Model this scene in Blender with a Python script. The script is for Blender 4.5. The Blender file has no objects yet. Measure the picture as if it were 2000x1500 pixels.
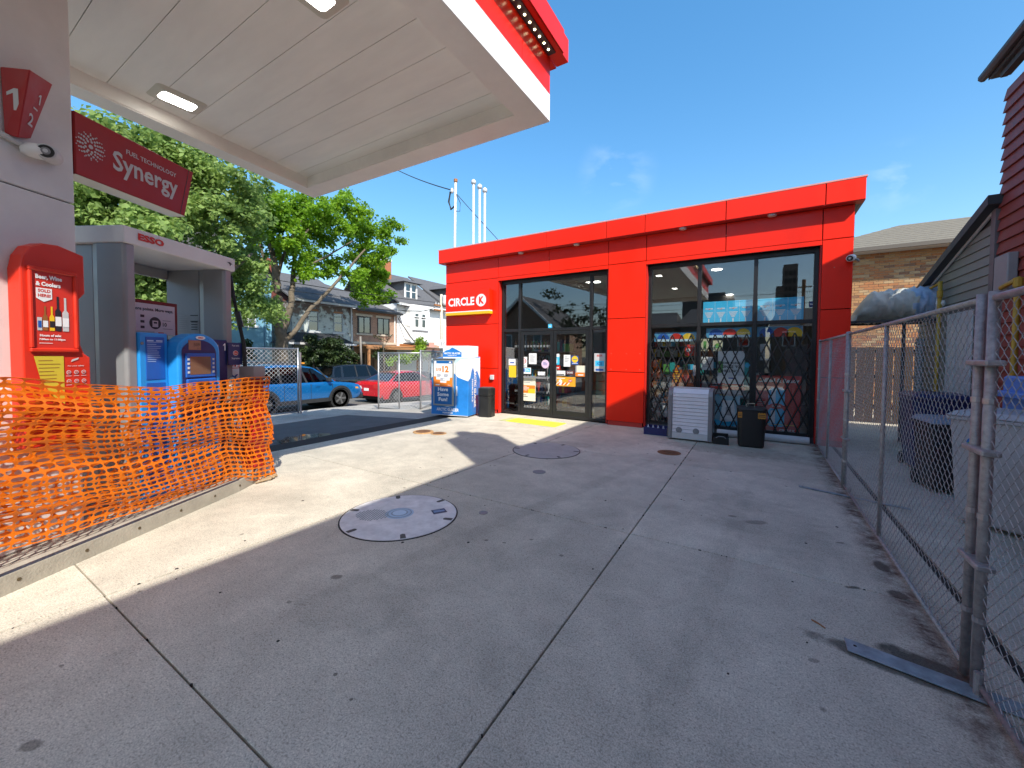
import bpy, math, random
from mathutils import Vector, Matrix
random.seed(7)
scene = bpy.context.scene
col = scene.collection
R_ = math.radians
# ------------------------------------------------------------------ camera
F_PX, CY, PITCH, ROLL, YAW, HCAM = 778.0, 721.45, -.035, .007, .554, 1.6
cp, sp, cr, sr = math.cos(PITCH), math.sin(PITCH), math.cos(ROLL), math.sin(ROLL)
RC = Matrix(((1, 0, 0), (0, cp, -sp), (0, sp, cp))) @ Matrix(((cr, -sr, 0), (sr, cr, 0), (0, 0, 1)))
ca, sa = math.cos(YAW), math.sin(YAW)
W2 = Matrix(((ca, 0, sa), (sa, 0, -ca), (0, 1, 0)))
RW = W2 @ RC
cam_d = bpy.data.cameras.new('camera')
cam = bpy.data.objects.new('camera', cam_d)
col.objects.link(cam)
cam.matrix_world = Matrix.Translation((0, 0, HCAM)) @ RW.to_4x4()
cam_d.sensor_width = 36
cam_d.lens = F_PX / 2000 * 36
cam_d.shift_y = -(750 - CY) / 2000
cam_d.clip_start = .05
cam_d.clip_end = 2000
scene.camera = cam
# ------------------------------------------------------------------ world + sun
TOSUN = Vector((.87, -.62, 1)).normalized()
world = bpy.data.worlds.new('World')
scene.world = world
world.use_nodes = True
wn = world.node_tree
wn.nodes.clear()
def wnode(t, **k):
    n = wn.nodes.new(t)
    for a, b in k.items(): setattr(n, a, b)
    return n
sky = wnode('ShaderNodeTexSky', sky_type='NISHITA')
sky.sun_disc = False
sky.sun_elevation = math.asin(TOSUN.z)
sky.sun_rotation = math.atan2(TOSUN.x, TOSUN.y)
sky.air_density = 1.0
sky.dust_density = 1.0
sky.ozone_density = 1.0
SKY_STRENGTH = .145
bg = wnode('ShaderNodeBackground')
bg.inputs['Strength'].default_value = SKY_STRENGTH
wo = wnode('ShaderNodeOutputWorld')
hs = wnode('ShaderNodeHueSaturation')
hs.inputs['Saturation'].default_value = 1.58
hs.inputs['Hue'].default_value = .497
gm = wnode('ShaderNodeGamma')
gm.inputs[1].default_value = .75
wn.links.new(sky.outputs[0], gm.inputs[0])
wn.links.new(gm.outputs[0], hs.inputs['Color'])
# two faint wisps of cloud
tc = wnode('ShaderNodeTexCoord')
def wmath(op, a, b=None, c=None):
    n = wnode('ShaderNodeMath', operation=op)
    for i, x in enumerate((a, b, c)):
        if x is None: continue
        if hasattr(x, 'is_output'): wn.links.new(x, n.inputs[i])
        else: n.inputs[i].default_value = x
    return n.outputs[0]
mp = wnode('ShaderNodeMapping')
mp.inputs['Scale'].default_value = (6, 6, 13)
nz = wnode('ShaderNodeTexNoise')
nz.inputs['Scale'].default_value = 1.0
nz.inputs['Detail'].default_value = 7
nz.inputs['Distortion'].default_value = .35
wn.links.new(tc.outputs['Generated'], mp.inputs[0])
wn.links.new(mp.outputs[0], nz.inputs['Vector'])
def pxdir(u, v):
    return (RW @ Vector(((u - 1000) / F_PX, -(v - CY) / F_PX, -1))).normalized()
mask = None
for (u, v, w) in ((1205, 342, .0045), (1745, 352, .0026)):
    d = pxdir(u, v)
    dp = wnode('ShaderNodeVectorMath', operation='DOT_PRODUCT')
    dp.inputs[1].default_value = d
    wn.links.new(tc.outputs['Generated'], dp.inputs[0])
    m_ = wmath('DIVIDE', wmath('SUBTRACT', 1.0, dp.outputs['Value']), w)
    m_ = wmath('MAXIMUM', wmath('SUBTRACT', 1.0, m_), 0.0)
    m_ = wmath('MULTIPLY', m_, m_)
    mask = m_ if mask is None else wmath('MAXIMUM', mask, m_)
cl = wmath('MULTIPLY', wmath('MAXIMUM', wmath('SUBTRACT', nz.outputs[0], .44), 0.0), 1.9)
cl = wmath('MINIMUM', wmath('MULTIPLY', cl, mask), .20)
mx = wnode('ShaderNodeMix', data_type='RGBA')
wn.links.new(cl, mx.inputs[0])
wn.links.new(hs.outputs[0], mx.inputs[6])
mx.inputs[7].default_value = (3.2, 3.6, 4.2, 1)
wn.links.new(mx.outputs[2], bg.inputs[0])
wn.links.new(bg.outputs[0], wo.inputs[0])
sd = bpy.data.lights.new('sun', 'SUN')
sd.energy = 2.6
sd.angle = R_(.53)
sd.color = (1, .95, .86)
sun = bpy.data.objects.new('sun', sd)
col.objects.link(sun)
sun.rotation_euler = TOSUN.to_track_quat('Z', 'Y').to_euler()
sun.location = (8, -6, 14)
scene.render.engine = 'CYCLES'
scene.view_settings.view_transform = 'Standard'
scene.view_settings.look = 'None'
scene.view_settings.gamma = 1
scene.view_settings.exposure = 1.42
scene.view_settings.use_curve_mapping = False
scene.cycles.max_bounces = 8
scene.cycles.transparent_max_bounces = 16
# ------------------------------------------------------------------ unprojection: a photo pixel (2000 x 1500) met with a plane of the place
def at(u, v, X=None, Y=None, Z=None):
    d = RW @ Vector(((u - 1000) / F_PX, -(v - CY) / F_PX, -1))
    if X is not None: t = X / d.x
    elif Y is not None: t = Y / d.y
    else: t = (Z - HCAM) / d.z
    return Vector((d.x * t, d.y * t, HCAM + d.z * t))
# ------------------------------------------------------------------ materials
MATS = {}
def mat(name, c, rough=.6, metal=0, var=0, vs=8, bump=0, bs=60, spec=.5, coat=0, emit=None, es=0, trans=0, stretch=None):
    if name in MATS: return MATS[name]
    m = bpy.data.materials.new(name)
    m.use_nodes = True
    n = m.node_tree.nodes; l = m.node_tree.links
    b = n['Principled BSDF']
    b.inputs['Base Color'].default_value = (*c, 1)
    b.inputs['Roughness'].default_value = rough
    b.inputs['Metallic'].default_value = metal
    b.inputs['Specular IOR Level'].default_value = spec
    b.inputs['Coat Weight'].default_value = coat
    b.inputs['Coat Roughness'].default_value = .05
    if trans: b.inputs['Transmission Weight'].default_value = trans
    if emit:
        b.inputs['Emission Color'].default_value = (*emit, 1)
        b.inputs['Emission Strength'].default_value = es
    if var or bump:
        g = n.new('ShaderNodeNewGeometry')
        mp = n.new('ShaderNodeMapping')
        if stretch: mp.inputs['Scale'].default_value = stretch
        l.new(g.outputs['Position'], mp.inputs[0])
    if var:
        t = n.new('ShaderNodeTexNoise'); t.inputs['Scale'].default_value = vs; t.inputs['Detail'].default_value = 6
        t.inputs['Roughness'].default_value = .65
        l.new(mp.outputs[0], t.inputs['Vector'])
        r = n.new('ShaderNodeMapRange')
        r.inputs[1].default_value = .3; r.inputs[2].default_value = .7
        r.inputs[3].default_value = 1 - var; r.inputs[4].default_value = 1 + var
        l.new(t.outputs[0], r.inputs[0])
        x = n.new('ShaderNodeMix'); x.data_type = 'RGBA'; x.blend_type = 'MULTIPLY'; x.inputs[0].default_value = 1
        x.inputs[6].default_value = (*c, 1)
        l.new(r.outputs[0], x.inputs[7])
        l.new(x.outputs[2], b.inputs['Base Color'])
        r2 = n.new('ShaderNodeMapRange'); r2.inputs[1].default_value = .3; r2.inputs[2].default_value = .7
        r2.inputs[3].default_value = max(.03, rough - .08); r2.inputs[4].default_value = min(1, rough + .1)
        l.new(t.outputs[0], r2.inputs[0]); l.new(r2.outputs[0], b.inputs['Roughness'])
    if bump:
        t = n.new('ShaderNodeTexNoise'); t.inputs['Scale'].default_value = bs; t.inputs['Detail'].default_value = 4
        l.new(mp.outputs[0], t.inputs['Vector'])
        bp = n.new('ShaderNodeBump'); bp.inputs['Strength'].default_value = bump; bp.inputs['Distance'].default_value = .01
        l.new(t.outputs[0], bp.inputs['Height']); l.new(bp.outputs[0], b.inputs['Normal'])
    MATS[name] = m
    return m
STAINS = []
def mat_concrete(name, base, spots=True, speck=.5):
    m = bpy.data.materials.new(name); m.use_nodes = True
    n = m.node_tree.nodes; l = m.node_tree.links; b = n['Principled BSDF']
    b.inputs['Roughness'].default_value = .85
    b.inputs['Specular IOR Level'].default_value = .35
    g = n.new('ShaderNodeNewGeometry')
    def noise(s, d, r=.6, dist=0):
        t = n.new('ShaderNodeTexNoise'); t.inputs['Scale'].default_value = s; t.inputs['Detail'].default_value = d
        t.inputs['Roughness'].default_value = r; t.inputs['Distortion'].default_value = dist
        l.new(g.outputs['Position'], t.inputs['Vector']); return t.outputs[0]
    def rng(x, a, c_, lo, hi):
        r = n.new('ShaderNodeMapRange'); r.inputs[1].default_value = a; r.inputs[2].default_value = c_
        r.inputs[3].default_value = lo; r.inputs[4].default_value = hi; l.new(x, r.inputs[0]); return r.outputs[0]
    def mul(a, c_):
        r = n.new('ShaderNodeMath'); r.operation = 'MULTIPLY'; l.new(a, r.inputs[0]); l.new(c_, r.inputs[1]); return r.outputs[0]
    v = rng(noise(.55, 9, .68, .6), .3, .7, .74, 1.16)
    v = mul(v, rng(noise(3.3, 8, .75, .5), .3, .7, .82, 1.12))
    v = mul(v, rng(noise(70, 2, .5), .56, .66, 1, .72))
    v = mul(v, rng(noise(130, 3, .8), .3, .7, 1 - speck, 1 + speck * .6))
    v = mul(v, rng(noise(38, 3, .7), .3, .7, .93, 1.06))
    if spots:
        vo = n.new('ShaderNodeTexVoronoi'); vo.inputs['Scale'].default_value = 2.6; vo.inputs['Randomness'].default_value = 1
        l.new(g.outputs['Position'], vo.inputs['Vector'])
        d1 = rng(vo.outputs['Distance'], .035, .055, .5, 1)
        sp_ = n.new('ShaderNodeSeparateColor'); l.new(vo.outputs['Color'], sp_.inputs[0])
        k = rng(sp_.outputs[0], .55, .56, 1, 0)      # only some of the cells carry a spot
        mxx = n.new('ShaderNodeMath'); mxx.operation = 'MAXIMUM'; l.new(d1, mxx.inputs[0]); l.new(k, mxx.inputs[1])
        v = mul(v, mxx.outputs[0])
        v = mul(v, rng(noise(1.7, 9, .75, 1.2), .64, .74, 1, .72))
    oi = n.new('ShaderNodeObjectInfo'); v = mul(v, rng(oi.outputs['Random'], 0, 1, .93, 1.05))
    # oil and damp marks with their own place and outline
    if spots:
        wob = n.new('ShaderNodeTexNoise'); wob.inputs['Scale'].default_value = 9; wob.inputs['Detail'].default_value = 5
        l.new(g.outputs['Position'], wob.inputs['Vector'])
        wv = n.new('ShaderNodeMath'); wv.operation = 'MULTIPLY_ADD'; l.new(wob.outputs[0], wv.inputs[0]); wv.inputs[1].default_value = 1.1; wv.inputs[2].default_value = -.55
        for (cx, cy, rx, ry, ang, dk) in STAINS:
            mp_ = n.new('ShaderNodeMapping'); mp_.vector_type = 'TEXTURE'
            mp_.inputs['Location'].default_value = (cx, cy, 0); mp_.inputs['Rotation'].default_value = (0, 0, ang); mp_.inputs['Scale'].default_value = (rx, ry, 10)
            l.new(g.outputs['Position'], mp_.inputs[0])
            ln = n.new('ShaderNodeVectorMath'); ln.operation = 'LENGTH'; l.new(mp_.outputs[0], ln.inputs[0])
            ad = n.new('ShaderNodeMath'); ad.operation = 'ADD'; l.new(ln.outputs['Value'], ad.inputs[0]); l.new(wv.outputs[0], ad.inputs[1])
            v = mul(v, rng(ad.outputs[0], .75, 1.05, dk, 1))
    # dirt along the foot of the fence
    sx = n.new('ShaderNodeSeparateXYZ'); l.new(g.outputs['Position'], sx.inputs[0])
    dd = n.new('ShaderNodeMath'); dd.operation = 'SUBTRACT'; l.new(sx.outputs[0], dd.inputs[0]); dd.inputs[1].default_value = .88
    ab = n.new('ShaderNodeMath'); ab.operation = 'ABSOLUTE'; l.new(dd.outputs[0], ab.inputs[0])
    e = rng(ab.outputs[0], .02, .16, 1, 0)
    dirt = mul(e, rng(noise(5, 7, .8), .4, .62, 0, 1))
    x = n.new('ShaderNodeMix'); x.data_type = 'RGBA'; x.blend_type = 'MULTIPLY'; x.inputs[0].default_value = 1
    x.inputs[6].default_value = (*base, 1); l.new(v, x.inputs[7])
    y = n.new('ShaderNodeMix'); y.data_type = 'RGBA'; l.new(dirt, y.inputs[0]); l.new(x.outputs[2], y.inputs[6])
    y.inputs[7].default_value = (.10, .055, .04, 1)
    l.new(y.outputs[2], b.inputs['Base Color'])
    bp = n.new('ShaderNodeBump'); bp.inputs['Strength'].default_value = .35; bp.inputs['Distance'].default_value = .004
    l.new(noise(110, 4, .8), bp.inputs['Height']); l.new(bp.outputs[0], b.inputs['Normal'])
    MATS[name] = m
    return m
def mat_glass(name, tint, base=.06, gain=.9, rough=0.0, gc=(1, 1, 1)):
    m = bpy.data.materials.new(name); m.use_nodes = True
    n = m.node_tree.nodes; l = m.node_tree.links; n.clear()
    o = n.new('ShaderNodeOutputMaterial'); t = n.new('ShaderNodeBsdfTransparent'); g = n.new('ShaderNodeBsdfGlossy')
    t.inputs[0].default_value = (*tint, 1); g.inputs['Roughness'].default_value = rough; g.inputs[0].default_value = (*gc, 1)
    lw = n.new('ShaderNodeLayerWeight'); lw.inputs[0].default_value = .5
    p = n.new('ShaderNodeMath'); p.operation = 'POWER'; l.new(lw.outputs['Facing'], p.inputs[0]); p.inputs[1].default_value = 4
    q = n.new('ShaderNodeMath'); q.operation = 'MULTIPLY_ADD'; l.new(p.outputs[0], q.inputs[0]); q.inputs[1].default_value = gain; q.inputs[2].default_value = base
    x = n.new('ShaderNodeMixShader'); l.new(q.outputs[0], x.inputs[0]); l.new(t.outputs[0], x.inputs[1]); l.new(g.outputs[0], x.inputs[2])
    l.new(x.outputs[0], o.inputs[0]); MATS[name] = m
    return m
def mat_leaf(name, c1, c2, trans=.35, vs=.8):
    m = bpy.data.materials.new(name); m.use_nodes = True
    n = m.node_tree.nodes; l = m.node_tree.links; n.clear()
    o = n.new('ShaderNodeOutputMaterial'); d = n.new('ShaderNodeBsdfPrincipled'); t = n.new('ShaderNodeBsdfTranslucent')
    d.inputs['Roughness'].default_value = .5
    d.inputs['Specular IOR Level'].default_value = .35
    g = n.new('ShaderNodeNewGeometry'); nz = n.new('ShaderNodeTexNoise'); nz.inputs['Scale'].default_value = vs
    l.new(g.outputs['Position'], nz.inputs['Vector'])
    a = n.new('ShaderNodeMath'); a.operation = 'MULTIPLY_ADD'; a.inputs[1].default_value = .55
    l.new(g.outputs['Random Per Island'], a.inputs[0])
    s = n.new('ShaderNodeMapRange'); s.inputs[1].default_value = .35; s.inputs[2].default_value = .65; s.inputs[4].default_value = .5
    l.new(nz.outputs[0], s.inputs[0]); l.new(s.outputs[0], a.inputs[2])
    x = n.new('ShaderNodeMix'); x.data_type = 'RGBA'; l.new(a.outputs[0], x.inputs[0])
    x.inputs[6].default_value = (*c1, 1); x.inputs[7].default_value = (*c2, 1)
    l.new(x.outputs[2], d.inputs['Base Color'])
    hv = n.new('ShaderNodeHueSaturation'); hv.inputs['Value'].default_value = 1.5; hv.inputs['Hue'].default_value = .485; l.new(x.outputs[2], hv.inputs['Color'])
    l.new(hv.outputs[0], t.inputs[0])
    k = n.new('ShaderNodeMixShader'); k.inputs[0].default_value = trans
    l.new(d.outputs[0], k.inputs[1]); l.new(t.outputs[0], k.inputs[2]); l.new(k.outputs[0], o.inputs[0]); MATS[name] = m
    return m
# ------------------------------------------------------------------ mesh helpers
class Fr:
    """a local frame: origin and three axes"""
    def __init__(s, o=(0, 0, 0), x=(1, 0, 0), y=(0, 1, 0), z=(0, 0, 1)):
        s.o = Vector(o); s.x = Vector(x).normalized(); s.y = Vector(y).normalized(); s.z = Vector(z).normalized()
    def __call__(s, p): return s.o + s.x * p[0] + s.y * p[1] + s.z * p[2]
WF = Fr()
def rotf(o, deg):
    a = R_(deg); return Fr(o, (math.cos(a), math.sin(a), 0), (-math.sin(a), math.cos(a), 0), (0, 0, 1))
TH = R_(27)
IS, NS = Vector((-math.sin(TH), math.cos(TH), 0)), Vector((math.cos(TH), math.sin(TH), 0))
ISL = Fr((0, 0, 0), IS, NS, (0, 0, 1))          # island frame: s along the island, t towards the forecourt
_tc = {}
def text_geo(s, bold=.0, spacing=1.0):
    key = (s, bold, spacing)
    if key in _tc: return _tc[key]
    c = bpy.data.curves.new('t', 'FONT'); c.body = s; c.size = 1; c.offset = bold; c.resolution_u = 2; c.space_character = spacing
    o = bpy.data.objects.new('t', c)
    me = bpy.data.meshes.new_from_object(o)
    V = [tuple(v.co) for v in me.vertices]; Fc = [tuple(p.vertices) for p in me.polygons]
    bpy.data.objects.remove(o); bpy.data.curves.remove(c); bpy.data.meshes.remove(me)
    if V:
        x0 = min(v[0] for v in V); x1 = max(v[0] for v in V); y0 = min(v[1] for v in V); y1 = max(v[1] for v in V)
        V = [(v[0] - x0, v[1] - y0, 0) for v in V]
        _tc[key] = (V, Fc, x1 - x0, y1 - y0)
    else: _tc[key] = (V, Fc, 1, 1)
    return _tc[key]
class MB:
    def __init__(s, F=WF): s.v = []; s.f = []; s.m = []; s.F = F
    def add(s, vs, fs, mi=0, F=None):
        F = F or s.F; b = len(s.v)
        s.v += [F(p) for p in vs]; s.f += [tuple(i + b for i in f) for f in fs]; s.m += [mi] * len(fs)
        return s
    def box(s, x0, x1, y0, y1, z0, z1, mi=0, F=None):
        return s.add([(x0, y0, z0), (x1, y0, z0), (x1, y1, z0), (x0, y1, z0), (x0, y0, z1), (x1, y0, z1), (x1, y1, z1), (x0, y1, z1)],
              [(3, 2, 1, 0), (4, 5, 6, 7), (0, 1, 5, 4), (1, 2, 6, 5), (2, 3, 7, 6), (3, 0, 4, 7)], mi, F)
    def hexa(s, lo, hi, mi=0, F=None):      # two quads of points
        n = len(lo)
        return s.add(list(lo) + list(hi), [tuple(reversed(range(n))), tuple(range(n, 2 * n))] + [(i, (i + 1) % n, (i + 1) % n + n, i + n) for i in range(n)], mi, F)
    def prism(s, poly, a, b, axis='z', mi=0, F=None):
        def q(p, h): return {'z': (p[0], p[1], h), 'y': (p[0], h, p[1]), 'x': (h, p[0], p[1])}[axis]
        return s.hexa([q(p, a) for p in poly], [q(p, b) for p in poly], mi, F)
    def quad(s, pts, mi=0, F=None): return s.add(pts, [tuple(range(len(pts)))], mi, F)
    def tube(s, pts, r, n=8, mi=0, F=None, r2=None):
        pts = [Vector(p) for p in pts]; vs = []; fs = []; N = len(pts)
        for i, p in enumerate(pts):
            d = (pts[min(i + 1, N - 1)] - pts[max(i - 1, 0)]).normalized()
            a = d.orthogonal() if abs(d.z) > .99 else Vector((0, 0, 1)).cross(d)
            a = a.normalized(); c = d.cross(a).normalized()
            rr = r if r2 is None else r + (r2 - r) * i / (N - 1)
            for k in range(n):
                t = 2 * math.pi * k / n
                vs.append(p + (a * math.cos(t) + c * math.sin(t)) * rr)
        for i in range(N - 1):
            for k in range(n):
                fs.append((i * n + k, i * n + (k + 1) % n, (i + 1) * n + (k + 1) % n, (i + 1) * n + k))
        fs.append(tuple(reversed(range(n)))); fs.append(tuple((N - 1) * n + k for k in range(n)))
        return s.add([tuple(v) for v in vs], fs, mi, F)
    def lathe(s, prof, n=16, c=(0, 0, 0), mi=0, F=None, axis='z'):
        vs = []; fs = []
        for r, z in prof:
            for k in range(n):
                t = 2 * math.pi * k / n; a, b_ = r * math.cos(t), r * math.sin(t)
                p = {'z': (a, b_, z), 'y': (a, z, b_), 'x': (z, a, b_)}[axis]
                vs.append((c[0] + p[0], c[1] + p[1], c[2] + p[2]))
        for i in range(len(prof) - 1):
            for k in range(n): fs.append((i * n + k, i * n + (k + 1) % n, (i + 1) * n + (k + 1) % n, (i + 1) * n + k))
        fs.append(tuple(reversed(range(n)))); fs.append(tuple((len(prof) - 1) * n + k for k in range(n)))
        return s.add(vs, fs, mi, F)
    # flat print in the xz-plane of the frame, facing -y (layers step towards the viewer)
    def rect(s, u0, v0, u1, v1, mi=0, l=1, F=None): return s.quad([(u0, -l * .0013, v0), (u1, -l * .0013, v0), (u1, -l * .0013, v1), (u0, -l * .0013, v1)], mi, F)
    def poly(s, pts, mi=0, l=1, F=None): return s.quad([(p[0], -l * .0013, p[1]) for p in pts], mi, F)
    def disc(s, u, v, r, mi=0, l=1, ry=None, n=24, F=None):
        ry = ry or r
        return s.poly([(u + r * math.cos(2 * math.pi * k / n), v + ry * math.sin(2 * math.pi * k / n)) for k in range(n)], mi, l, F)
    def text(s, t, u, v, h=None, w=None, mi=0, l=2, bold=.02, al='l', F=None, skew=0):
        V, Fc, W, H = text_geo(t, bold)
        if h is None: h = w / W * H
        if w is None: w = h / H * W
        o = {'l': 0, 'c': -w / 2, 'r': -w}[al]
        return s.add([(u + o + a[0] / W * w + skew * a[1] / H * h, -l * .0013, v + a[1] / H * h) for a in V], Fc, mi, F)
    def lines(s, u0, u1, v1, v0, n, mi=0, l=2, th=.35, seed=1):
        rr = random.Random(seed); st = (v1 - v0) / n
        for i in range(n):
            e = u0 + (u1 - u0) * rr.uniform(.55, 1)
            s.rect(u0, v1 - st * i - st * th, e, v1 - st * i, mi, l)
        return s
    def build(s, name, mats, parent=None, smooth=False, bevel=0, stuff=False, label=None, segs=1, auto=False):
        me = bpy.data.meshes.new(name); me.from_pydata([tuple(v) for v in s.v], [], s.f)
        if not isinstance(mats, (list, tuple)): mats = [mats]
        for m in mats: me.materials.append(m)
        if len(mats) > 1: me.polygons.foreach_set('material_index', s.m)
        if smooth: me.polygons.foreach_set('use_smooth', [True] * len(me.polygons))
        me.update()
        o = bpy.data.objects.new(name, me); col.objects.link(o)
        adopt(o, parent)
        if bevel:
            b = o.modifiers.new('b', 'BEVEL'); b.width = bevel; b.segments = segs; b.limit_method = 'ANGLE'; b.angle_limit = R_(40)
            b.harden_normals = False
        if auto and not smooth:
            me.polygons.foreach_set('use_smooth', [True] * len(me.polygons))
            try: me.set_sharp_from_angle(angle=R_(35))
            except Exception: pass
        if stuff: o['kind'] = 'stuff'
        if label: o['label'] = label
        return o
def adopt(o, parent):
    if parent is None: return
    o.parent = parent
    if parent.type == 'EMPTY': o.matrix_parent_inverse = parent.matrix_basis.inverted()
def tag(o, label, cat, group=None):
    o['label'] = label; o['category'] = cat
    if group: o['group'] = group
    return o
def thing(name, label, cat, loc=(0, 0, 0), group=None):
    o = bpy.data.objects.new(name, None); o.empty_display_size = .2
    col.objects.link(o); o.matrix_basis = Matrix.Translation(Vector(loc)); o.location = Vector(loc)
    return tag(o, label, cat, group)
def struct(name, loc=(0, 0, 0)):
    o = bpy.data.objects.new(name, None); col.objects.link(o); o.matrix_basis = Matrix.Translation(Vector(loc)); o['kind'] = 'structure'
    return o
def copy_tree(o, M, label=None, group=None):
    """copy a thing with its parts; M is the matrix that carries the original to the copy"""
    kids = {}
    for x in list(col.objects):
        if x.parent: kids.setdefault(x.parent.name, []).append(x)
    def rec(src, par):
        c = src.copy(); col.objects.link(c)
        if par is None: c.matrix_basis = M @ src.matrix_basis
        else: c.parent = par
        for k in kids.get(src.name, []): rec(k, c)
        return c
    c = rec(o, None)
    if label: c['label'] = label
    if group: c['group'] = group
    return c
# ------------------------------------------------------------------ palette
for (u, v, r, q, dk) in ((657, 1127, .05, .035, .45), (565, 1176, .022, .018, .6), (60, 1455, .05, .03, .5), (655, 1317, .012, .012, .35), (686, 1366, .010, .010, .35), (1475, 1020, .12, .05, .6), (1430, 1008, .05, .02, .5), (1664, 1147, .05, .02, .35), (1640, 1060, .04, .015, .5), (950, 1055, .02, .015, .4), (985, 1060, .02, .012, .4), (1590, 1290, .03, .02, .6), (120, 1300, .014, .01, .45)):
    p = at(u, v, Z=0); STAINS.append((p.x, p.y, r, q, .5, dk))
STAINS += [(-1.9, 3.9, 3.0, .10, 1.35, .90), (-.2, 3.6, 2.6, .09, 1.5, .91), (-2.2, 1.6, .5, .35, .2, .88), (.66, 2.76, .40, .075, -.18, .30), (.78, 2.86, .18, .10, -.3, .22), (.84, 3.62, .06, .06, 0, .3), (.84, 4.05, .05, .10, 0, .3), (-2.9, 6.6, .5, .3, .4, .8), (-.4, 7.8, 1.2, .5, 0, .72), (.1, 4.6, .5, .9, .4, .86)]
CONC = mat_concrete('concrete', (.64, .585, .475))
CONC2 = mat_concrete('sidewalk_concrete', (.48, .45, .40), spots=False)
ASPH = mat('asphalt', (.10, .10, .10), .9, var=.25, vs=2.5, bump=.5, bs=160)
ROAD = mat('road_asphalt', (.13, .125, .118), .9, var=.2, vs=1.2, bump=.3, bs=120)
JOINT = mat('joint_filler', (.03, .026, .024), .95)
RED = mat('red_cladding', (.86, .018, .002), .38, var=.09, vs=.9, spec=.32, stretch=(1, 1, .35))
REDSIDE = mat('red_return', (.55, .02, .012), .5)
BLK = mat('black_frame', (.012, .012, .013), .4, var=.2, vs=5)
BLKP = mat('black_plastic', (.012, .012, .012), .45, var=.25, vs=6, bump=.1, bs=80)
RUB = mat('rubber', (.02, .02, .02), .8)
WHT = mat('white_paint', (.78, .78, .76), .5, var=.04, vs=2)
WHTB = mat('white_band', (.85, .85, .84), .45, var=.03, vs=2)
SOFF = mat('soffit_white', (.86, .83, .76), .45, var=.07, vs=1.6)
SILV = mat('galvanised', (.42, .42, .43), .42, metal=.75, var=.16, vs=25)
SILVD = mat('weathered_galvanised', (.34, .325, .32), .5, metal=.4, var=.3, vs=30, bump=.15, bs=200)
SGRY = mat('silver_grey_paint', (.30, .31, .32), .42, metal=.35, var=.05, vs=4)
LGRY = mat('light_grey', (.55, .55, .55), .5, var=.05)
MGRY = mat('mid_grey', (.22, .22, .23), .55, var=.1)
DGRY = mat('dark_grey', (.06, .06, .065), .6, var=.15)
ESSOR = mat('sign_red', (.36, .010, .010), .5, var=.04)
REDP = mat('poster_red', (.62, .035, .02), .45)
REDB = mat('cabinet_red', (.66, .035, .015), .35, var=.05)
WPR = mat('print_white', (.82, .82, .82), .5)
BPR = mat('print_black', (.02, .02, .025), .5)
GPR = mat('print_grey', (.35, .35, .37), .5)
YEL = mat('yellow', (.85, .55, .02), .5)
YELN = mat('notice_yellow', (.62, .50, .04), .5)
ORG = mat('orange_print', (.85, .22, .02), .5)
BLU1 = mat('pump_bright_blue', (.02, .27, .70), .35, var=.04)
BLU2 = mat('pump_blue', (.015, .10, .42), .35, var=.04)
NAVY = mat('pump_navy', (.018, .03, .12), .35, var=.05)
ICEB = mat('ice_blue', (.02, .20, .58), .35, var=.16, vs=3)
ICEL = mat('ice_light', (.55, .72, .80), .4, var=.15, vs=6)
CYAN = mat('print_cyan', (.06, .55, .86), .45)
BROWNP = mat('print_amber', (.32, .12, .03), .4)
GREENP = mat('print_green', (.12, .35, .08), .5)
TURQ = mat('print_turquoise', (.03, .35, .33), .5)
LCD = mat('lcd', (.32, .17, .12), .25)
LCDD = mat('lcd_digits', (.10, .05, .035), .4)
LAMP = mat('lamp_lens', (.9, .9, .85), .4, emit=(1, .97, .9), es=6)
LED = mat('led_bulb', (.9, .85, .6), .4, emit=(1, .85, .5), es=5)
INLAMP = mat('indoor_lamp', (.9, .9, .85), .4, emit=(1, .96, .88), es=7)
GLASS = mat_glass('shop_glass', (.93, .95, .95), .085, .9)
CGLASS = mat_glass('car_glass', (.10, .13, .14), .05, .9)
HGLASS = mat_glass('house_glass', (.20, .22, .22), .16, .9)
YPIPE = mat('yellow_pipe', (.46, .28, .03), .5, var=.15, vs=12)
TARP = mat('grey_tarp', (.50, .50, .44), .45, var=.12, vs=4, bump=.6, bs=9)
TARPB = mat('blue_tarp', (.34, .46, .62), .4, var=.12, vs=4, bump=.6, bs=9)
REDSID = mat('red_siding', (.24, .045, .032), .6, var=.10, vs=3, bump=.15, bs=40)
GRYSID = mat('grey_siding', (.24, .25, .22), .65, var=.08, vs=3)
WOODD = mat('dark_fence_wood', (.05, .03, .02), .85, var=.3, vs=9, stretch=(3, 3, .4))
SHING = mat('grey_shingle', (.10, .10, .105), .9, var=.3, vs=9, bump=.5, bs=25)
SHINGB = mat('beige_shingle', (.165, .145, .11), .9, var=.18, vs=9, bump=.4, bs=25)
BARK = mat('bark', (.13, .105, .075), .95, var=.4, vs=5, bump=1, bs=22)
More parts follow.
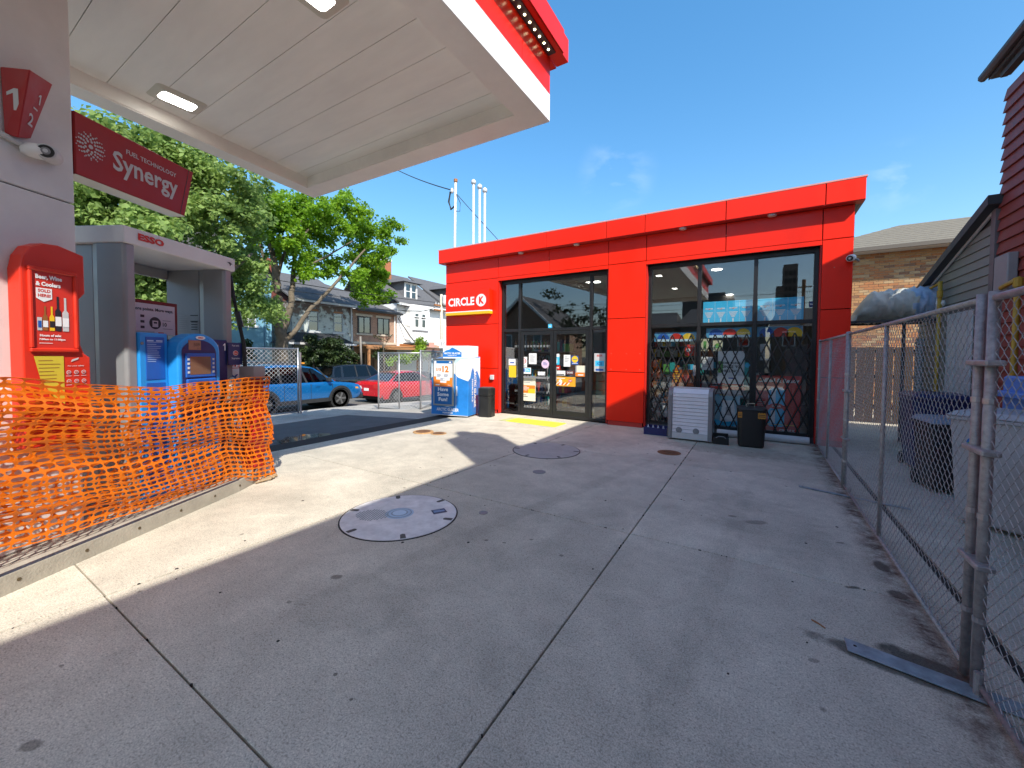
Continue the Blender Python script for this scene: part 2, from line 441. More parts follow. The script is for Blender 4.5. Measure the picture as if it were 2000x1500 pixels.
# ================================================================== THE SETTING
def clamp(x, a, b): return max(a, min(b, x))
def gz(X, Y):
    z = 0 if X > -6.3 else -.33 * clamp((-6.3 - X) / 6.95, 0, 1)
    return z - .05 * clamp(Y - 9, 0, 9) * clamp((-8 - X) / 4, 0, 1)
def sheet(name, x0, x1, y0, y1, dz, m, nx=8, ny=8, parent=None, xs=None, ys=None):
    xs = xs or [x0 + (x1 - x0) * i / nx for i in range(nx + 1)]
    ys = ys or [y0 + (y1 - y0) * j / ny for j in range(ny + 1)]
    b = MB(); nX, nY = len(xs), len(ys)
    b.add([(x, y, gz(x, y) + dz) for x in xs for y in ys],
          [(i * nY + j, (i + 1) * nY + j, (i + 1) * nY + j + 1, i * nY + j + 1) for i in range(nX - 1) for j in range(nY - 1)])
    o = b.build(name, m, parent)
    if parent is None: o['kind'] = 'structure'
    return o
GRND = mat('earth', (.09, .085, .07), .95, var=.3, vs=.8)
sheet('ground', 0, 0, 0, 0, -.16, GRND, xs=[-600, -120, -60, -30, -22, -18, -16, -14, -13.25, -12, -11, -10, -9, -8, -7, -6.3, -3, 0, 4, 10, 30, 120, 600],
      ys=[-600, -120, -40, -20, -10, -5, 0, 5, 9, 10, 11, 12, 14, 16, 18, 24, 40, 120, 600])
# forecourt slabs
fc = struct('forecourt')
def la(y): return -3.66 + .052 * y
G = .005
cols = [(lambda y: -7.2, la), (la, lambda y: -.95), (lambda y: -.95, lambda y: 1.16), (lambda y: 1.21, lambda y: 2.9)]
rows = [-7.8, -5.0, -2.05, .78, 3.58, 6.3, 9.2, 12.2, 15.2]
for ci, (lo, hi) in enumerate(cols):
    for ri in range(len(rows) - 1):
        y0, y1 = rows[ri] + G, rows[ri + 1] - G
        if ci < 3 and ri > 5: continue
        if ci == 3: y0 += 1.1; y1 += 1.1
        if ci == 0 and ri == 5: y1 = 9.2
        P = [(lo(y0) + G, y0), (hi(y0) - G, y0), (hi(y1) - G, y1), (lo(y1) + G, y1)]
        if ci == 0:
            for (a, b_) in ((-7.2, -6.3), (-6.3, None)):
                pts = []
                for (x, y) in ((a, y0), (b_ if b_ else hi(y0) - G, y0), (b_ if b_ else hi(y1) - G, y1), (a, y1)): pts.append((x, y, gz(x, y)))
                MB().hexa([(p[0], p[1], p[2] - .1) for p in pts], pts).build('slab', CONC, fc)
        else:
            MB().prism(P, -.1, 0).build('slab', CONC, fc, bevel=.004)
MB().box(-7.3, 3, -8, 9.2, -.13, -.025).build('joint_bed', JOINT, fc)
b = MB()
for i in range(70):      # joints frayed and filled with grit
    y = random.uniform(-1.9, 9); x = random.choice((-.95, la(y))); r = random.uniform(.004, .012)
    if random.random() < .35: x, y = random.uniform(-4, .9), random.choice((.78, 3.58))
    b.lathe([(r, -.01), (r * .8, .0025), (r * .2, .004)], 5, (x + random.uniform(-.006, .006), y, 0))
b.build('joint_grit', JOINT, fc, stuff=True)
sheet('asphalt_drive', -10.35, -7.2, -9, 7.42, -.004, ASPH, 10, 8)
sheet('side_apron', -10.35, -7.2, 7.42, 12, -.002, CONC2, 8, 8)
sw = struct('sidewalk')
ys = [-22 + 1.6 * i for i in range(42)]
for i in range(len(ys) - 1):
    for (xa, xb) in ((-12.0, -10.36), (-13.1, -12.01)):
        pts = [(x, y, gz(x, y)) for x, y in ((xa, ys[i] + .006), (xb, ys[i] + .006), (xb, ys[i + 1] - .006), (xa, ys[i + 1] - .006))]
        MB().hexa([(p[0], p[1], p[2] - .1) for p in pts], pts).build('slab', CONC2, sw)
b = MB()
yk = [-22 + 2 * i for i in range(34)]
for i in range(len(yk) - 1):
    y0, y1 = yk[i], yk[i + 1]
    lo = [(-13.27, y0, gz(-13.2, y0) - .14), (-13.1, y0, gz(-13.2, y0) - .14), (-13.1, y1, gz(-13.2, y1) - .14), (-13.27, y1, gz(-13.2, y1) - .14)]
    dz = .145 if not (2 < y0 < 9) else .06
    b.hexa(lo, [(p[0], p[1], p[2] + dz) for p in lo])
b.build('kerb', CONC2, sw)
sheet('road', -19.6, -13.27, -60, 90, -.125, ROAD, 6, 1, ys=[-60, -20, 0, 9, 11, 13, 15, 18, 30, 60, 120])
sheet('far_sidewalk', -22.0, -19.6, -60, 90, -.02, CONC2, 3, 1, ys=[-60, -20, 0, 9, 11, 13, 15, 18, 30, 60, 120])
LAWN = mat('lawn', (.05, .08, .025), .95, var=.4, vs=3, bump=1, bs=40)
sheet('front_lawn', -25, -22.0, -60, 90, -.01, LAWN, 3, 1, ys=[-60, -20, 0, 9, 11, 13, 15, 18, 30, 60, 120])
# pump island
isl = struct('pump_island')
KERB = mat('kerb_concrete', (.36, .33, .27), .8, var=.14, vs=6, bump=.4, bs=60)
TOPC = mat('island_top', (.40, .37, .31), .85, var=.18, vs=5, bump=.5, bs=70)
poly = [(-4, -3.52), (4.3, -3.52), (4.62, -3.56), (4.86, -3.70), (4.98, -3.95), (4.98, -4.4), (4.86, -4.66), (4.62, -4.8), (-4, -4.8)]
MB(ISL).prism(poly, -.05, .145).build('kerb', KERB, isl, bevel=.018, segs=2)
inner = [(-3.9, -3.66), (4.28, -3.66), (4.55, -3.70), (4.74, -3.80), (4.84, -3.98), (4.84, -4.38), (4.74, -4.54), (4.55, -4.66), (-3.9, -4.66)]
MB(ISL).prism(inner, .1, .149).build('island_top', TOPC, isl)
MB(ISL).tube([(-4, -3.535, .135), (4.28, -3.535, .135), (4.6, -3.575, .135), (4.84, -3.715, .135)], .014, 8).build('steel_nosing', mat('steel_nosing', (.13, .14, .17), .4, metal=.8, var=.3, vs=20), isl)
b = MB(ISL)
for s in (2.35, 2.75, 3.15, 3.55, 3.95, 4.3): b.lathe([(.012, -.004), (.012, .002)], 8, (s, -3.518, .07), axis='y')
b.build('bolt', mat('rusty_bolt', (.12, .09, .05), .7, metal=.4), isl)
# ================================================================== SHOP BUILDING
YF, YG = 9.05, 9.25
shop = thing('convenience_store', 'single storey convenience store clad in bright red panels with tall black framed windows', 'store', (-3.3, 12, 0))
XJ = [-7.92, -6.06, -4.53, -3.0, -2.15, -.61, .92, 1.36]
g = .014
def panel(x0, x1, z0, z1, m=RED, y=YF, th=.03, name='cladding_panel'):
    return MB().box(x0 + g / 2, x1 - g / 2, y, y + th, z0 + g / 2, z1 - g / 2).build(name, m, shop, bevel=.003)
MB().box(-7.92, 1.36, YF + .026, YF + .18, 3.64, 4.26).box(-7.89, -6.09, YF + .026, YF + .18, .02, 3.64).box(-2.97, -2.18, YF + .026, YF + .18, .02, 3.64).box(.95, 1.33, YF + .026, YF + .18, .02, 3.64).build('wall_backing', mat('seam_dark', (.03, .003, .002), .9), shop)
for i in range(7): panel(XJ[i], XJ[i + 1], 3.70, 4.262)
for (x0, x1) in ((-7.92, -6.06), (-3.0, -2.15), (.92, 1.36)):
    for z0, z1 in ((.1, 1.24), (1.24, 2.46), (2.46, 3.70)): panel(x0, x1, z0, z1)
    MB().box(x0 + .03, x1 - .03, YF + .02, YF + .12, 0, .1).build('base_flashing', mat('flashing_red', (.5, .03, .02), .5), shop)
for x0, x1 in ((-6.06, -3.0), (-2.15, .92)):
    MB().box(x0, x1, YF + .004, YF + .034, 3.62, 3.70).build('head_flashing', RED, shop)
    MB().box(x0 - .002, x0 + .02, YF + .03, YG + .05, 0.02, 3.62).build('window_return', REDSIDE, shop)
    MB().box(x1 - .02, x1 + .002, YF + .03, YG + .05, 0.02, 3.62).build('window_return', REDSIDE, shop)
    MB().box(x0, x1, YF + .035, YG + .05, 3.622, 3.64).build('window_head', BLK, shop)
# roof fascia, soffit, lights
FX = [-8.05, -6.06, -4.53, -3.0, -2.15, -.61, .93, 1.47]
MB().box(-8.04, 1.46, 8.90, 8.925, 4.275, 4.635).build('fascia_backing', mat('seam_dark', (.03, .003, .002), .9), shop)
for i in range(7):
    MB().box(FX[i] + g / 2, FX[i + 1] - g / 2, 8.87, 8.899, 4.27, 4.64).build('fascia_panel', RED, shop, bevel=.003)
MB().box(1.42, 1.47, 8.925, 16, 4.27, 4.64).build('fascia_panel', mat('coping_grey', (.25, .24, .23), .6), shop)
MB().box(-8.05, -8.0, 8.925, 16, 4.27, 4.64).build('fascia_panel', RED, shop)
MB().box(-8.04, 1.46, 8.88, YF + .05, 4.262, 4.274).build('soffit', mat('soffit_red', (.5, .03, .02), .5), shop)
MB().box(-8.06, 1.48, 8.865, 9.0, 4.64, 4.665).build('coping', mat('coping', (.70, .30, .26), .4), shop)
MB().box(-8.0, 1.42, 8.93, 16, 4.28, 4.6).build('roof', MGRY, shop)
for x in (-5.30, -3.76, -1.40, .15):
    l_ = MB().lathe([(.065, 4.235), (.075, 4.262)], 16, (x, 8.965, 0)).build('downlight', LGRY, shop)
    MB().lathe([(.045, 4.232), (.045, 4.236)], 12, (x, 8.965, 0)).build('lens', mat('lens_cream', (.75, .68, .5), .3), l_)
# side and back walls
b = MB().box(1.33, 1.36, YF + .035, 16, 0.01, 4.26)
b.build('side_wall', mat('side_wall_grey', (.16, .15, .14), .85, var=.1), shop)
MB().box(-7.92, -7.89, YF + .035, 16, -.4, 4.26).build('side_wall', mat('side_wall_grey', (.16, .15, .14), .85, var=.1), shop)
INW = mat('indoor_wall', (.20, .19, .18), .8)
MB().box(-7.88, 1.32, 15.9, 16, 0, 4.2).build('back_wall', INW, shop)
MB().box(-7.88, 1.32, YF + .185, 15.9, 3.78, 3.82).build('indoor_ceiling', mat('indoor_ceiling', (.25, .245, .23), .8), shop)
MB().box(-7.88, 1.32, YF + .3, 15.9, .0, .02).build('indoor_floor', mat('indoor_floor', (.20, .19, .18), .3, var=.1), shop)
for (u, v) in ((1400, 527), (1425, 576), (1165, 551)):  # the last lamp is added to stand in for a canopy lamp's reflection
    p = at(u, v, Z=3.77)
    MB().lathe([(.10, -.008), (.12, 0)], 20, (p.x, p.y, 3.775)).build('indoor_light', INLAMP, shop)
# glazing
def glaze(x0, x1, z0, z1, name='pane'): return MB().box(x0, x1, YG, YG + .008, z0, z1).build(name, GLASS, shop)
def bar(x0, x1, z0, z1, name='mullion', y0=YG - .045, y1=YG + .06): return MB().box(x0, x1, y0, y1, z0, z1).build(name, BLK, shop, bevel=.004)
for x0, x1, ms, base in ((-6.04, -3.02, (-5.47, -3.47), .02), (-2.13, .90, (-1.09, -.085), .11)):
    bar(x0, x0 + .07, base, 3.62); bar(x1 - .07, x1, base, 3.62)
    bar(x0 + .07, x1 - .07, 3.53, 3.62, 'head_rail'); bar(x0 + .07, x1 - .07, base, base + .06, 'sill_rail')
    xs = [x0 + .07] + [m for m in ms] + [x1 - .07]
    for m in ms: bar(m - .035, m + .035, base + .06, 3.53)
    for i in range(3):
        a = xs[i] + (.035 if i else 0); c = xs[i + 1] - (.035 if i < 2 else 0)
        bar(a, c, 2.24, 2.31, 'transom', YG - .04)
        glaze(a, c, 2.31, 3.53)
        if not (base < .1 and i == 1): glaze(a, c, base + .06, 2.24)
MB().box(-2.13, .9, YG - .04, YG + .05, .0, .11).build('plinth', DGRY, shop)
# doors
for k, (x0, x1) in enumerate(((-5.43, -4.475), (-4.465, -3.51))):
    d = MB().box(x0, x0 + .085, YG - .035, YG + .02, .03, 2.235).box(x1 - .085, x1, YG - .035, YG + .02, .03, 2.235).box(x0 + .085, x1 - .085, YG - .035, YG + .02, 2.14, 2.235).box(x0 + .085, x1 - .085, YG - .035, YG + .02, .03, .2).build('door', BLK, shop, bevel=.004)
    MB().box(x0 + .085, x1 - .085, YG - .01, YG - .002, .2, 2.14).build('glass', GLASS, d)
    hx = x1 - .12 if k == 0 else x0 + .12
    MB().tube([(hx, YG - .04, .95), (hx, YG - .09, .97), (hx, YG - .09, 1.27), (hx, YG - .04, 1.29)], .012).build('handle', SILV, d)
    if k == 0: MB().box(x0 + .12, x1 - .1, YG - .06, YG - .036, 1.0, 1.05).build('push_bar', MGRY, d)
# wall socket on the left pier
for (x, z) in [(x0 + dx, z) for x0 in (-3.0, -2.15 - .85, ) for dx in (.1, .45, .75) for z in (1.30, 1.66)][:6] + [(-.61, 4.02), (-4.53, 4.05), (1.1, 3.2), (1.1, 1.9)]:
    MB().lathe([(.009, -.004), (.009, 0)], 8, (x, YF, z), axis='y').build('screw', mat('screw_pale', (.6, .2, .15), .4), shop)
so = MB().box(-6.28, -6.17, YF - .06, YF, .93, 1.06).build('outlet_cover', LGRY, shop, bevel=.008)
# ---- sign CIRCLE K
sg = thing('shop_sign', 'red sign with white lettering and a yellow stripe on the left pier of the store', 'sign', (-7.1, 8.9, 3))
SF = Fr((-7.78, YF - .165, 2.74))
MB(SF).box(0, 1.54, 0, .16, .10, .66).build('panel', RED, sg, bevel=.004)
MB(SF).box(0, 1.54, -.002, .16, .0, .072).build('yellow_stripe', mat('stripe_yellow', (.85, .48, .01), .4), sg)
MB(SF).box(0, 1.54, -.003, .16, .072, .10).build('white_stripe', WHT, sg)
b = MB(SF); b.text('CIRCLE', .10, .25, h=.235, w=.94, bold=.035)
b.disc(1.27, .37, .17, 0, 2, n=32)
b.text('K', 1.285, .27, h=.2, w=.17, mi=1, l=4, bold=.05, al='c', skew=.0)
b.build('lettering', [WPR, RED], sg)
# ---- vents and service mast behind the roof
for i, (u, v) in enumerate(((925, 352), (937, 361), (947, 368))):
    p = at(u, v, Y=11.5)
    t = thing('vent_pipe', 'white vent pipe behind the store roof, %s of the three' % ('tallest and leftmost', 'middle one', 'shortest and rightmost')[i], 'vent pipe', (p.x, p.y, 0), 'white vent pipes behind the roof')
    MB().tube([(p.x, p.y, -.1), (p.x, p.y, p.z - .12)], .042, 12).build('pipe', LGRY, t, smooth=True)
    MB().lathe([(.05, -.14), (.085, -.12), (.085, -.03), (.06, 0), (.03, .03)], 12, (p.x, p.y, p.z)).build('cap', LGRY, t, smooth=True)
p = at(890, 350, Y=11.5)
t = thing('service_mast', 'pale pole behind the store roof carrying the incoming power cable', 'pole', (p.x, p.y, 0))
MB().tube([(p.x - .12, p.y, -.1), (p.x, p.y, p.z)], .045, 12).build('pole', mat('mast_pale', (.55, .52, .48), .6, var=.2, vs=5), t, smooth=True)
MB().lathe([(.07, -.1), (.07, .0), (.02, .02)], 10, tuple(p)).build('cap', BROWNP, t)
MB().lathe([(.02, -.1), (.06, -.05), (.06, .05), (.02, .1)], 10, (p.x - .17, p.y, p.z - .38)).build('insulator', LGRY, t)
b = MB()
b.tube([(p.x - .25, p.y, p.z - .4), (p.x - .33, p.y, p.z - .75), (p.x - .22, p.y, p.z - 1.05), (p.x - .02, p.y, p.z - .95)], .035, 6)
b.tube([(p.x, p.y, p.z - .5), (p.x + .22, p.y, p.z - .9), (p.x + .2, p.y, p.z - 1.2), (p.x, p.y, p.z - 1.15)], .012, 6)
b.build('cable_loop', RUB, t)
MAST = p
# ---- security camera on the right pier
def bullet_cam(name, label, o, d):
    d = Vector(d).normalized(); a = Vector((0, 0, 1)); t = thing(name, label, 'camera', o)
    o = Vector(o); sd_ = d.cross(a).normalized(); up = sd_.cross(d)
    F = Fr(o, sd_, d, up)
    MB(F).lathe([(.03, -.15), (.055, -.13), (.06, 0), (.055, .05), (.05, .055)], 14, (0, 0, 0), axis='y').build('housing', LGRY, t, smooth=True)
    MB(F).lathe([(.044, .056), (.042, .062)], 18, (0, 0, 0), axis='y').build('front_glass', BLKP, t)
    MB(F).lathe([(.026, .0625), (.024, .068)], 16, (0, 0, 0), axis='y').build('lens_ring', MGRY, t)
    MB(F).lathe([(.014, .0685), (.012, .071)], 12, (0, 0, 0), axis='y').build('lens', LGRY, t)
    return t, F
t, F_ = bullet_cam('security_camera', 'small white security camera on the right edge of the red store front', (1.30, YF - .14, 3.31), (-.35, -1, -.25))
MB().tube([(1.31, YF - .06, 3.31), (1.40, YF - .02, 3.30), (1.43, YF + .05, 3.29)], .022).build('bracket', MGRY, t)
# ================================================================== INSIDE THE SHOP AND ON ITS GLASS
def shelf_unit(x, y, n, w, label, h=1.9):
    t = thing('display_shelf', label, 'shelf', (x, y, 0), 'shelves of goods inside the store')
    MB().box(x, x + w, y + .42, y + .45, .05, h).box(x, x + w, y, y + .42, .02, .1).build('back_panel', DGRY, t)
    cs = [REDP, CYAN, YEL, WPR, GREENP, ORG, BROWNP, NAVY, TURQ, GPR, SILV]
    b = MB(); sh = MB()
    for k in range(n):
        z = .12 + k * (h - .1) / n
        sh.box(x, x + w, y + .02, y + .42, z - .02, z)
        q = x + .02
        while q < x + w - .1:
            ww = random.uniform(.06, .16); hh = random.uniform(.14, (h - .1) / n * .85)
            b.box(q, q + ww, y + .05, y + .3, z, z + hh, random.randrange(len(cs)))
            q += ww + .012
    sh.build('shelf', MGRY, t); b.build('goods', cs, t, stuff=True)
shelf_unit(-5.9, 10.6, 5, 1.3, 'tall shelf of bottles inside behind the left door', 2.1)
shelf_unit(-2.0, 10.2, 4, 1.0, 'shelf of goods inside behind the rolling shutter cabinet', 1.5)
shelf_unit(-.9, 10.0, 4, 1.2, 'low shelf of snacks inside behind the middle window', 1.3)
shelf_unit(-4.2, 14.9, 6, 3.0, 'shelf wall of goods at the back of the store', 2.3)
# bottles behind the left door
t = thing('bottle_rack', 'rack of dark bottles inside behind the left glass door', 'rack', (-5.0, 9.7, 0))
b = MB(); sh = MB(); lb = MB()
for k in range(5):
    z = .1 + k * .42
    sh.box(-5.95, -4.7, 9.62, 9.95, z - .02, z)
    for i in range(12):
        x = -5.88 + i * .1
        b.lathe([(.033, 0), (.033, .16), (.013, .21), (.013, .28)], 6, (x, 9.7, z)); lb.lathe([(.034, .05), (.034, .11)], 6, (x, 9.7, z))
sh.build('shelf', DGRY, t); b.build('bottles', mat('bottle_dark', (.03, .02, .015), .15), t, stuff=True); lb.build('bottle_labels', GPR, t, stuff=True)
# blue froster banners hung inside the upper panes
YI = YG + .05
def banner(x0, x1, n, label):
    t = thing('window_banner', label, 'banner', ((x0 + x1) / 2, YI, 2.5), 'blue frozen drink banners in the upper panes')
    F = Fr((x0, YI, 2.32)); W = x1 - x0; h = .43
    MB(F).box(0, W, 0, .006, 0, h).build('board', CYAN, t)
    b = MB(F); st = W / n
    for i in range(n):
        c = st * (i + .5)
        b.text('FROSTER', c, h * .62, w=st * .66, al='c', bold=.05, skew=.12)
        b.disc(c + st * .02, h * .64, st * .08, 1, 1)
        for k in range(5): b.rect(c - st * (.36 - k * .055), h * (.45 - k * .055), c + st * (.36 - k * .055), h * (.48 - k * .055), 0, 2)
        b.rect(c - st * .05, .0, c + st * .05, h * .18, 0, 2)
        if i: b.rect(st * i - .003, 0, st * i + .003, h, 2, 1)
    b.build('print', [WPR, REDP, ICEL], t)
banner(-1.02, -.13, 4, 'light blue frozen drink banner in the upper middle pane')
banner(-.04, .70, 3, 'light blue frozen drink banner in the upper right pane')
for k, (x0, x1) in enumerate(((-2.0, -1.14), (-.95, -.13), (-.04, .70))):
    F = Fr((x0, YI, 2.0 if k else 1.93)); W = x1 - x0
    t = thing('window_banner', 'short blue strip of drinks along the top of the %s lower pane' % ('left', 'middle', 'right')[k], 'banner', (x0, YI, 2), 'drink strips in the lower panes')
    MB(F).box(0, W, 0, .006, 0, .2).build('board', mat('strip_blue', (.10, .36, .58), .5), t)
    b = MB(F)
    for q, (c, mi) in enumerate(((.22, 2), (.53, 0), (.82, 1))):
        b.poly([(W * c + .13 * math.cos(a_ * math.pi / 8), .05 + .13 * math.sin(a_ * math.pi / 8)) for a_ in range(9)], mi, 1)
        b.rect(W * c - .12, .0, W * c + .12, .05, 3 if k < 2 else mi, 1)
    b.build('print', [REDP, YEL, BLU2, ICEL], t)
# posters behind the glass
def poster(name, label, x0, x1, z0, z1, m, fn, y=YI, mats=(WPR, BPR, REDP, YEL, BLU2, GREENP, GPR, ORG, CYAN), cat='poster'):
    t = thing(name, label, cat, ((x0 + x1) / 2, y, z0))
    F = Fr((x0, y, z0)); MB(F).box(0, x1 - x0, 0, .004, 0, z1 - z0).build('sheet', m, t)
    b = MB(F); fn(b, x1 - x0, z1 - z0)
    if b.v: b.build('print', list(mats), t)
    return t
def p_chill(b, w, h):
    b.text('Chilled & Ready', w * .5, h * .86, w=w * .92, al='c', bold=.04)
    for z in (.48, .12):
        b.poly([(w * .30, h * z), (w * .36, h * (z - .025)), (w * .60, h * (z - .025)), (w * .66, h * z), (w * .66, h * (z + .26)), (w * .60, h * (z + .31)), (w * .36, h * (z + .31)), (w * .30, h * (z + .26))], 8, 1)
        b.rect(w * .36, h * (z + .04), w * .46, h * (z + .26), 0, 2)
    b.disc(w * .48, h * .46, w * .17, 2, 3, ry=h * .05); b.text('SODA', w * .48, h * .445, w=w * .2, al='c', mi=0, l=4)
    b.text('CIRCLE K', w * .56, h * .02, w=w * .34, bold=.04); b.rect(w * .08, h * .13, w * .9, h * .14, 3, 2)
    b.lines(w * .05, w * .25, h * .56, h * .44, 4, 0, 2)
poster('drinks_poster', 'large red poster with two blue cans in the lower right window', -.04, .70, .14, 1.24, REDP, p_chill)
def p_blue(b, w, h):
    b.text('SO', w * .06, h * .74, h=h * .09, mi=1, bold=.03); b.text('COOL', w * .06, h * .63, h=h * .09, mi=1, bold=.03)
    b.poly([(w * .35, h * .1), (w * .9, h * .1), (w * .8, h * .85), (w * .45, h * .85)], 0, 1); b.rect(w * .55, h * .35, w * .72, h * .62, 6, 3)
    b.poly([(0, 0), (w, 0), (w, h * .2), (w * .5, h * .12), (0, h * .24)], 8, 2)
poster('water_poster', 'pale blue bottle poster low in the middle window', -.86, -.30, .18, .80, mat('poster_paleblue', (.25, .50, .62), .5), p_blue)
def p_dudes(b, w, h):
    b.text('SOME DUDES', w * .5, h * .62, w=w * .72, al='c', mi=1, bold=.03); b.text("SINCE '92", w * .5, h * .50, w=w * .66, al='c', mi=1, bold=.03)
    b.text('HELL NO!', w * .5, h * .38, w=w * .62, al='c', mi=1, bold=.03); b.rect(w * .12, h * .02, w * .3, h * .06, 2, 2)
    b.rect(w * .42, h * .18, w * .66, h * .23, 4, 2); b.rect(0, h * .0, w * .98, h * .04, 2, 1); b.rect(w * .02, h * .36, w * .2, h * .7, 5, 1)
poster('notice_poster', 'white poster with black block lettering in the middle window', -.72, -.24, 1.02, 1.72, WPR, p_dudes)
poster('paper_notice', 'plain white paper with small print in the lower right window', .02, .20, 1.54, 1.86, LGRY, lambda b, w, h: b.lines(w * .15, w * .85, h * .9, h * .2, 7, 6, 1))
poster('paper_notice', 'cream picture sheet at the left end of the middle window', -1.04, -.90, 1.72, 1.98, mat('cream_paper', (.62, .60, .42), .6), lambda b, w, h: b.rect(w * .3, h * .2, w * .7, h * .8, 5, 1))
poster('paper_notice', 'second cream picture sheet in the middle window beside the first', -.82, -.64, 1.72, 1.94, mat('cream_paper', (.62, .60, .42), .6), lambda b, w, h: b.disc(w * .5, h * .5, w * .3, 5, 1))
poster('round_notice', 'white rounded notice in the middle window above the shutter cabinet', -1.03, -.80, 1.32, 1.60, WPR, lambda b, w, h: b.lines(w * .1, w * .9, h * .8, h * .2, 5, 6, 1))
poster('teal_poster', 'narrow teal poster at the right end of the middle window', -.24, -.13, .85, 1.5, TURQ, lambda b, w, h: b.disc(w * .5, h * .9, w * .45, 8, 1))
poster('price_poster', 'red and white price poster above the blue poster in the middle window', -.90, -.14, .82, 1.0, GPR, lambda b, w, h: (b.rect(0, h * .6, w * .9, h * .95, 2, 1), b.lines(w * .05, w * .9, h * .55, h * .1, 3, 0, 2)))
poster('orange_poster', 'orange poster in the left window behind the folding gate', -1.60, -1.14, .95, 1.32, mat('poster_orange', (.48, .12, .03), .5), lambda b, w, h: (b.disc(w * .6, h * .5, w * .18, 2, 1), b.lines(w * .05, w * .4, h * .9, h * .2, 5, 3, 1)))
poster('red_poster', 'small red poster with a face shape in the left window', -1.36, -1.14, 1.62, 1.86, REDP, lambda b, w, h: b.disc(w * .3, h * .5, w * .18, 0, 1))
# open sign: neon tube outline
t = thing('open_sign', 'unlit neon tube sign reading OPEN low in the left window', 'sign', (-1.8, YI, .5))
F = Fr((-1.82, YI, .50)); b = MB(F)
b.tube([(.26 * math.cos(a_ * math.pi / 10), 0, .13 * math.sin(a_ * math.pi / 10)) for a_ in range(21)], .007, 6)
b.tube([(.29 * math.cos(a_ * math.pi / 10), 0, .16 * math.sin(a_ * math.pi / 10)) for a_ in range(21)], .005, 6)
b.text('OPEN', 0, -.045, h=.1, w=.36, al='c', bold=-.02, l=3)
b.build('neon_tube', LGRY, t)
# stickers on the doors and side lights
STK = [WPR, BPR, REDP, YEL, BLU2, GREENP, GPR, ORG, CYAN, mat('print_pink', (.75, .55, .72), .5), mat('print_peach', (.80, .74, .60), .5)]
YS = YG - .012
def sticker(label, x0, x1, z0, z1, m, fn=None, name='sticker', y=YS):
    t = thing(name, label, 'sticker', ((x0 + x1) / 2, y, z0)); F = Fr((x0, y, z0))
    MB(F).box(0, x1 - x0, 0, .0015, 0, z1 - z0).build('sheet', m, t)
    if fn:
        b = MB(F); fn(b, x1 - x0, z1 - z0); b.build('print', STK, t)
def dx(u): return at(u, 720, Y=YS).x
def S(u0, v0, u1, v1): 
    a = at(u0, (v0 + v1) / 2, Y=YS).x; c = at(u1, (v0 + v1) / 2, Y=YS).x
    zt = at((u0 + u1) / 2, v0, Y=YS).z; zb = at((u0 + u1) / 2, v1, Y=YS).z
    return a, c, zb, zt
sticker('white no smoking sticker on the left glass door', *S(1018, 697, 1029.5, 717), WPR, lambda b, w, h: (b.disc(w * .5, h * .6, w * .36, 2, 1), b.disc(w * .5, h * .6, w * .27, 0, 2), b.rect(w * .2, h * .57, w * .8, h * .63, 2, 3), b.rect(w * .25, h * .1, w * .75, h * .14, 1, 1)))
sticker('white paper sheet with printed lines high on the left glass door', *S(1033, 690, 1048, 711), WPR, lambda b, w, h: b.lines(w * .15, w * .85, h * .85, h * .15, 7, 6, 1))
def rnd(b, w, h): b.disc(w * .5, h * .5, w * .5, 9, 1); b.lines(w * .25, w * .8, h * .7, h * .3, 3, 4, 2)
t = thing('sticker', 'round pale violet sticker at the right edge of the left glass door', 'sticker', (-4.65, YS, 1.4))
x0, x1, z0, z1 = S(1057.5, 703, 1072.5, 719)
MB(Fr((x0, YS, z0))).lathe([((x1 - x0) / 2, -.001), ((x1 - x0) / 2, .001)], 24, ((x1 - x0) / 2, 0, (z1 - z0) / 2), axis='y').build('sheet', STK[9], t)
b = MB(Fr((x0, YS - .001, z0))); b.lines((x1 - x0) * .25, (x1 - x0) * .8, (z1 - z0) * .7, (z1 - z0) * .3, 3); b.build('print', [BLU2], t)
sticker('blue and white payment sticker on the left glass door', *S(1015, 718, 1037, 730), WPR, lambda b, w, h: (b.rect(w * .06, h * .3, w * .46, h * .9, 4, 1), b.rect(w * .52, h * .3, w * .94, h * .9, 8, 1), b.text('68', w * .26, h * .42, h=h * .35, al='c', mi=0, l=2), b.text('Pin', w * .73, h * .42, h=h * .35, al='c', mi=0, l=2)))
sticker('small blank white label under the push bar of the left glass door', *S(1050.5, 726, 1065, 733), WPR)
sticker('tall cream and orange notice low on the left glass door', *S(1017.5, 735, 1046, 783), STK[10], lambda b, w, h: (b.rect(w * .03, h * .32, w * .97, h * .64, 7, 1), b.rect(w * .5, h * .32, w * .97, h * .5, 3, 2), b.lines(w * .1, w * .6, h * .6, h * .4, 4, 0, 3), b.lines(w * .2, w * .85, h * .95, h * .7, 4, 6, 1), b.lines(w * .15, w * .5, h * .25, h * .12, 2, 1, 1)))
sticker('white label over a yellow sheet in the narrow pane left of the doors', *S(993.5, 701, 1007, 713), WPR, lambda b, w, h: b.rect(w * .2, h * .3, w * .8, h * .5, 4, 1))
sticker('plain yellow sheet in the narrow pane left of the doors', *S(994, 714, 1008, 737), YEL)
sticker('cyan figure sticker at the left edge of the right glass door', *S(1083, 691, 1092.5, 712), CYAN, lambda b, w, h: (b.rect(0, h * .7, w, h, 0, 1), b.text('i', w * .5, h * .15, h=h * .4, al='c', mi=0)))
sticker('white paper note hanging high on the right glass door', *S(1101, 693, 1114, 716), WPR, lambda b, w, h: b.lines(w * .15, w * .85, h * .85, h * .3, 4, 6, 1))
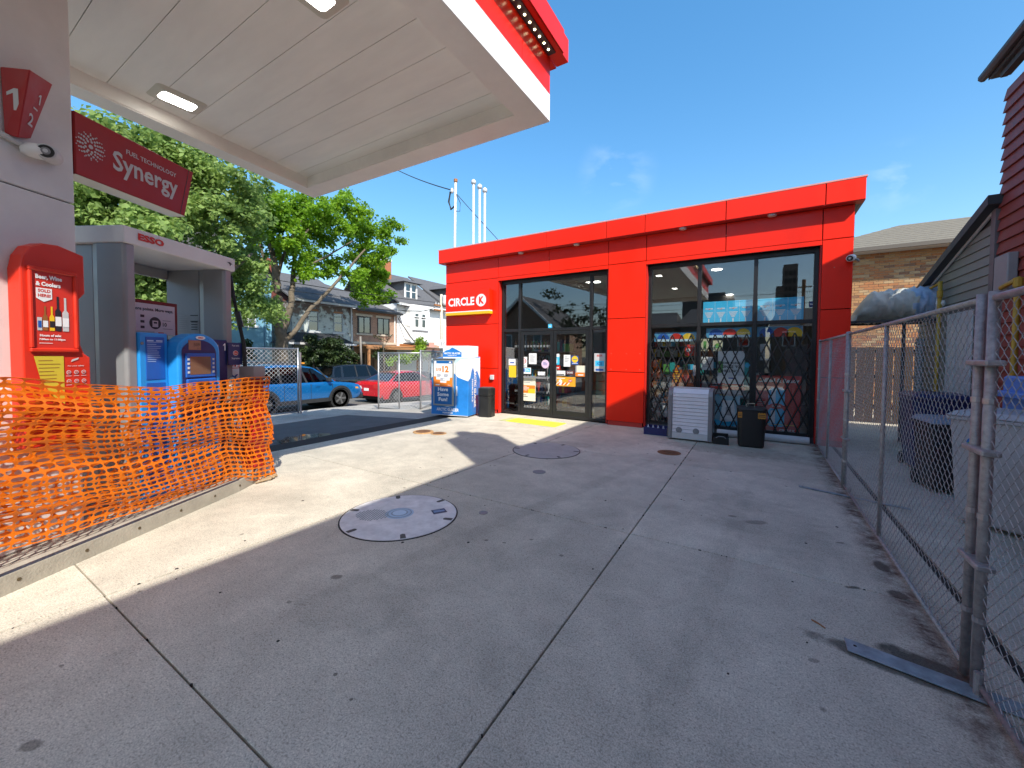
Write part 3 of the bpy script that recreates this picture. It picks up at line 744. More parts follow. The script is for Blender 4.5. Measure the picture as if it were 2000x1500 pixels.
sticker('yellow round sun sticker on a blue base on the right glass door', *S(1116, 695, 1129.5, 712), BLU2, lambda b, w, h: (b.disc(w * .5, h * .6, w * .46, 3, 1), b.rect(w * .2, h * .55, w * .8, h * .62, 4, 2), b.rect(w * .1, h * .1, w * .9, h * .16, 0, 1)))
sticker('small red hand sticker on the right glass door', *S(1084, 714, 1094, 722), REDP, lambda b, w, h: b.rect(w * .25, h * .35, w * .75, h * .6, 0, 1))
sticker('white opening hours label on the right glass door', *S(1085, 724, 1104, 733), WPR, lambda b, w, h: (b.rect(w * .1, h * .1, w * .9, h * .3, 1, 1),))
sticker('dark red label with the mirrored word DOEE on the right glass door', *S(1106, 724, 1122, 732), mat('label_maroon', (.10, .02, .025), .5), lambda b, w, h: b.text('DOEE', w * .1, h * .3, h=h * .45, mi=0))
sticker('grey and red card at the right edge of the right glass door', *S(1124, 714, 1143.5, 735.5), GPR, lambda b, w, h: (b.rect(w * .12, h * .38, w, h, 10, 1), b.rect(0, 0, w * .95, h * .36, 7, 1), b.rect(w * .25, h * .1, w * .8, h * .2, 0, 2)))
sticker('orange snack advert with white hot dog shapes low on the right glass door', *S(1083.5, 736, 1124, 754.5), mat('advert_amber', (.80, .36, .02), .5), lambda b, w, h: (b.poly([(w * .2, h * .1), (w * .34, h * .1), (w * .36, h * .6), (w * .27, h * .75), (w * .2, h * .6)], 0, 1), b.disc(w * .75, h * .6, w * .1, 2, 1, ry=h * .16), b.text('2/$5', w * .75, h * .52, w=w * .15, al='c', mi=0, l=2), *[b.poly([(w * (.04 + .09 * q), h * .12), (w * (.09 + .09 * q), h * .12), (w * (.2 + .09 * q), h * .4), (w * (.15 + .09 * q), h * .4)], 2 if q % 2 else 0, 2) for q in range(7)], b.rect(w * .05, h * .8, w * .5, h * .87, 0, 1)))
sticker('small blue shield sticker above the doors', *S(1070.5, 633, 1078, 641), CYAN, lambda b, w, h: b.rect(w * .2, h * .4, w * .8, h * .6, 0, 1))
sticker('small blue shield sticker in the upper right window', *at(1580.5, 593, Y=YS).to_2d()[:1], at(1592, 593, Y=YS).x, at(1586, 600, Y=YS).z, at(1586, 588.5, Y=YS).z, NAVY, lambda b, w, h: b.text('Bell', w * .5, h * .4, w=w * .6, al='c', mi=0))
sticker('white and blue beer poster in the narrow pane right of the doors', *S(1160.5, 690, 1182, 726), LGRY, lambda b, w, h: (b.text('BEER', w * .5, h * .82, w=w * .5, al='c', mi=2, l=1), b.rect(w * .1, h * .3, w * .9, h * .6, 8, 1), b.text('ICE', w * .5, h * .36, h=h * .16, al='c', mi=4), b.rect(w * .15, h * .05, w * .85, h * .16, 4, 1)))
# green crates / goods behind that pane
t = thing('goods_stack', 'stack of greenish boxed goods inside behind the narrow pane right of the doors', 'boxes', (-3.25, 9.6, 0))
for k in range(3): MB().box(-3.42, -3.06, 9.5, 9.8, .55 + k * .22, .75 + k * .22).build('box', mat('box_teal', (.10, .22, .18), .6), t)
MB().box(-3.45, -3.04, 9.48, 9.82, 0, .53).build('base_crate', DGRY, t)
# folding security gates outside the lower panes
for gi, (x0, x1) in enumerate(((-2.06, -1.13), (-1.05, -.12), (-.05, .83))):
    t = thing('folding_gate', 'black folding scissor gate across the %s lower window' % ('left', 'middle', 'right')[gi], 'gate', ((x0 + x1) / 2, YG - .09, 0), 'folding gates across the windows')
    z0, z1 = (.17, 2.06); st = (x1 - x0) / 5; k = .44 / .19
    for sgn, yy in ((1, YG - .105), (-1, YG - .088)):
        for q in range(-10, 16):
            # line z = z1 - k*|u-uc| family; u at top
            ut = x0 + st * (q + .5); pts = []
            za = []
            for (xx) in (x0 + .02, x1 - .02): za.append((xx, z1 - (xx - ut) * k * sgn))
            a, c = za
            def clip(p, q_):
                (xa, ya), (xb, yb) = p, q_
                ts = [0, 1]
                lo, hi = 0.0, 1.0
                for lim, s_ in ((z0, 1), (z1, -1)):
                    fa, fb = (ya - lim) * s_, (yb - lim) * s_
                    if fa < 0 and fb < 0: return None
                    if fa < 0: lo = max(lo, fa / (fa - fb))
                    elif fb < 0: hi = min(hi, fa / (fa - fb))
                if hi - lo < .06: return None
                return ((xa + (xb - xa) * lo, ya + (yb - ya) * lo), (xa + (xb - xa) * hi, ya + (yb - ya) * hi))
            r = clip(a, c)
            if r:
                (xa, za_), (xb, zb_) = r; d = Vector((xb - xa, 0, zb_ - za_)).normalized(); nn = Vector((-d.z, 0, d.x)) * .012
                A = Vector((xa, yy, za_)); B = Vector((xb, yy, zb_)); T_ = Vector((0, .006, 0))
                MB().hexa([A - nn, B - nn, B + nn, A + nn], [A - nn + T_, B - nn + T_, B + nn + T_, A + nn + T_]).build('slat', BLK, t)
    MB().box(x0, x0 + .02, YG - .11, YG - .07, .14, 1.95).build('side_channel', BLK, t)
    MB().box(x1 - .02, x1, YG - .11, YG - .07, .14, 1.95).build('side_channel', BLK, t)
    MB().box(x1 - .04, x1 + .01, YG - .125, YG - .11, 1.2, 1.42).build('lock_box', MGRY if gi == 0 else BLK, t)
# ================================================================== THINGS IN FRONT OF THE SHOP
# ice freezer
IF = Fr((-7.35, 7.82, 0), (.982, .184, 0), (-.184, .982, 0), (0, 0, 1))
ice = thing('ice_freezer', 'blue and white outdoor ice freezer with snowy mountain print beside the store corner', 'freezer', (-6.85, 8.2, 0))
W = 1.09
MB(IF).hexa([(0, 0, .03), (W, 0, .03), (W, .72, .03), (0, .72, .03)], [(0, .03, 1.50), (W, .03, 1.50), (W, .72, 1.56), (0, .72, 1.56)]).build('cabinet', ICEB, ice, bevel=.012)
MB(IF).box(.28, W - .03, .12, .66, 1.5, 1.84).build('top_sign', mat('ice_white', (.78, .82, .84), .45), ice, bevel=.01)
SFR = Fr(IF((0, .03, 0)), IF.x, IF.y, IF.z)
b = MB(Fr(IF((0, .0, 0)), IF.x, Vector(IF.y), Vector((-.184 * -.0, 0, 1))))
def mz(pts, mi, l=1): b.quad([(p[0], .0005 * 0 + .03 * (p[1] - .03) / 1.47 - l * .0014, p[1]) for p in pts], mi)
mz([(0, 1.5), (0, 1.0), (.12, 1.07), (.2, .98), (.5, 1.1), (.62, 1.18), (.8, 1.02), (W, .93), (W, 1.5)], 0)
mz([(0, 1.5), (0, 1.28), (.25, 1.4), (.45, 1.5)], 1, 2)
mz([(.6, 1.5), (.72, 1.36), (.86, 1.5)], 1, 2)
mz([(.02, 1.25), (.1, 1.32), (.2, 1.05), (.05, 1.12)], 1, 2)
b.build('front_print', [mat('snow_white', (.80, .84, .86), .5), ICEL], ice)
b = MB(Fr(IF((W, 0, 0)), IF.y, -IF.x, IF.z))     # right side, seen by the camera
b.poly([(.02, 1.50), (.0, .93), (.12, 1.0), (.2, 1.2), (.28, 1.28), (.38, 1.12), (.52, 1.2), (.70, .95), (.70, 1.54)], 0, 1)
b.build('side_print', [mat('snow_white', (.80, .84, .86), .5)], ice)
b = MB(Fr(IF((W, 0, 0)), Vector((0, 0, -1)), -IF.x, IF.y))
b.text('ARCTIC GLACIER', -1.22, .34, h=.13, w=1.0, bold=.04); b.text('PREMIUM ICE', -.98, .22, h=.07, w=.6, bold=.03)
b.build('side_lettering', [WPR], ice)
b = MB(Fr(IF((0, .0, 0)), IF.x, IF.y, IF.z))
b.text('ARCTIC GLACIER', .50, .14, h=.08, w=.66, al='c', bold=.03); b.text('PREMIUM ICE', .50, .075, h=.04, w=.3, al='c', bold=.03)
b.poly([(.38, .232), (.5, .27), (.62, .232), (.5, .255)], 0, 2)
b.build('front_lettering', [WPR], ice)
b = MB(Fr(IF((.28, .12, 1.5)), IF.x, IF.y, IF.z)); 
b.poly([(.01, .05), (.56, .05), (.56, .17), (.5, .2), (.4, .25), (.28, .30), (.2, .24), (.1, .22), (.01, .16)], 1, 1)
b.text('ARCTIC GLACIER', .285, .12, h=.05, w=.5, al='c', bold=.04); b.text('PREMIUM ICE', .285, .075, h=.025, w=.26, al='c')
b.build('sign_print', [WPR, ICEB], ice)
MB(IF).box(.0, W, .0, .004, .026, .045).box(.74, .745, -.002, .02, .1, 1.4).build('trim', LGRY, ice)
pf = MB(IF).box(.09, .69, -.045, -.0, .28, 1.50).build('poster_frame', mat('frame_pewter', (.42, .42, .38), .4, metal=.5), ice, bevel=.008)
b = MB(Fr(IF((.09, -.046, .28)), IF.x, IF.y, IF.z))
b.rect(.04, .04, .56, .52, 0, 1); b.rect(.025, .5, .575, 1.17, 1, 2); b.poly([(.025, .5), (.575, .5), (.575, .74), (.5, .74), (.5, .66), (.4, .66), (.4, .6), (.22, .6), (.22, .68), (.1, .68), (.1, .76), (.025, .76)], 2, 3)
b.rect(.025, 1.10, .575, 1.17, 0, 3); b.disc(.07, 1.13, .035, 3, 4); b.rect(.48, 1.115, .54, 1.15, 3, 4)
b.text('2/$', .08, .90, h=.085, w=.17, mi=2, l=4, bold=.03); b.text('12', .28, .87, h=.17, w=.19, mi=2, l=4, bold=.05)
for (x, y) in ((.12, .74), (.33, .74), (.22, .64)): b.lines(x, x + .14, y + .08, y, 4, 4, 4, seed=int(x * 100))
b.rect(.08, .53, .2, .56, 3, 4); b.rect(.44, .535, .52, .545, 3, 4)
b.text('Have', .30, .38, h=.10, w=.3, al='c', mi=3, l=3, bold=.03); b.text('Some', .30, .25, h=.10, w=.34, al='c', mi=3, l=3, bold=.03); b.text('Fun!', .30, .12, h=.10, w=.26, al='c', mi=3, l=3, bold=.03)
b.build('poster', [mat('poster_blue', (.01, .12, .36), .45), WPR, ORG, WPR, NAVY], pf)
MB(IF).box(.05, .73, -.07, .02, 1.5, 1.515).build('frame_hood', MGRY, ice)
MB(IF).box(.76, .79, -.045, 0, .55, .8).build('door_handle', LGRY, ice, bevel=.006)
# black bin by the ice freezer
t = thing('waste_bin', 'black square waste bin with clipped corners beside the ice freezer', 'bin', (-6.0, 8.5, 0))
F = rotf((-6.03, 8.5, 0), 12)
def oct_(h, c): return [(-h + c, -h), (h - c, -h), (h, -h + c), (h, h - c), (h - c, h), (-h + c, h), (-h, h - c), (-h, -h + c)]
MB(F).prism(oct_(.185, .06), 0, .54).build('body', BLKP, t, bevel=.006)
MB(F).prism(oct_(.19, .06), .548, .745).build('hood', BLKP, t, bevel=.012)
MB(F).prism(oct_(.16, .06), .745, .765).build('lid', DGRY, t, bevel=.005)
# yellow mat
MATY = mat('mat_yellow', (.66, .72, .05), .8, bump=.8, bs=90, var=.1)
t = thing('door_mat', 'flat yellow mat lying in front of the glass doors', 'mat', (-4.5, 8.35, 0))
MB().prism([(-5.19, 8.12), (-3.84, 8.03), (-3.82, 8.62), (-5.16, 8.66)], .002, .014).build('mat', MATY, t)
MB().prism([(-5.40, 8.13), (-5.2, 8.12), (-5.17, 8.66), (-5.37, 8.68)], .002, .008).build('worn_edge', mat('mat_worn', (.45, .46, .22), .9), t)
# rolling shutter cabinet
t = thing('shutter_cabinet', 'grey metal cabinet with a closed rolling shutter standing before the window', 'cabinet', (-1.08, 8.4, 0))
F = Fr((-1.47, 8.14, 0))
for x0, x1 in ((0, .075), (.70, .775)):
    prof = [(0, .02), (0, .86), (.03, .95), (.10, .995), (.42, 1.0), (.42, .02)]
    MB(F).prism(prof, x0, x1, 'x').build('side_frame', mat('cabinet_frame', (.23, .23, .24), .45, metal=.4), t, bevel=.006)
MB(F).box(.075, .70, .12, .42, .98, 1.0).box(.075, .70, .40, .42, .03, .98).build('shell', LGRY, t)
SHUT = mat('shutter_lilac', (.74, .71, .74), .35, var=.05)
for k in range(11):
    z = .15 + k * .068
    y = .02
    MB(F).hexa([(.075, y, z), (.70, y, z), (.70, y + .02, z), (.075, y + .02, z)], [(.075, y + .008, z + .064), (.70, y + .008, z + .064), (.70, y + .02, z + .064), (.075, y + .02, z + .064)]).build('shutter_slat', SHUT, t, bevel=.003)
MB(F).hexa([(.075, .028, .90), (.70, .028, .90), (.70, .04, .90), (.075, .04, .90)], [(.075, .10, .985), (.70, .10, .985), (.70, .11, .98), (.075, .11, .98)]).build('shutter_slat', SHUT, t)
MB(F).box(.075, .70, .01, .04, .03, .145).build('bottom_bar', LGRY, t, bevel=.004)
for x in (.20, .50): MB(F).lathe([(.055, -.002), (.05, -.006), (.01, -.008)], 16, (x, .018, .195), axis='y').build('finger_pull', MGRY, t)
# blue crate, small black crate, white roll
t = thing('blue_crate', 'dark blue plastic crate on the ground left of the shutter cabinet', 'crate', (-1.75, 8.55, 0))
F = Fr((-1.98, 8.38, 0))
for nm, (x0, x1, y0, y1) in dict(a=(0, .45, 0, .015), b=(0, .45, .36, .375), c=(0, .015, .015, .36), d=(.435, .45, .015, .36)).items():
    MB(F).box(x0, x1, y0, y1, .0, .15).build('wall', mat('crate_blue', (.015, .02, .11), .45), t)
MB(F).box(.015, .435, .015, .36, 0, .015).build('base', mat('crate_blue', (.015, .02, .11), .45), t)
for k in range(4): MB(F).lathe([(.03, .02), (.03, .13), (.012, .16), (.012, .19)], 10, (.07 + k * .1, .08, 0)).build('bottle', mat('bottle_white', (.55, .55, .62), .4), t)
t = thing('black_crate', 'small black plastic crate between the shutter cabinet and the black barrel', 'crate', (-.55, 8.3, 0))
F = rotf((-.68, 8.14, 0), 6)
MB(F).box(0, .26, 0, .012, 0, .13).box(0, .26, .24, .252, 0, .17).box(0, .012, .012, .24, 0, .15).box(.248, .26, .012, .24, 0, .15).box(0, .26, 0, .25, 0, .012).build('tray', BLKP, t, bevel=.004)
MB(F).tube([(.05, -.01, .12), (.09, -.02, .15), (.17, -.02, .15), (.21, -.01, .12)], .008).build('grip', MGRY, t)
t = thing('white_pipe', 'thick white pipe lying along the foot of the right window', 'pipe', (.3, 8.95, 0))
MB().lathe([(.07, 0), (.07, 1.5)], 20, (-.68, 9.0, .075), axis='x').build('pipe', LGRY, t, auto=True)
MB().lathe([(.072, 0), (.05, .002)], 20, (.822, 9.0, .075), axis='x').build('end_cap', WHT, t)
# black barrel bin with handle and orange label
t = thing('barrel_bin', 'tall black bin with yellow wavy labels and a wire handle before the right window', 'bin', (-.09, 8.35, 0))
F = rotf((-.09, 8.36, 0), 4)
def rr(h, r, n=5, hy=None):
    hy = hy or h; out = []
    for cx, cy, a0 in ((h - r, hy - r, 0), (-h + r, hy - r, 90), (-h + r, -hy + r, 180), (h - r, -hy + r, 270)):
        for k in range(n): a = R_(a0 + 90 * k / (n - 1)); out.append((cx + r * math.cos(a), cy + r * math.sin(a)))
    return out
MB(F).hexa([(x, y, .03) for x, y in rr(.20, .07)], [(x, y, .66) for x, y in rr(.225, .08)]).build('body', BLKP, t, auto=True)
MB(F).hexa([(x, y, .0) for x, y in rr(.185, .07)], [(x, y, .03) for x, y in rr(.2, .07)]).build('foot', BLKP, t)
MB(F).hexa([(x, y, .66) for x, y in rr(.235, .08)], [(x, y, .70) for x, y in rr(.225, .08)]).build('lid', BLKP, t, bevel=.008)
MB(F).tube([(-.07, 0, .70), (-.07, 0, .76), (.05, 0, .765), (.05, 0, .70)], .007).build('handle', mat('handle_cream', (.6, .55, .4), .4), t)
for (x0, x1, lab) in ((.09, .205, None), (-.215, -.15, None)):
    b = MB(Fr(F((0, -.2255, 0)), F.x, F.y, F.z)); n = 6
    pts = [(x0, .53)] + [(x0 + (x1 - x0) * k / n, .53 - (.008 if k % 2 else 0)) for k in range(1, n)] + [(x1, .53), (x1, .62)] + [(x1 - (x1 - x0) * k / n, .62 + (.012 if k % 2 else 0)) for k in range(1, n)] + [(x0, .62)]
    b.poly(pts, 0, 2)
    for q in range(2): b.rect(x0 + .008, .555 + .028 * q, x1 - .008, .568 + .028 * q, 1, 3)
    b.build('label', [mat('label_amber', (.50, .22, .02), .5), BPR], t)
# ================================================================== COVERS IN THE GROUND
COVER = mat('cover_composite', (.72, .70, .68), .6, var=.2, vs=7, bump=.6, bs=120)
IRON = mat('rusty_iron', (.20, .09, .035), .8, var=.45, vs=18, bump=.7, bs=60)
def manhole(c, r, label, fancy):
    t = thing('manhole_cover', label, 'manhole cover', (c[0], c[1], 0))
    MB().lathe([(r + .014, .0), (r + .014, .0035)], 64, (c[0], c[1], 0)).build('rim_gap', JOINT, t)
    MB().lathe([(r, .0), (r, .0065), (r - .006, .0085)], 64, (c[0], c[1], 0)).build('lid', COVER if fancy else mat('cover_dull', (.40, .385, .36), .75, var=.15, vs=5, bump=.5, bs=120), t)
    for k in range(6):
        a = R_(20 + 60 * k); p = (c[0] + (r - .04) * math.cos(a), c[1] + (r - .04) * math.sin(a))
        F = Fr((p[0], p[1], .0088), (math.cos(a), math.sin(a), 0), (-math.sin(a), math.cos(a), 0))
        MB(F).prism([(-.05, -.022), (.03, -.025), (.03, .025), (-.05, .022), (-.062, 0)], 0, .001).build('pick_slot', mat('slot_dark', (.10, .095, .085), .9), t)
    if fancy:
        hb = mat('hub_blue', (.38, .50, .62), .5, var=.1)
        for q, (ra, mm_) in enumerate(((.14, hb), (.122, mat('hub_grey', (.28, .33, .38), .7)), (.108, hb), (.082, mat('hub_grey', (.28, .33, .38), .7)), (.068, mat('hub_pale', (.50, .62, .74), .5)))):
            MB().lathe([(ra, .0085 + q * .0012), (ra - .004, .0096 + q * .0012)], 32, (c[0] - .03, c[1] + .02, 0)).build('hub_ring', mm_, t)
        F = rotf((c[0] + .27, c[1] + .27, .0088), 58)
        b = MB(F).box(-.07, .07, -.055, .055, 0, .0012); b.box(-.055, .055, -.02, .02, .0012, .002, 1); b.box(-.05, .02, .028, .04, .0012, .002, 1)
        b.build('badge', [mat('badge_navy', (.02, .03, .07), .5), mat('badge_blue', (.16, .26, .42), .5)], t)
        b = MB(rotf((c[0] - .22, c[1] - .16, .0088), 20))
        for i in range(13):
            for j in range(9):
                if ((i - 6) / 6.5) ** 2 + ((j - 4) / 4.5) ** 2 < 1: b.box(i * .026 - .16, i * .026 - .149, j * .03 - .13, j * .03 - .105, 0, .0018)
        b.build('tread', mat('tread_grey', (.30, .33, .33), .7), t, stuff=True)
manhole((-3.0, 2.75), .555, 'large pale round tank cover with a blue hub in the near forecourt', True)
manhole((-3.02, 6.0), .555, 'large grey round tank cover farther away near the shop doors', False)
def smallcover(c, r, label, m, raised=.006):
    t = thing('valve_cover', label, 'valve cover', (c[0], c[1], 0))
    MB().lathe([(r, .0), (r, raised * .7), (r - .01, raised)], 28, (c[0], c[1], 0)).build('ring', m, t)
    b = MB()
    b.lathe([(r * .74, raised), (r * .74, raised + .003)], 24, (c[0], c[1], 0)); b.box(c[0] - r * .5, c[0] + r * .5, c[1] - .012, c[1] + .012, raised + .003, raised + .008)
    b.build('lid', mat('iron_brown', (.15, .07, .03), .8, var=.4, vs=20, bump=.6), t)
smallcover((-1.23, 6.98), .185, 'small round rusty valve cover in front of the shutter cabinet', IRON)
t = thing('valve_cover', 'tiny dark grey round cap near the middle of the forecourt', 'valve cover', (-2.53, 4.82, 0))
MB().lathe([(.09, .0), (.09, .004), (.08, .005)], 20, (-2.53, 4.82, 0)).build('cap', MGRY, t)
t = thing('valve_cover', 'tiny dark cap beside the rim of the large pale tank cover', 'valve cover', (-2.34, 3.25, 0))
MB().lathe([(.045, .0), (.045, .004)], 16, (-2.34, 3.25, 0)).build('cap', MGRY, t)
smallcover((-5.86, 6.0), .21, 'ochre valve cover ringed with sand in the sunlit concrete, the left of the two', mat('iron_ochre', (.42, .24, .10), .8, var=.3, vs=14, bump=.5), .02)
smallcover((-5.50, 6.07), .16, 'ochre valve cover in the sunlit concrete, the right of the two', mat('iron_ochre', (.42, .24, .10), .8, var=.3, vs=14, bump=.5), .008)
# puddle, litter and twigs
pts = [(-7.34 + .46 * math.cos(a_ / 10 * math.pi) * (1 + .16 * math.sin(3 * a_)), 4.42 + .52 * math.sin(a_ / 10 * math.pi) * (1 + .12 * math.cos(2 * a_))) for a_ in range(20)]
o = MB().quad([(x, y, gz(x, y) * .0 - .03) for x, y in pts]).build('puddle', mat('water_dark', (.02, .022, .025), .03, spec=.8), None)
for v in o.data.vertices: v.co.z = gz(-7.0, 4.4) + .004
o['kind'] = 'structure'
b = MB()
for i in range(60):
    x, y = random.uniform(-4.2, .85), random.uniform(.9, 8.6)
    r = random.uniform(.004, .011); b.lathe([(r * random.uniform(.7, 1.6), 0), (r, .003), (r * .3, .004)], 5, (x, y, 0))
o = b.build('grit', mat('grit_dark', (.035, .03, .028), .95), None); o['kind'] = 'stuff'; tag(o, 'scattered dark specks of grit on the forecourt concrete', 'grit')
t = thing('twig', 'short dark twig on the concrete near the galvanised foot', 'twig', (.3, 3.1, 0))
p = at(1598, 1219, Z=0); MB().tube([(p.x - .03, p.y + .02, .005), (p.x, p.y, .006), (p.x + .03, p.y - .03, .004)], .004, 5).build('stem', BROWNP, t)
# ================================================================== CANOPY
can = thing('fuel_canopy', 'large white forecourt canopy with red fascia and recessed lights over the pump island', 'canopy', (-4.3, 0, 4.3))
def lx(y, off=0): return -7.33 - (y - 4.55) * .137 + off
OUT = [(-2.36, 4.67), (-2.36, -5.0), (lx(-5.0), -5.0), (lx(4.58), 4.58)]
INN = [(-2.67, 4.33), (-2.67, -4.7), (lx(-4.7, .30), -4.7), (lx(4.28, .28), 4.26)]
for i in range(4):
    j = (i + 1) % 4
    MB().prism([OUT[i], OUT[j], INN[j], INN[i]], 4.60, 4.615).build('soffit_border', SOFF, can)
    a, c = Vector((*INN[i], 4.615)), Vector((*INN[j], 4.615))
    n = (c - a).normalized().cross(Vector((0, 0, 1))) * .012
    MB().hexa([a, c, c + n, a + n], [x + Vector((0, 0, .17)) for x in (a, c, c + n, a + n)]).build('recess_trim', SOFF, can)
seam = [4.366, 4.061]
while seam[-1] > -4.7: seam.append(seam[-1] - .416)
SP = mat('soffit_panel', (.86, .83, .76), .42, var=.07, vs=1.3, stretch=(.5, 2, 1))
for i in range(len(seam) - 1):
    y1, y0 = seam[i] - .003, seam[i + 1] + .003
    y1 = min(y1, 4.33); y0 = max(y0, -4.7)
    MB().prism([(lx(y0, .28), y0), (-2.66, y0), (-2.66, y1), (lx(y1, .28), y1)], 4.78, 4.795).build('soffit_panel', SP, can)
MB().prism(OUT, 4.81, 5.38).build('roof_core', DGRY, can)
def fasc(a, c, nout, z0, z1, th, m, name):
    a = Vector((*a, z0)); c = Vector((*c, z0)); n = Vector((*nout, 0)) * th
    lo = [a, a + n, c + n, c]
    return MB().hexa(lo, [p + Vector((0, 0, z1 - z0)) for p in lo]).build(name, m, can)
nl = Vector((-1, -.137)).normalized()
for (a, c, n) in ((OUT[0], OUT[1], (1, 0)), (OUT[3], OUT[0], (0, 1)), (OUT[2], OUT[3], tuple(nl)), (OUT[1], OUT[2], (0, -1))):
    fasc(a, c, n, 4.60, 4.93, .012, WHTB, 'white_band')
    fasc(a, c, n, 4.934, 5.38, .010, RED, 'red_band') if n != (1, 0) else None
    fasc(a, c, n, 5.38, 5.392, .19, RED, 'lip_underside')
    fasc((a[0] + n[0] * .18, a[1] + n[1] * .18), (c[0] + n[0] * .18, c[1] + n[1] * .18), n, 5.38, 5.66, .02, RED, 'lip_face')
    fasc(a, c, n, 5.64, 5.66, .18, RED, 'lip_top')
yy = 4.67
for k, yn in enumerate((3.97, 2.2, .45, -1.3, -3.0, -5.0)):
    fasc((-2.36, yy - .003), (-2.36, yn + .003), (1, 0), 4.934, 5.38, .010, RED, 'red_panel'); yy = yn
MB().box(-2.34, -2.18, 4.67, 4.85, 5.38, 5.66).build('lip_corner', RED, can)
MB().box(-2.34, -2.24, -4.9, 4.6, 5.365, 5.379).build('light_track', DGRY, can)
proto = MB().lathe([(.004, -.012), (.014, -.004), (.014, .0)], 8, (0, 0, 0)).build('led_bulb', LED, can)
proto.matrix_parent_inverse = can.matrix_basis.inverted(); proto.location = (-2.29, 4.5, 5.364)
for k in range(1, 46):
    o = proto.copy(); col.objects.link(o); o.location = (-2.29, 4.5 - k * .117, 5.364)
for (cx, cy) in ((-6.28, 2.13), (-3.40, 2.12), (-5.5, -1.3), (-3.40, -1.3)):
    F = Fr((cx, cy, 4.78))
    f = MB(F).hexa([(x, y_, -.024) for x, y_ in rr(.165, .06, hy=.22)], [(x, y_, -.0005) for x, y_ in rr(.205, .06, hy=.26)]).build('ceiling_light', mat('lamp_bezel', (.60, .56, .46), .4), can, auto=True)
    MB(F).hexa([(x, y_, -.032) for x, y_ in rr(.095, .04, hy=.165)], [(x, y_, -.0245) for x, y_ in rr(.11, .05, hy=.18)]).build('lens', LAMP, f)
# column
COLM = mat('column_white', (.70, .68, .66), .45, var=.06, vs=3, bump=.12, bs=180)
colm = thing('canopy_column', 'wide pale clad column holding up the canopy on the pump island', 'column', tuple(ISL((2.65, -4.1, .15))))
for z0, z1 in ((.15, 1.35), (1.356, 2.79), (2.797, 4.78)):
    MB(ISL).box(2.25, 2.96, -4.4, -3.8, z0, z1).build('cladding_panel', COLM, colm, bevel=.012, segs=2)
MB(ISL).box(2.27, 2.94, -4.38, -3.82, .15, 4.7).build('core', DGRY, colm)
# pump number sign
t = thing('pump_number_sign', 'red wedge shaped sign numbered 1 and 2 high on the pale column', 'sign', tuple(ISL((2.66, -3.8, 3.4))))
Tp = [ISL(p) for p in ((2.53, -3.795, 3.58), (2.60, -3.655, 3.60), (2.835, -3.795, 3.66))]
Bp = [ISL(p) for p in ((2.54, -3.795, 3.13), (2.565, -3.72, 3.11), (2.69, -3.795, 3.17))]
MB().hexa(Bp, Tp).build('body', ESSOR, t, bevel=.006)
def face_frame(p00, p10, p01):
    x = (p10 - p00).normalized(); n = x.cross(p01 - p00).normalized(); z = n.cross(x)
    return Fr(p00, x, -n, z) if True else None
def ff(a, bb, c):      # frame lying on a face: origin a, x to bb, up towards c, print steps outwards
    x = (bb - a).normalized(); n = x.cross(c - a).normalized(); z = n.cross(x).normalized(); return Fr(a, x, -n, z)
F = ff(Bp[0], Bp[1], Tp[0])
F1 = Fr(Bp[0] + Vector((0, 0, 0)), NS + IS * .6, -(NS * .6 - IS) * -1, (0, 0, 1))
nL = (Tp[1] - Tp[0]).cross(Bp[0] - Tp[0]).normalized()
nR = (Tp[2] - Tp[1]).cross(Bp[1] - Tp[1]).normalized()
for (n_, pa, pb, pc, items) in ((nL, Tp[0], Tp[1], Bp[0], (('1', .03, -.28, .15),)), (nR, Tp[1], Tp[2], Bp[1], (('1', .135, -.17, .075), ('2', .07, -.36, .09)))):
    if n_.dot(Vector((0, 0, HCAM)) - pa) < 0: n_ = -n_
    x = Vector((0, 0, 1)).cross(n_); x = x.normalized()
    if x.dot(pb - pa) < 0: x = -x
    z = n_.cross(x) if n_.cross(x).z > 0 else x.cross(n_)
    Fx = Fr(pa, x, -n_, z)
    for (s_, u, v, h) in items:
        b = MB(Fx)
        if s_ == '1': b.poly([(u + h * .22, v), (u + h * .40, v), (u + h * .40, v + h), (u + h * .26, v + h), (u, v + h * .78), (u, v + h * .62), (u + h * .22, v + h * .78)], 0, 2)
        else: b.text(s_, u, v, h=h, w=h * .62, bold=.02, l=2)
        b.build('numeral', [LGRY], t)
    if len(items) > 1: MB(Fx).rect(.10, -.225, .15, -.213, 0, 2).build('dash', [LGRY], t)
# dome camera on the column
t, F_ = bullet_cam('security_camera', 'white round security camera under the red number sign on the column', tuple(ISL((2.72, -3.70, 3.08))), (.95, -.35, -.12))
t.name = 'security_camera.001'
MB().lathe([(.03, 0), (.075, .015), (.078, .05), (.05, .085), (.01, .1)], 18, tuple(ISL((2.68, -3.745, 3.03)))).build('dome', WHT, t, smooth=True)
MB(ISL).tube([(2.3, -3.785, 3.13), (2.5, -3.785, 3.12), (2.64, -3.77, 3.09)], .02, 8).build('conduit', LGRY, t)
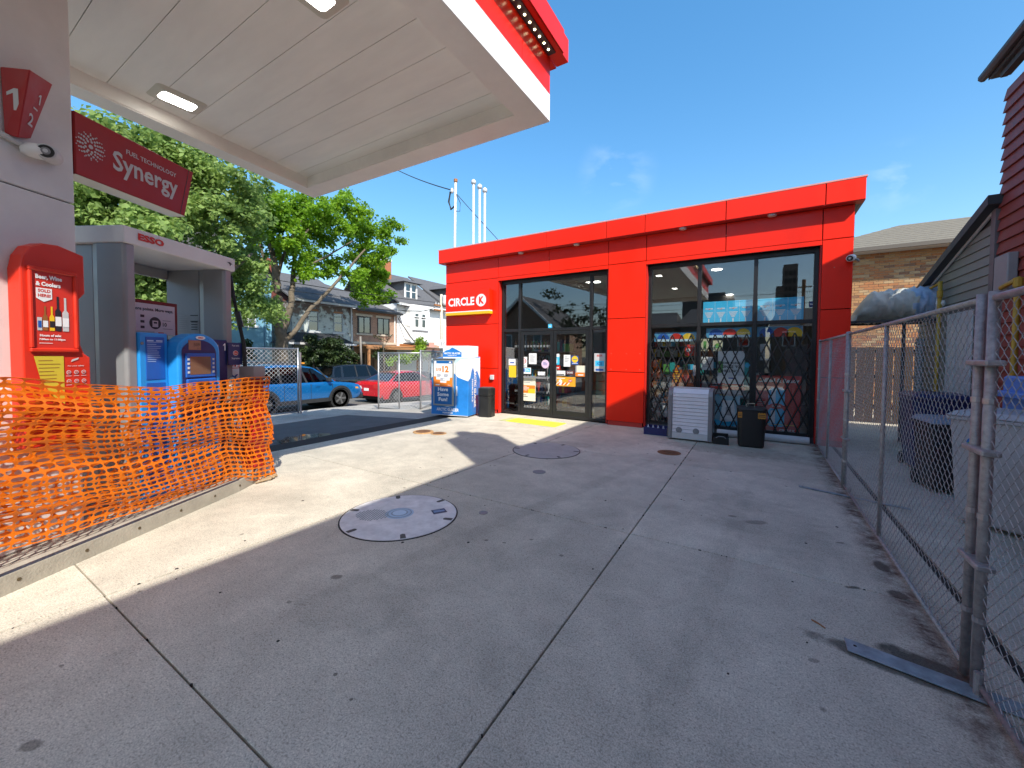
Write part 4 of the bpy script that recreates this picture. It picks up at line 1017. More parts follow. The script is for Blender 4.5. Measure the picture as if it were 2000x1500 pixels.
# Synergy blade sign
t = thing('fuel_sign', 'dark red slanted sign reading Synergy fixed to the pale column under the canopy', 'sign', tuple(ISL((3.5, -3.9, 3.3))))
SY = Fr(ISL((2.97, -3.80, 0)), IS, -NS, (0, 0, 1))
ZT, ZB = 3.55, 3.045
MB(SY).prism([(0, ZB), (.985, ZB), (1.10, ZT), (0, ZT)], 0, .16, 'y').build('body', ESSOR, t, bevel=.008)
MB(SY).prism([(.0, ZB - .006), (.98, ZB - .006), (.985, ZB - .001), (.0, ZB - .001)], .0, .16, 'y').build('light_strip', mat('strip_cream', (.75, .70, .58), .4), t)
MB(SY).prism([(.925, ZB + .003), (.93, ZB + .003), (1.045, ZT - .003), (1.04, ZT - .003)], -.002, .003, 'y').build('seam', DGRY, t)
b = MB(Fr(SY((0, 0, ZB)), SY.x, SY.y, SY.z))
cx, cz = .115, .27
b.disc(cx, cz, .017, 0, 2, n=14)
for rad, n, r in ((.042, 9, .0095), (.060, 12, .0085), (.078, 14, .009), (.094, 16, .0065), (.107, 14, .005)):
    for k in range(n):
        a = 2 * math.pi * (k + .5 * (int(rad * 1000) % 2)) / n; b.disc(cx + rad * math.cos(a), cz + rad * math.sin(a), r, 0, 2, n=12)
b.text('FUEL TECHNOLOGY', .40, .355, h=.042, w=.49, bold=.015)
b.text('Synergy', .285, .115, h=.225, w=.62, bold=.02)
b.build('lettering', [LGRY], t)
# red poster cabinet on the column
cab = thing('poster_cabinet', 'red rounded cabinet with a wine and beer poster on the front of the pale column', 'cabinet', tuple(ISL((2.75, -3.75, 1.7))))
out = [(2.53, .9), (2.95, .9), (2.95, 1.56), (2.91, 1.59), (2.885, 1.66), (2.885, 2.02), (2.925, 2.07), (2.925, 2.37), (2.76, 2.41), (2.66, 2.40), (2.59, 2.36), (2.55, 2.29), (2.53, 2.19)]
MB(ISL).prism(out, -3.80, -3.69, 'y').build('body', REDB, cab, bevel=.010, segs=2)
PF = Fr(ISL((2.56, -3.688, 1.60)), IS, -NS, (0, 0, 1))
w, h = .30, .62
MB(PF).box(0, w, -.02, 0, 0, .03).box(0, w, -.02, 0, h - .03, h).box(0, .025, -.02, 0, .03, h - .03).box(w - .025, w, -.02, 0, .03, h - .03).build('frame', REDB, cab, bevel=.007)
MB(PF).box(.025, w - .025, -.006, 0, .03, h - .03).build('poster', REDP, cab)
b = MB(Fr(PF((.025, -.007, .03)), PF.x, PF.y, PF.z)); w2, h2 = .25, .56
b.text('Beer, Wine', .02, .50, h=.038, w=.16, bold=.05); b.text('& Coolers', .02, .455, h=.032, w=.15, bold=.05)
b.poly([(.02, .44), (.02, .365), (.065, .34), (.115, .365), (.115, .44)], 0, 2); b.text('SOLD', .068, .41, w=.075, al='c', mi=1, l=3, bold=.03); b.text('HERE!', .068, .375, w=.075, al='c', mi=1, l=3, bold=.03)
def bottle(x, w_, hb, hn, mi, lab, z=.13):
    b.poly([(x, z), (x + w_, z), (x + w_, z + hb), (x + w_ * .68, z + hb + .02), (x + w_ * .68, z + hb + hn), (x + w_ * .32, z + hb + hn), (x + w_ * .32, z + hb + .02), (x, z + hb)], mi, 2); b.rect(x, z + hb * .25, x + w_, z + hb * .72, lab, 3)
b.rect(.022, .13, .05, .225, 2, 2); b.rect(.026, .15, .046, .2, 4, 3)
bottle(.055, .03, .10, .08, 5, 0); bottle(.095, .03, .10, .08, 3, 6); bottle(.13, .038, .15, .11, 6, 0); bottle(.175, .040, .14, .115, 2, 0)
b.text('Hours of sale:', .035, .085, h=.018, bold=.04); b.text('7:00am to 11:00pm', .03, .055, h=.018, w=.16, bold=.04); b.rect(.03, .035, .11, .039, 0, 2)
b.build('poster_print', [WPR, REDP, LGRY, YEL, BLU2, BROWNP, BPR], cab)
b = MB(Fr(ISL((2.56, -3.688, 1.30)), IS, -NS, (0, 0, 1)))
b.poly([(.025, .27), (.205, .27), (.205, -.10), (.13, -.03), (.06, .10)], 0, 2); b.lines(.05, .19, .24, .05, 7, 1, 3, th=.16)
b.build('notice', [YELN, BROWNP], cab)
b = MB(Fr(ISL((2.77, -3.688, 1.36)), IS, -NS, (0, 0, 1)))
b.poly([(.04, .165), (.09, .185), (.095, .20), (.05, .185)], 0, 2); b.text('For your safety', .02, .128, h=.012, w=.11, bold=.03)
for i in range(3):
    for j in range(2):
        cx, cz = .025 + i * .05, .085 - j * .07
        b.disc(cx, cz, .016, 0, 2, n=14); b.disc(cx, cz, .011, 1, 3, n=12); b.rect(cx - .006, cz - .002, cx + .006, cz + .003, 0, 4); b.rect(cx - .018, cz - .03, cx + .018, cz - .026, 0, 2)
b.build('icon_print', [LGRY, REDB], cab, stuff=True)
# ================================================================== FUEL DISPENSER
pmp = thing('fuel_dispenser', 'blue fuel pump with silver side posts and a white header reading ESSO', 'fuel pump', tuple(ISL((4.0, -4.2, .15))))
HDR = mat('header_white', (.74, .73, .72), .4, var=.05, vs=3)
hp = [(3.33, -3.80), (4.63, -3.80), (4.63, -4.66), (3.42, -4.66), (3.35, -4.60), (3.33, -4.5)]
MB(ISL).prism(hp, 2.60, 2.755).build('header', HDR, pmp, bevel=.008)
MB(ISL).box(3.42, 4.52, -4.62, -4.58, 2.49, 2.598).build('rear_header', mat('cream_board', (.66, .64, .56), .5), pmp)
b = MB(Fr(ISL((3.33, -3.798, 2.60)), IS, -NS, (0, 0, 1)))
b.text('ESSO', .125, .052, h=.066, w=.255, mi=0, bold=.05); 
b.poly([(1.16, .092), (1.21, .098), (1.235, .088), (1.25, .075), (1.23, .075), (1.215, .05), (1.205, .072), (1.19, .085)], 1, 2)
b.build('lettering', [REDP, DGRY], pmp)
for (s0, s1) in ((3.355, 3.44), (4.49, 4.585)):
    MB(ISL).prism([(s0 - .01, -3.84), (s0 + .01, -3.82), (s1, -3.82), (s1, -4.16), (s0 + .01, -4.16), (s0 - .02, -4.08)], .15, 2.60).build('side_post', SGRY, pmp, bevel=.006)
    MB(ISL).box(s0 + .02, s1, -4.60, -4.17, .15, 2.60).build('rear_post', SGRY, pmp, bevel=.006)
b = MB(Fr(ISL((4.488, -4.5, 0)), NS, IS, (0, 0, 1)))       # inner face of the right post
b.lines(.08, .20, 2.06, 1.86, 8, 1, 2, th=.2); b.rect(.23, 2.05, .33, 2.06, 0, 2); b.rect(.23, 1.98, .33, 1.99, 0, 2)
for k in range(4): b.rect(.24, 1.88 + k * .03, .32, 1.89 + k * .03, 0, 2)
b.build('label', [BPR, GPR], pmp)
MB(ISL).box(3.44, 4.489, -4.45, -3.86, .15, 1.74).build('cabinet', NAVY, pmp)
# advert panel
ad = MB(ISL).box(3.45, 4.03, -4.03, -3.99, 1.79, 2.13).build('advert_frame', mat('frame_maroon', (.14, .01, .012), .4), pmp)
AF = Fr(ISL((3.45, -3.989, 1.79)), IS, -NS, (0, 0, 1)); b = MB(AF)
b.rect(0, .0, .55, .305, 0, 1); b.text('More points. More ways.', .10, .225, h=.042, w=.43, mi=1, l=2, bold=.03)
for k, s_ in enumerate(('10', '30', '70')): b.text(s_, .10, .165 - k * .055, h=.026, mi=1, bold=.01); b.rect(.18, .165 - k * .055, .22, .19 - k * .055, 1, 2)
b.disc(.33, .115, .062, 1, 2); b.rect(.30, .075, .36, .14, 0, 3); b.rect(.312, .11, .348, .128, 1, 4)
b.text('10', .41, .085, h=.042, mi=1, bold=.03); b.rect(.41, .145, .5, .149, 1, 2); b.rect(.41, .06, .52, .064, 1, 2); b.rect(.02, .012, .32, .03, 2, 2); b.rect(.36, .012, .42, .024, 3, 2)
b.build('advert_print', [mat('advert_pinkish', (.56, .47, .50), .5), BPR, GPR, REDP], ad)
# blue front: left panel
MB(ISL).prism([(3.441, .16), (3.73, .16), (3.73, 1.795), (3.441, 1.795)], -3.86, -3.80, 'y').build('left_panel', BLU1, pmp, bevel=.01)
MB(ISL).box(3.50, 3.69, -3.80, -3.795, 1.34, 1.755).box(3.50, 3.69, -3.80, -3.795, .30, 1.31).build('inset_panel', BLU2, pmp, bevel=.003)
MB(ISL).lathe([(.014, 0), (.014, .006)], 12, (3.468, -3.80, 1.69), axis='y').build('lock', MGRY, pmp)
b = MB(Fr(ISL((3.50, -3.794, 1.34)), IS, -NS, (0, 0, 1)))
b.rect(.012, .372, .075, .384, 0, 1); b.rect(.10, .372, .165, .384, 0, 1); b.rect(.012, .362, .165, .366, 0, 1); b.lines(.012, .16, .345, .16, 10, 0, 1, th=.22)
b.build('instructions', [mat('print_paleblue', (.45, .58, .78), .5)], pmp)
# payment terminal
arc = [(3.73 + .0, .16), (4.26, .16), (4.25, 1.62)] + [(3.99 + .26 * math.cos(R_(a_)), 1.62 + .19 * math.sin(R_(a_))) for a_ in range(15, 166, 15)] + [(3.73, 1.62)]
MB(ISL).prism(arc, -3.86, -3.69, 'y').build('terminal_housing', BLU1, pmp, bevel=.02, segs=2)
arc2 = [(3.765, .9), (4.19, .9), (4.19, 1.60)] + [(3.975 + .215 * math.cos(R_(a_)), 1.60 + .14 * math.sin(R_(a_))) for a_ in range(15, 166, 15)] + [(3.765, 1.60)]
TF = Fr(ISL((0, -3.688, 0)), IS, -NS, (0, 0, 1))
b = MB(TF); b.poly(arc2, 0, 1); b.build('terminal_face', [NAVY], pmp)
MB(ISL).box(3.80, 4.165, -3.69, -3.672, 1.345, 1.60).build('screen_bezel', BLU2, pmp, bevel=.006)
MB(ISL).box(3.80, 4.165, -3.69, -3.66, 1.17, 1.33).build('keypad_shelf', BLU2, pmp, bevel=.01)
MB(ISL).box(3.845, 3.99, -3.69, -3.684, 1.635, 1.735).build('price_display', LCD, pmp)
MB(ISL).box(3.845, 4.10, -3.674, -3.670, 1.375, 1.565).build('screen', mat('screen_brown', (.17, .10, .065), .15), pmp)
b = MB(Fr(ISL((0, -3.683, 0)), IS, -NS, (0, 0, 1))); b.text('509', 3.975, 1.672, h=.036, al='r', bold=0, l=1); b.text('50.1', 3.98, 1.642, h=.018, al='r', bold=0, l=1); b.build('digits', [LCDD], pmp)
kb = MB(ISL)
for k in range(4):
    for s_ in (3.815, 4.122): kb = MB(ISL).box(s_, s_ + .02, -3.674, -3.666, 1.39 + k * .045, 1.412 + k * .045).build('soft_key', LGRY, pmp)
MB(ISL).box(3.90, 4.06, -3.664, -3.650, 1.20, 1.30).build('card_reader', BLKP, pmp, bevel=.006)
MB(ISL).lathe([(.018, 0), (.018, .006)], 12, (3.835, -3.66, 1.27), axis='y').build('lock', MGRY, pmp)
b = MB(Fr(ISL((3.99, -3.687, 1.765)), IS, -NS, (0, 0, 1))); b.disc(0, 0, .06, 0, 2, ry=.02); b.text('ESSO', 0, -.009, h=.018, w=.06, al='c', mi=1, l=3, bold=.04); b.build('badge', [WPR, REDP], pmp)
# right navy panel with number and notes
MB(ISL).box(4.262, 4.487, -3.86, -3.80, .16, 1.76).build('right_panel', NAVY, pmp, bevel=.01)
b = MB(Fr(ISL((4.262, -3.799, 0)), IS, -NS, (0, 0, 1)))
b.poly([(.175, 1.635), (.19, 1.635), (.19, 1.72), (.178, 1.72), (.155, 1.70), (.155, 1.687), (.175, 1.70)], 0, 2); b.rect(.025, 1.40, .10, 1.55, 1, 1); b.lines(.035, .09, 1.54, 1.41, 6, 2, 2); b.rect(.02, 1.60, .09, 1.70, 3, 1)
b.build('notices', [WPR, mat('note_pink', (.60, .36, .36), .6), REDP, GPR], pmp)
# black box, nozzle and hose
MB(ISL).box(4.30, 4.44, -3.80, -3.74, .95, 1.25).build('nozzle_boot', BLKP, pmp, bevel=.01)
nz_ = MB(ISL).tube([(4.36, -3.70, 1.02), (4.37, -3.68, 1.16), (4.39, -3.70, 1.27), (4.46, -3.72, 1.29)], .03, 8).build('nozzle', mat('nozzle_beige', (.40, .38, .33), .4), pmp)
MB(ISL).tube([(4.62, -3.86, 2.55), (4.64, -3.84, 2.3), (4.67, -3.80, 2.0), (4.70, -3.76, 1.7), (4.70, -3.74, 1.2), (4.66, -3.70, .7), (4.5, -3.68, .45), (4.4, -3.68, .7), (4.4, -3.69, 1.05)], .022, 8).build('hose', RUB, pmp, smooth=True)
MB(ISL).tube([(4.66, -3.81, 2.12), (4.685, -3.785, 1.93)], .033, 8).build('hose_swivel', BLKP, pmp)
MB(ISL).tube([(4.60, -3.9, 2.62), (4.62, -3.86, 2.5)], .03, 8).build('hose_coupling', BLKP, pmp)
# placard and banner
t = thing('placard', 'navy placard with a small oval emblem hanging at the right end of the fuel pump', 'placard', tuple(ISL((4.6, -3.78, 1.5))))
PL = Fr(ISL((4.47, -3.775, 1.46)), IS, -NS, (0, 0, 1))
MB(PL).box(0, .22, 0, .012, 0, .27).build('board', NAVY, t)
b = MB(PL); b.text('Fuel with', .11, .225, h=.022, al='c', mi=0); b.disc(.11, .145, .042, 0, 1, ry=.032); b.disc(.11, .145, .035, 1, 2, ry=.025); b.text('Esso', .11, .135, h=.02, al='c', mi=0, l=3); b.text('Supreme', .11, .065, h=.028, w=.13, al='c', mi=0); b.build('lettering', [LGRY, REDP], t)
t = thing('price_banner', 'white board with red bands and blue letters below the navy placard', 'board', tuple(ISL((4.75, -3.95, 1.2))))
PB = Fr(ISL((4.60, -3.93, .75)), IS, -NS, (0, 0, 1))
MB(PB).box(0, .25, 0, .02, 0, .76).build('board', WPR, t)
b = MB(PB); b.rect(0, .66, .23, .73, 0, 1); b.text('SALE', .115, .67, h=.05, w=.2, al='c', mi=2, bold=.04); b.text('EX', .11, .50, h=.085, w=.2, al='c', mi=1, bold=.05); b.rect(0, .40, .25, .425, 0, 1); b.rect(0, .2, .25, .25, 0, 1); b.build('lettering', [REDP, BLU2, WPR], t)
# red post with grey cap
t = thing('guard_post', 'red post with a square grey cap inside the netting at the island end', 'post', tuple(ISL((4.78, -3.72, .15))))
MB(ISL).box(4.68, 4.86, -3.80, -3.62, .15, 1.28).build('post', mat('post_red', (.40, .02, .02), .45), t, bevel=.01)
MB(ISL).box(4.67, 4.87, -3.81, -3.61, 1.285, 1.44).build('cap', mat('cap_grey', (.26, .24, .24), .5), t, bevel=.006)
# ================================================================== ORANGE NETTING
NETM = bpy.data.materials.new('netting_orange'); NETM.use_nodes = True
n = NETM.node_tree.nodes; l = NETM.node_tree.links; bs_ = n['Principled BSDF']; tr = n.new('ShaderNodeBsdfTranslucent'); k_ = n.new('ShaderNodeMixShader')
bs_.inputs['Base Color'].default_value = (.86, .24, .01, 1); bs_.inputs['Roughness'].default_value = .4; tr.inputs[0].default_value = (.95, .25, .01, 1); k_.inputs[0].default_value = .35
l.new(bs_.outputs[0], k_.inputs[1]); l.new(tr.outputs[0], k_.inputs[2]); l.new(k_.outputs[0], n['Material Output'].inputs[0])
S0, S1 = 1.35, 4.885
T0, T1 = -3.565, -4.83
L1 = S1 - S0; L2 = T0 - T1; LT = L1 * 2 + L2
def netpath(d):
    if d < L1: return S0 + d, T0, 0
    if d < L1 + L2: return S1, T0 - (d - L1), 1
    return S1 - (d - L1 - L2), T1, 2
def interp(x, tab):
    if x <= tab[0][0]: return tab[0][1]
    for (a, b_), (c, e) in zip(tab, tab[1:]):
        if x <= c: return b_ + (e - b_) * (x - a) / (c - a)
    return tab[-1][1]
TOPZ = [(1.35, 1.46), (2.35, 1.43), (2.75, 1.37), (3.14, 1.305), (3.42, 1.285), (4.13, 1.305), (4.5, 1.31), (4.885, 1.315)]
BOTZ = [(1.35, .30), (2.3, .275), (2.75, .235), (3.14, .20), (3.5, .18), (4.2, .155), (4.5, .06), (4.885, .0)]
def netpt(d, v, inner=0):
    s, t_, side = netpath(d)
    if side == 0: zt, zb = interp(s, TOPZ), interp(s, BOTZ)
    elif side == 1: zt, zb = 1.31 - .03 * math.sin((d - L1) / L2 * math.pi), .1
    else: zt, zb = 1.30 + .05 * math.sin(s * 1.9), .17
    # sag and ripple
    z = zb + (zt - zb) * v + .006 * math.sin(s * 9 + v * 5) + .030 * math.sin(s * 2.3 + v * 13) * v * (1 - v) * 2.2
    off = .014 * math.sin(s * 4 + v * 2.6 + side) * math.sin(v * math.pi) + .034 * math.sin(v * 12.5 + s * 1.7) * math.sin(v * math.pi) ** .5 + .012 * math.sin(v * 31 + s * 3.1)
    if inner: off = off * -.7 - .085; z = z * .985 + .012 * math.sin(s * 6.3); s = min(s, 4.83)
    if side == 0 and s > 4.3 and not inner: off += (s - 4.3) * .07 * (1 - v) ** 3 * 2
    if side == 0: return ISL((s, t_ + off, z))
    if side == 1: return ISL((s + off * .8 + .05 * (1 - v) ** 4, t_, z))
    return ISL((s, t_ - off, z))
NC, NR = int(LT / .098), 25
b = MB(); idx = {}
V = []; Fq = []
NF = int(NC * L1 / LT)
for ii in range(NC + NF):
    inner = ii >= NC; i = ii - NC if inner else ii
    for j in range(NR):
        d0, dd_ = LT * i / NC, LT / NC; v0, dv = j / NR, 1 / NR
        rm = (.035 if random.random() < .92 else .07)
        ring = []; hole = []
        for (a, c) in ((0, 0), (.5, 0), (1, 0), (1, .5), (1, 1), (.5, 1), (0, 1), (0, .5)): ring.append(netpt(d0 + dd_ * (a + .45 * math.sin((v0 + dv * c) * 7.3 + inner * 2) + .2 * math.sin((v0 + dv * c) * 17)), v0 + dv * c, inner))
        h = (.45 if inner else .39) * random.uniform(.85, 1.1); w = .5 - rm
        sh_ = .10 * math.sin(i * .9 + j * 1.7)
        for (a, c) in ((.5 - w * .78, .5 - h * .75), (.5, .5 - h), (.5 + w * .78, .5 - h * .75), (.5 + w, .5), (.5 + w * .78, .5 + h * .75), (.5, .5 + h), (.5 - w * .78, .5 + h * .75), (.5 - w, .5)):
            hole.append(netpt(d0 + dd_ * (clamp(a + sh_ * (c - .5), .03, .97) + .45 * math.sin((v0 + dv * c) * 7.3 + inner * 2) + .2 * math.sin((v0 + dv * c) * 17)), v0 + dv * c, inner))
        base = len(V); V += ring + hole
        for q in range(8): Fq.append((base + q, base + (q + 1) % 8, base + 8 + (q + 1) % 8, base + 8 + q))
b.v = V; b.f = Fq; b.m = [0] * len(Fq)
o = b.build('safety_netting', NETM)
md = o.modifiers.new('s', 'SOLIDIFY'); md.thickness = .0025; md.offset = 0
tag(o, 'bright orange plastic safety netting wrapped round the pump island', 'netting')
b = MB(ISL)     # gathered netting and rope at the foot of the corner
for k in range(9): b.tube([(4.55 + k * .04, -3.52 + .03 * math.sin(k), .02 + .01 * (k % 3)), (4.7 + k * .02, -3.46 + .03 * math.cos(k * 2), .03), (4.9, -3.5 - .02 * k, .02)], .012, 5)
o = b.build('netting_hem', mat('rope_tan', (.34, .24, .14), .8)); tag(o, 'dirty gathered rope lying at the foot of the netting corner', 'rope')
# ================================================================== CHAIN LINK
def chain(b, F, x0, x1, z0, z1, w=.034, h=.034, r=.0018, jit=.003):
    n = int((x1 - x0) / w); m = int((z1 - z0) / h)
    for k in range(n):
        pts = []
        for q in range(m + 1):
            side = (q + k) % 2
            x = x0 + (k + side) * w; y = .0025 * (1 if side else -1)
            pts.append((x + (-.0015 if side else .0015), y + jit * math.sin(q * .35 + k * .22), z0 + q * h))
        # triangular section tubes, shared rings
        base = len(b.v); N = len(pts)
        for i, p in enumerate(pts):
            for a in (90, 210, 330): b.v.append(F((p[0] + r * math.cos(R_(a)), p[1] + r * math.sin(R_(a)), p[2])))
        for i in range(N - 1):
            for a in range(3): b.f.append((base + i * 3 + a, base + i * 3 + (a + 1) % 3, base + (i + 1) * 3 + (a + 1) % 3, base + (i + 1) * 3 + a)); b.m.append(0)
def fence_panel(label, F, L, h=1.86, z=.045, mids=(), r=.02, w=.034, wr=.0018, group=None, m=None, foot=True, lap=True, mm=None):
    t = thing('chain_link_fence', label, 'fence', tuple(F((L / 2, 0, 0))), group)
    m = m or SILVD
    for x in (0, L): MB(F).tube([(x, 0, z - .03), (x, 0, h + z + .01)], r, 12).build('post', m, t, smooth=True)
    MB(F).tube([(r, 0, h + z - .02), (L - r, 0, h + z - .02)], r * .85, 10).build('top_rail', m, t, smooth=True)
    MB(F).tube([(r, 0, z + .01), (L - r, 0, z + .01)], r * .75, 10).build('bottom_rail', m, t, smooth=True)
    for x in mids: MB(F).tube([(x, 0, z + .02), (x, 0, h + z - .03)], r * .85, 10).build('mid_post', m, t, smooth=True)
    b = MB(); chain(b, F, r, L - r, z + .02, h + z - .03, w, w, wr)
    b.build('wire_mesh', mm or m, t)
    for x in (0, L):
        for zz in (.35, .85, 1.4):
            s_ = 1 if x == 0 else -1
            MB(F).tube([(x, 0, zz - .012), (x, 0, zz + .012)], r + .004, 10).build('tie_band', SILV, t)
    return t
FX_ = .92
fence_panel('far chain link panel joining the right end of the store', Fr((FX_, 6.28, 0), (0, 1, 0), (-1, 0, 0)), 2.60, mids=(1.35,), group=None)
fence_panel('middle chain link panel with one mid post on the right side', Fr((FX_, 2.87, 0), (0, 1, 0), (-1, 0, 0)), 3.32, mids=(1.69,), r=.0185)
fence_panel('nearest chain link panel running out of the frame at the right edge', Fr((FX_ + .01, -.76, 0), (0, 1, 0), (-1, 0, 0)), 3.53, mids=(), r=.021)
def clampband(y, z, x=FX_):
    MB().box(x - .032, x + .034, y - .11, y + .11, z - .014, z + .014).build('clamp', SILVD, CL, bevel=.006)
CL = thing('steel_clamp', 'steel clamps tying the two nearest chain link panels together', 'clamp', (FX_, 2.81, 1.2))
for z in (.62, 1.16, 1.58): clampband(2.81, z)
CL = thing('steel_clamp', 'steel clamps tying the middle and far chain link panels together', 'clamp', (FX_, 6.40, 1.2))
for z in (.62, 1.2): clampband(6.23, z)
def footplate(label, y, x0, x1, sk=0.0, w=.045):
    t = thing('steel_stand', label, 'fence foot', (FX_, y, 0), None)
    MB().hexa([(x0, y - w + sk, .006), (x1, y - w - sk, .006), (x1, y + w - sk, .006), (x0, y + w + sk, .006)], [(x0, y - w + sk, .014), (x1, y - w - sk, .014), (x1, y + w - sk, .014), (x0, y + w + sk, .014)]).build('plate', mat('foot_steel', (.27, .32, .35), .45, metal=.35, var=.35, vs=14, bump=.2, bs=90), t, bevel=.002)
    MB().box(x0, x1, y - w - .001 - abs(sk) * 0, y - w + .006, .014, .030).build('edge_flange', mat('foot_steel', (.16, .19, .21), .45), t) if sk == 0 else None
    MB().tube([(FX_, y, .014), (FX_, y, .12)], .017, 10).build('stub', SILVD, t)
    MB().lathe([(.008, .0145), (.008, .016)], 10, (x0 + .04, y + sk, 0)).build('hole', JOINT, t)
footplate('wide flat steel foot under the joint of the two nearest fence panels', 2.72, .45, 1.50, sk=.10, w=.058)
footplate('thin flat steel foot under the joint of the middle and far fence panels', 5.88, .46, 1.40, w=.03, sk=.14)
# street side panels
SF_ = SILV
p0, p1 = Vector((-13.3, 2.55, 0)), Vector((-11.45, 6.45, 0))
z_ = gz(-12, 5)
def sp_panel(label, a, c, **k):
    a = Vector(a); c = Vector(c); d = (c - a); L = d.length; x = Vector((d.x, d.y, 0)).normalized()
    return fence_panel(label, Fr(a, x, (-x.y, x.x, 0)), L, m=SILV, w=.06, wr=.0045, r=.026, mm=mat('zinc_bright', (.62, .63, .64), .5), **k)
P1 = at(583, 806, X=-11.35); P0 = P1 + Vector((-.35, -3.3, 0))
sp_panel('chain link panel by the street behind the fuel pump, in front of the blue car', (P0.x, P0.y, P1.z - .03), (P1.x, P1.y, P1.z - .03), mids=())
t = thing('steel_stand', 'flat foot under the street side panel by the blue car', 'fence foot', (P1.x, P1.y, P1.z))
MB().box(P1.x - .35, P1.x + .4, P1.y - .05, P1.y + .02, P1.z - .04, P1.z - .03).box(P1.x - .02, P1.x + .02, P1.y + .05, P1.y + .09, P1.z - .03, P1.z + 1.75).build('plate', SILV, t)
A_ = at(743, 794, X=-11.2); zz = gz(A_.x, A_.y)
A_ = Vector((-10.75, 8.93, gz(-10.75, 8.9) - .02)); B_ = Vector((-9.15, 9.25, gz(-9.15, 9.2) - .02)); C_ = Vector((-10.9, 12.6, gz(-10.9, 12.6) - .02))
sp_panel('chain link panel standing open towards the viewer beside the red car', A_, B_, mids=(.82,))
sp_panel('chain link panel running back behind the ice freezer past the red car', B_, C_, mids=(1.8,))
t = thing('steel_stand', 'flat foot under the open panel beside the red car', 'fence foot', tuple(A_))
MB().box(A_.x - .3, A_.x + .3, A_.y - .04, A_.y + .04, A_.z, A_.z + .01).build('plate', SILV, t)
# ================================================================== RIGHT SIDE: HOUSE, ADDITION, ALLEY
XW = 2.6
rh = thing('red_house', 'house with dark red horizontal siding and a dark overhanging eave at the right edge', 'house', (4.5, 4, 0))
MB().box(XW + .03, 8, -6, 7.72, -.1, 5.05).box(XW + .03, 8, -6, 5.0, 5.05, 6.62).build('wall', mat('red_wall_core', (.14, .03, .022), .8), rh)
k = 0; z = .25
while z < 6.6:
    y1 = 7.75 if z < 4.95 else 5.0
    MB().hexa([(XW - .008, -1.0, z), (XW + .03, -1.0, z), (XW + .03, y1 + .012, z), (XW - .008, y1 + .012, z)], [(XW + .018, -1.0, z + .146), (XW + .03, -1.0, z + .146), (XW + .03, y1, z + .146), (XW + .018, y1, z + .146)]).build('siding_board', REDSID, rh)
    z += .15
MB().box(XW - .0, XW + .03, -1, 7.75, -.1, .25).build('foundation', MGRY, rh)
DK = mat('eave_dark', (.045, .047, .05), .6, var=.2)
MB().prism([(2.33, 5.13), (2.39, 5.05), (XW + .05, 5.18), (8, 7.4), (8, 7.6), (2.33, 5.27)], -.0, 7.86, 'y').build('wing_roof', DK, rh) if False else None
MB().hexa([(2.42, 5.0, 5.17), (2.42, 7.66, 5.17), (5.4, 7.66, 6.6), (5.4, 5.0, 6.6)], [(2.42, 5.0, 5.28), (2.42, 7.66, 5.28), (5.4, 7.66, 6.75), (5.4, 5.0, 6.75)]).build('wing_roof', SHING, rh)
MB().box(2.335, 2.425, 5.0, 7.72, 5.18, 5.28).build('gutter', DK, rh, bevel=.03)
MB().box(2.47, 2.53, 5.0, 7.5, 5.09, 5.154).box(2.43, XW, 5.0, 7.62, 5.155, 5.168).build('eave_board', DK, rh)
MB().hexa([(2.36, -6.3, 6.60), (2.36, 5.02, 6.60), (6, 5.02, 8.5), (6, -6.3, 8.5)], [(2.36, -6.3, 6.76), (2.36, 5.02, 6.76), (6, 5.02, 8.7), (6, -6.3, 8.7)]).build('main_roof', SHING, rh)
MB().box(2.45, 3.0, .4, 1.35, 6.6, 8.55).lathe([(.2, 8.55), (.17, 8.9)], 10, (2.6, .9, 0)).build('chimney', mat('chimney_brick', (.22, .08, .05), .85), rh)
MB().box(XW - .09, XW - .0, 7.22, 7.55, 2.42, 2.88).build('meter_box', mat('meter_grey', (.30, .29, .29), .5, var=.1), rh, bevel=.01)
# grey addition
ga = thing('grey_addition', 'low grey sided lean-to with a steep dark roof edge behind the red house', 'shed', (4, 9.2, 0))
prof = [(7.76, -.1), (10.7, -.1), (10.7, 2.72), (7.95, 3.52), (7.76, 3.56)]
MB().prism(prof, XW + .035, 6, 'x').build('wall', mat('grey_wall_core', (.12, .12, .11), .8), ga)
z = .1
while z < 3.5:
    def ytop(zz): return 10.7 if zz < 2.72 else 10.7 - (zz - 2.72) / .8 * 2.75
    y1, y1b = ytop(z), ytop(z + .13)
    if y1b < 8.05: break
    MB().hexa([(XW + .004, 7.90, z), (XW + .035, 7.90, z), (XW + .035, y1, z), (XW + .004, y1, z)], [(XW + .022, 7.90, z + .128), (XW + .035, 7.90, z + .128), (XW + .035, y1b, z + .128), (XW + .022, y1b, z + .128)]).build('siding_board', GRYSID, ga)
    z += .132
MB().box(XW - .02, XW + .034, 7.775, 7.895, .0, 3.56).build('corner_post', mat('post_taupe', (.16, .14, .14), .6, var=.2), ga)
MB().hexa([(XW - .12, 7.7, 3.60), (XW - .12, 10.95, 2.64), (6, 10.95, 2.64), (6, 7.7, 3.60)], [(XW - .12, 7.7, 3.72), (XW - .12, 10.95, 2.76), (6, 10.95, 2.76), (6, 7.7, 3.72)]).build('roof', DK, ga)
MB().hexa([(XW - .02, 7.9, 3.50), (XW - .02, 10.75, 2.655), (XW + .0, 10.75, 2.655), (XW + .0, 7.9, 3.50)], [(XW - .02, 7.9, 3.55), (XW - .02, 10.75, 2.70), (XW + .0, 10.75, 2.70), (XW + .0, 7.9, 3.55)]).build('rake_board', LGRY, ga)
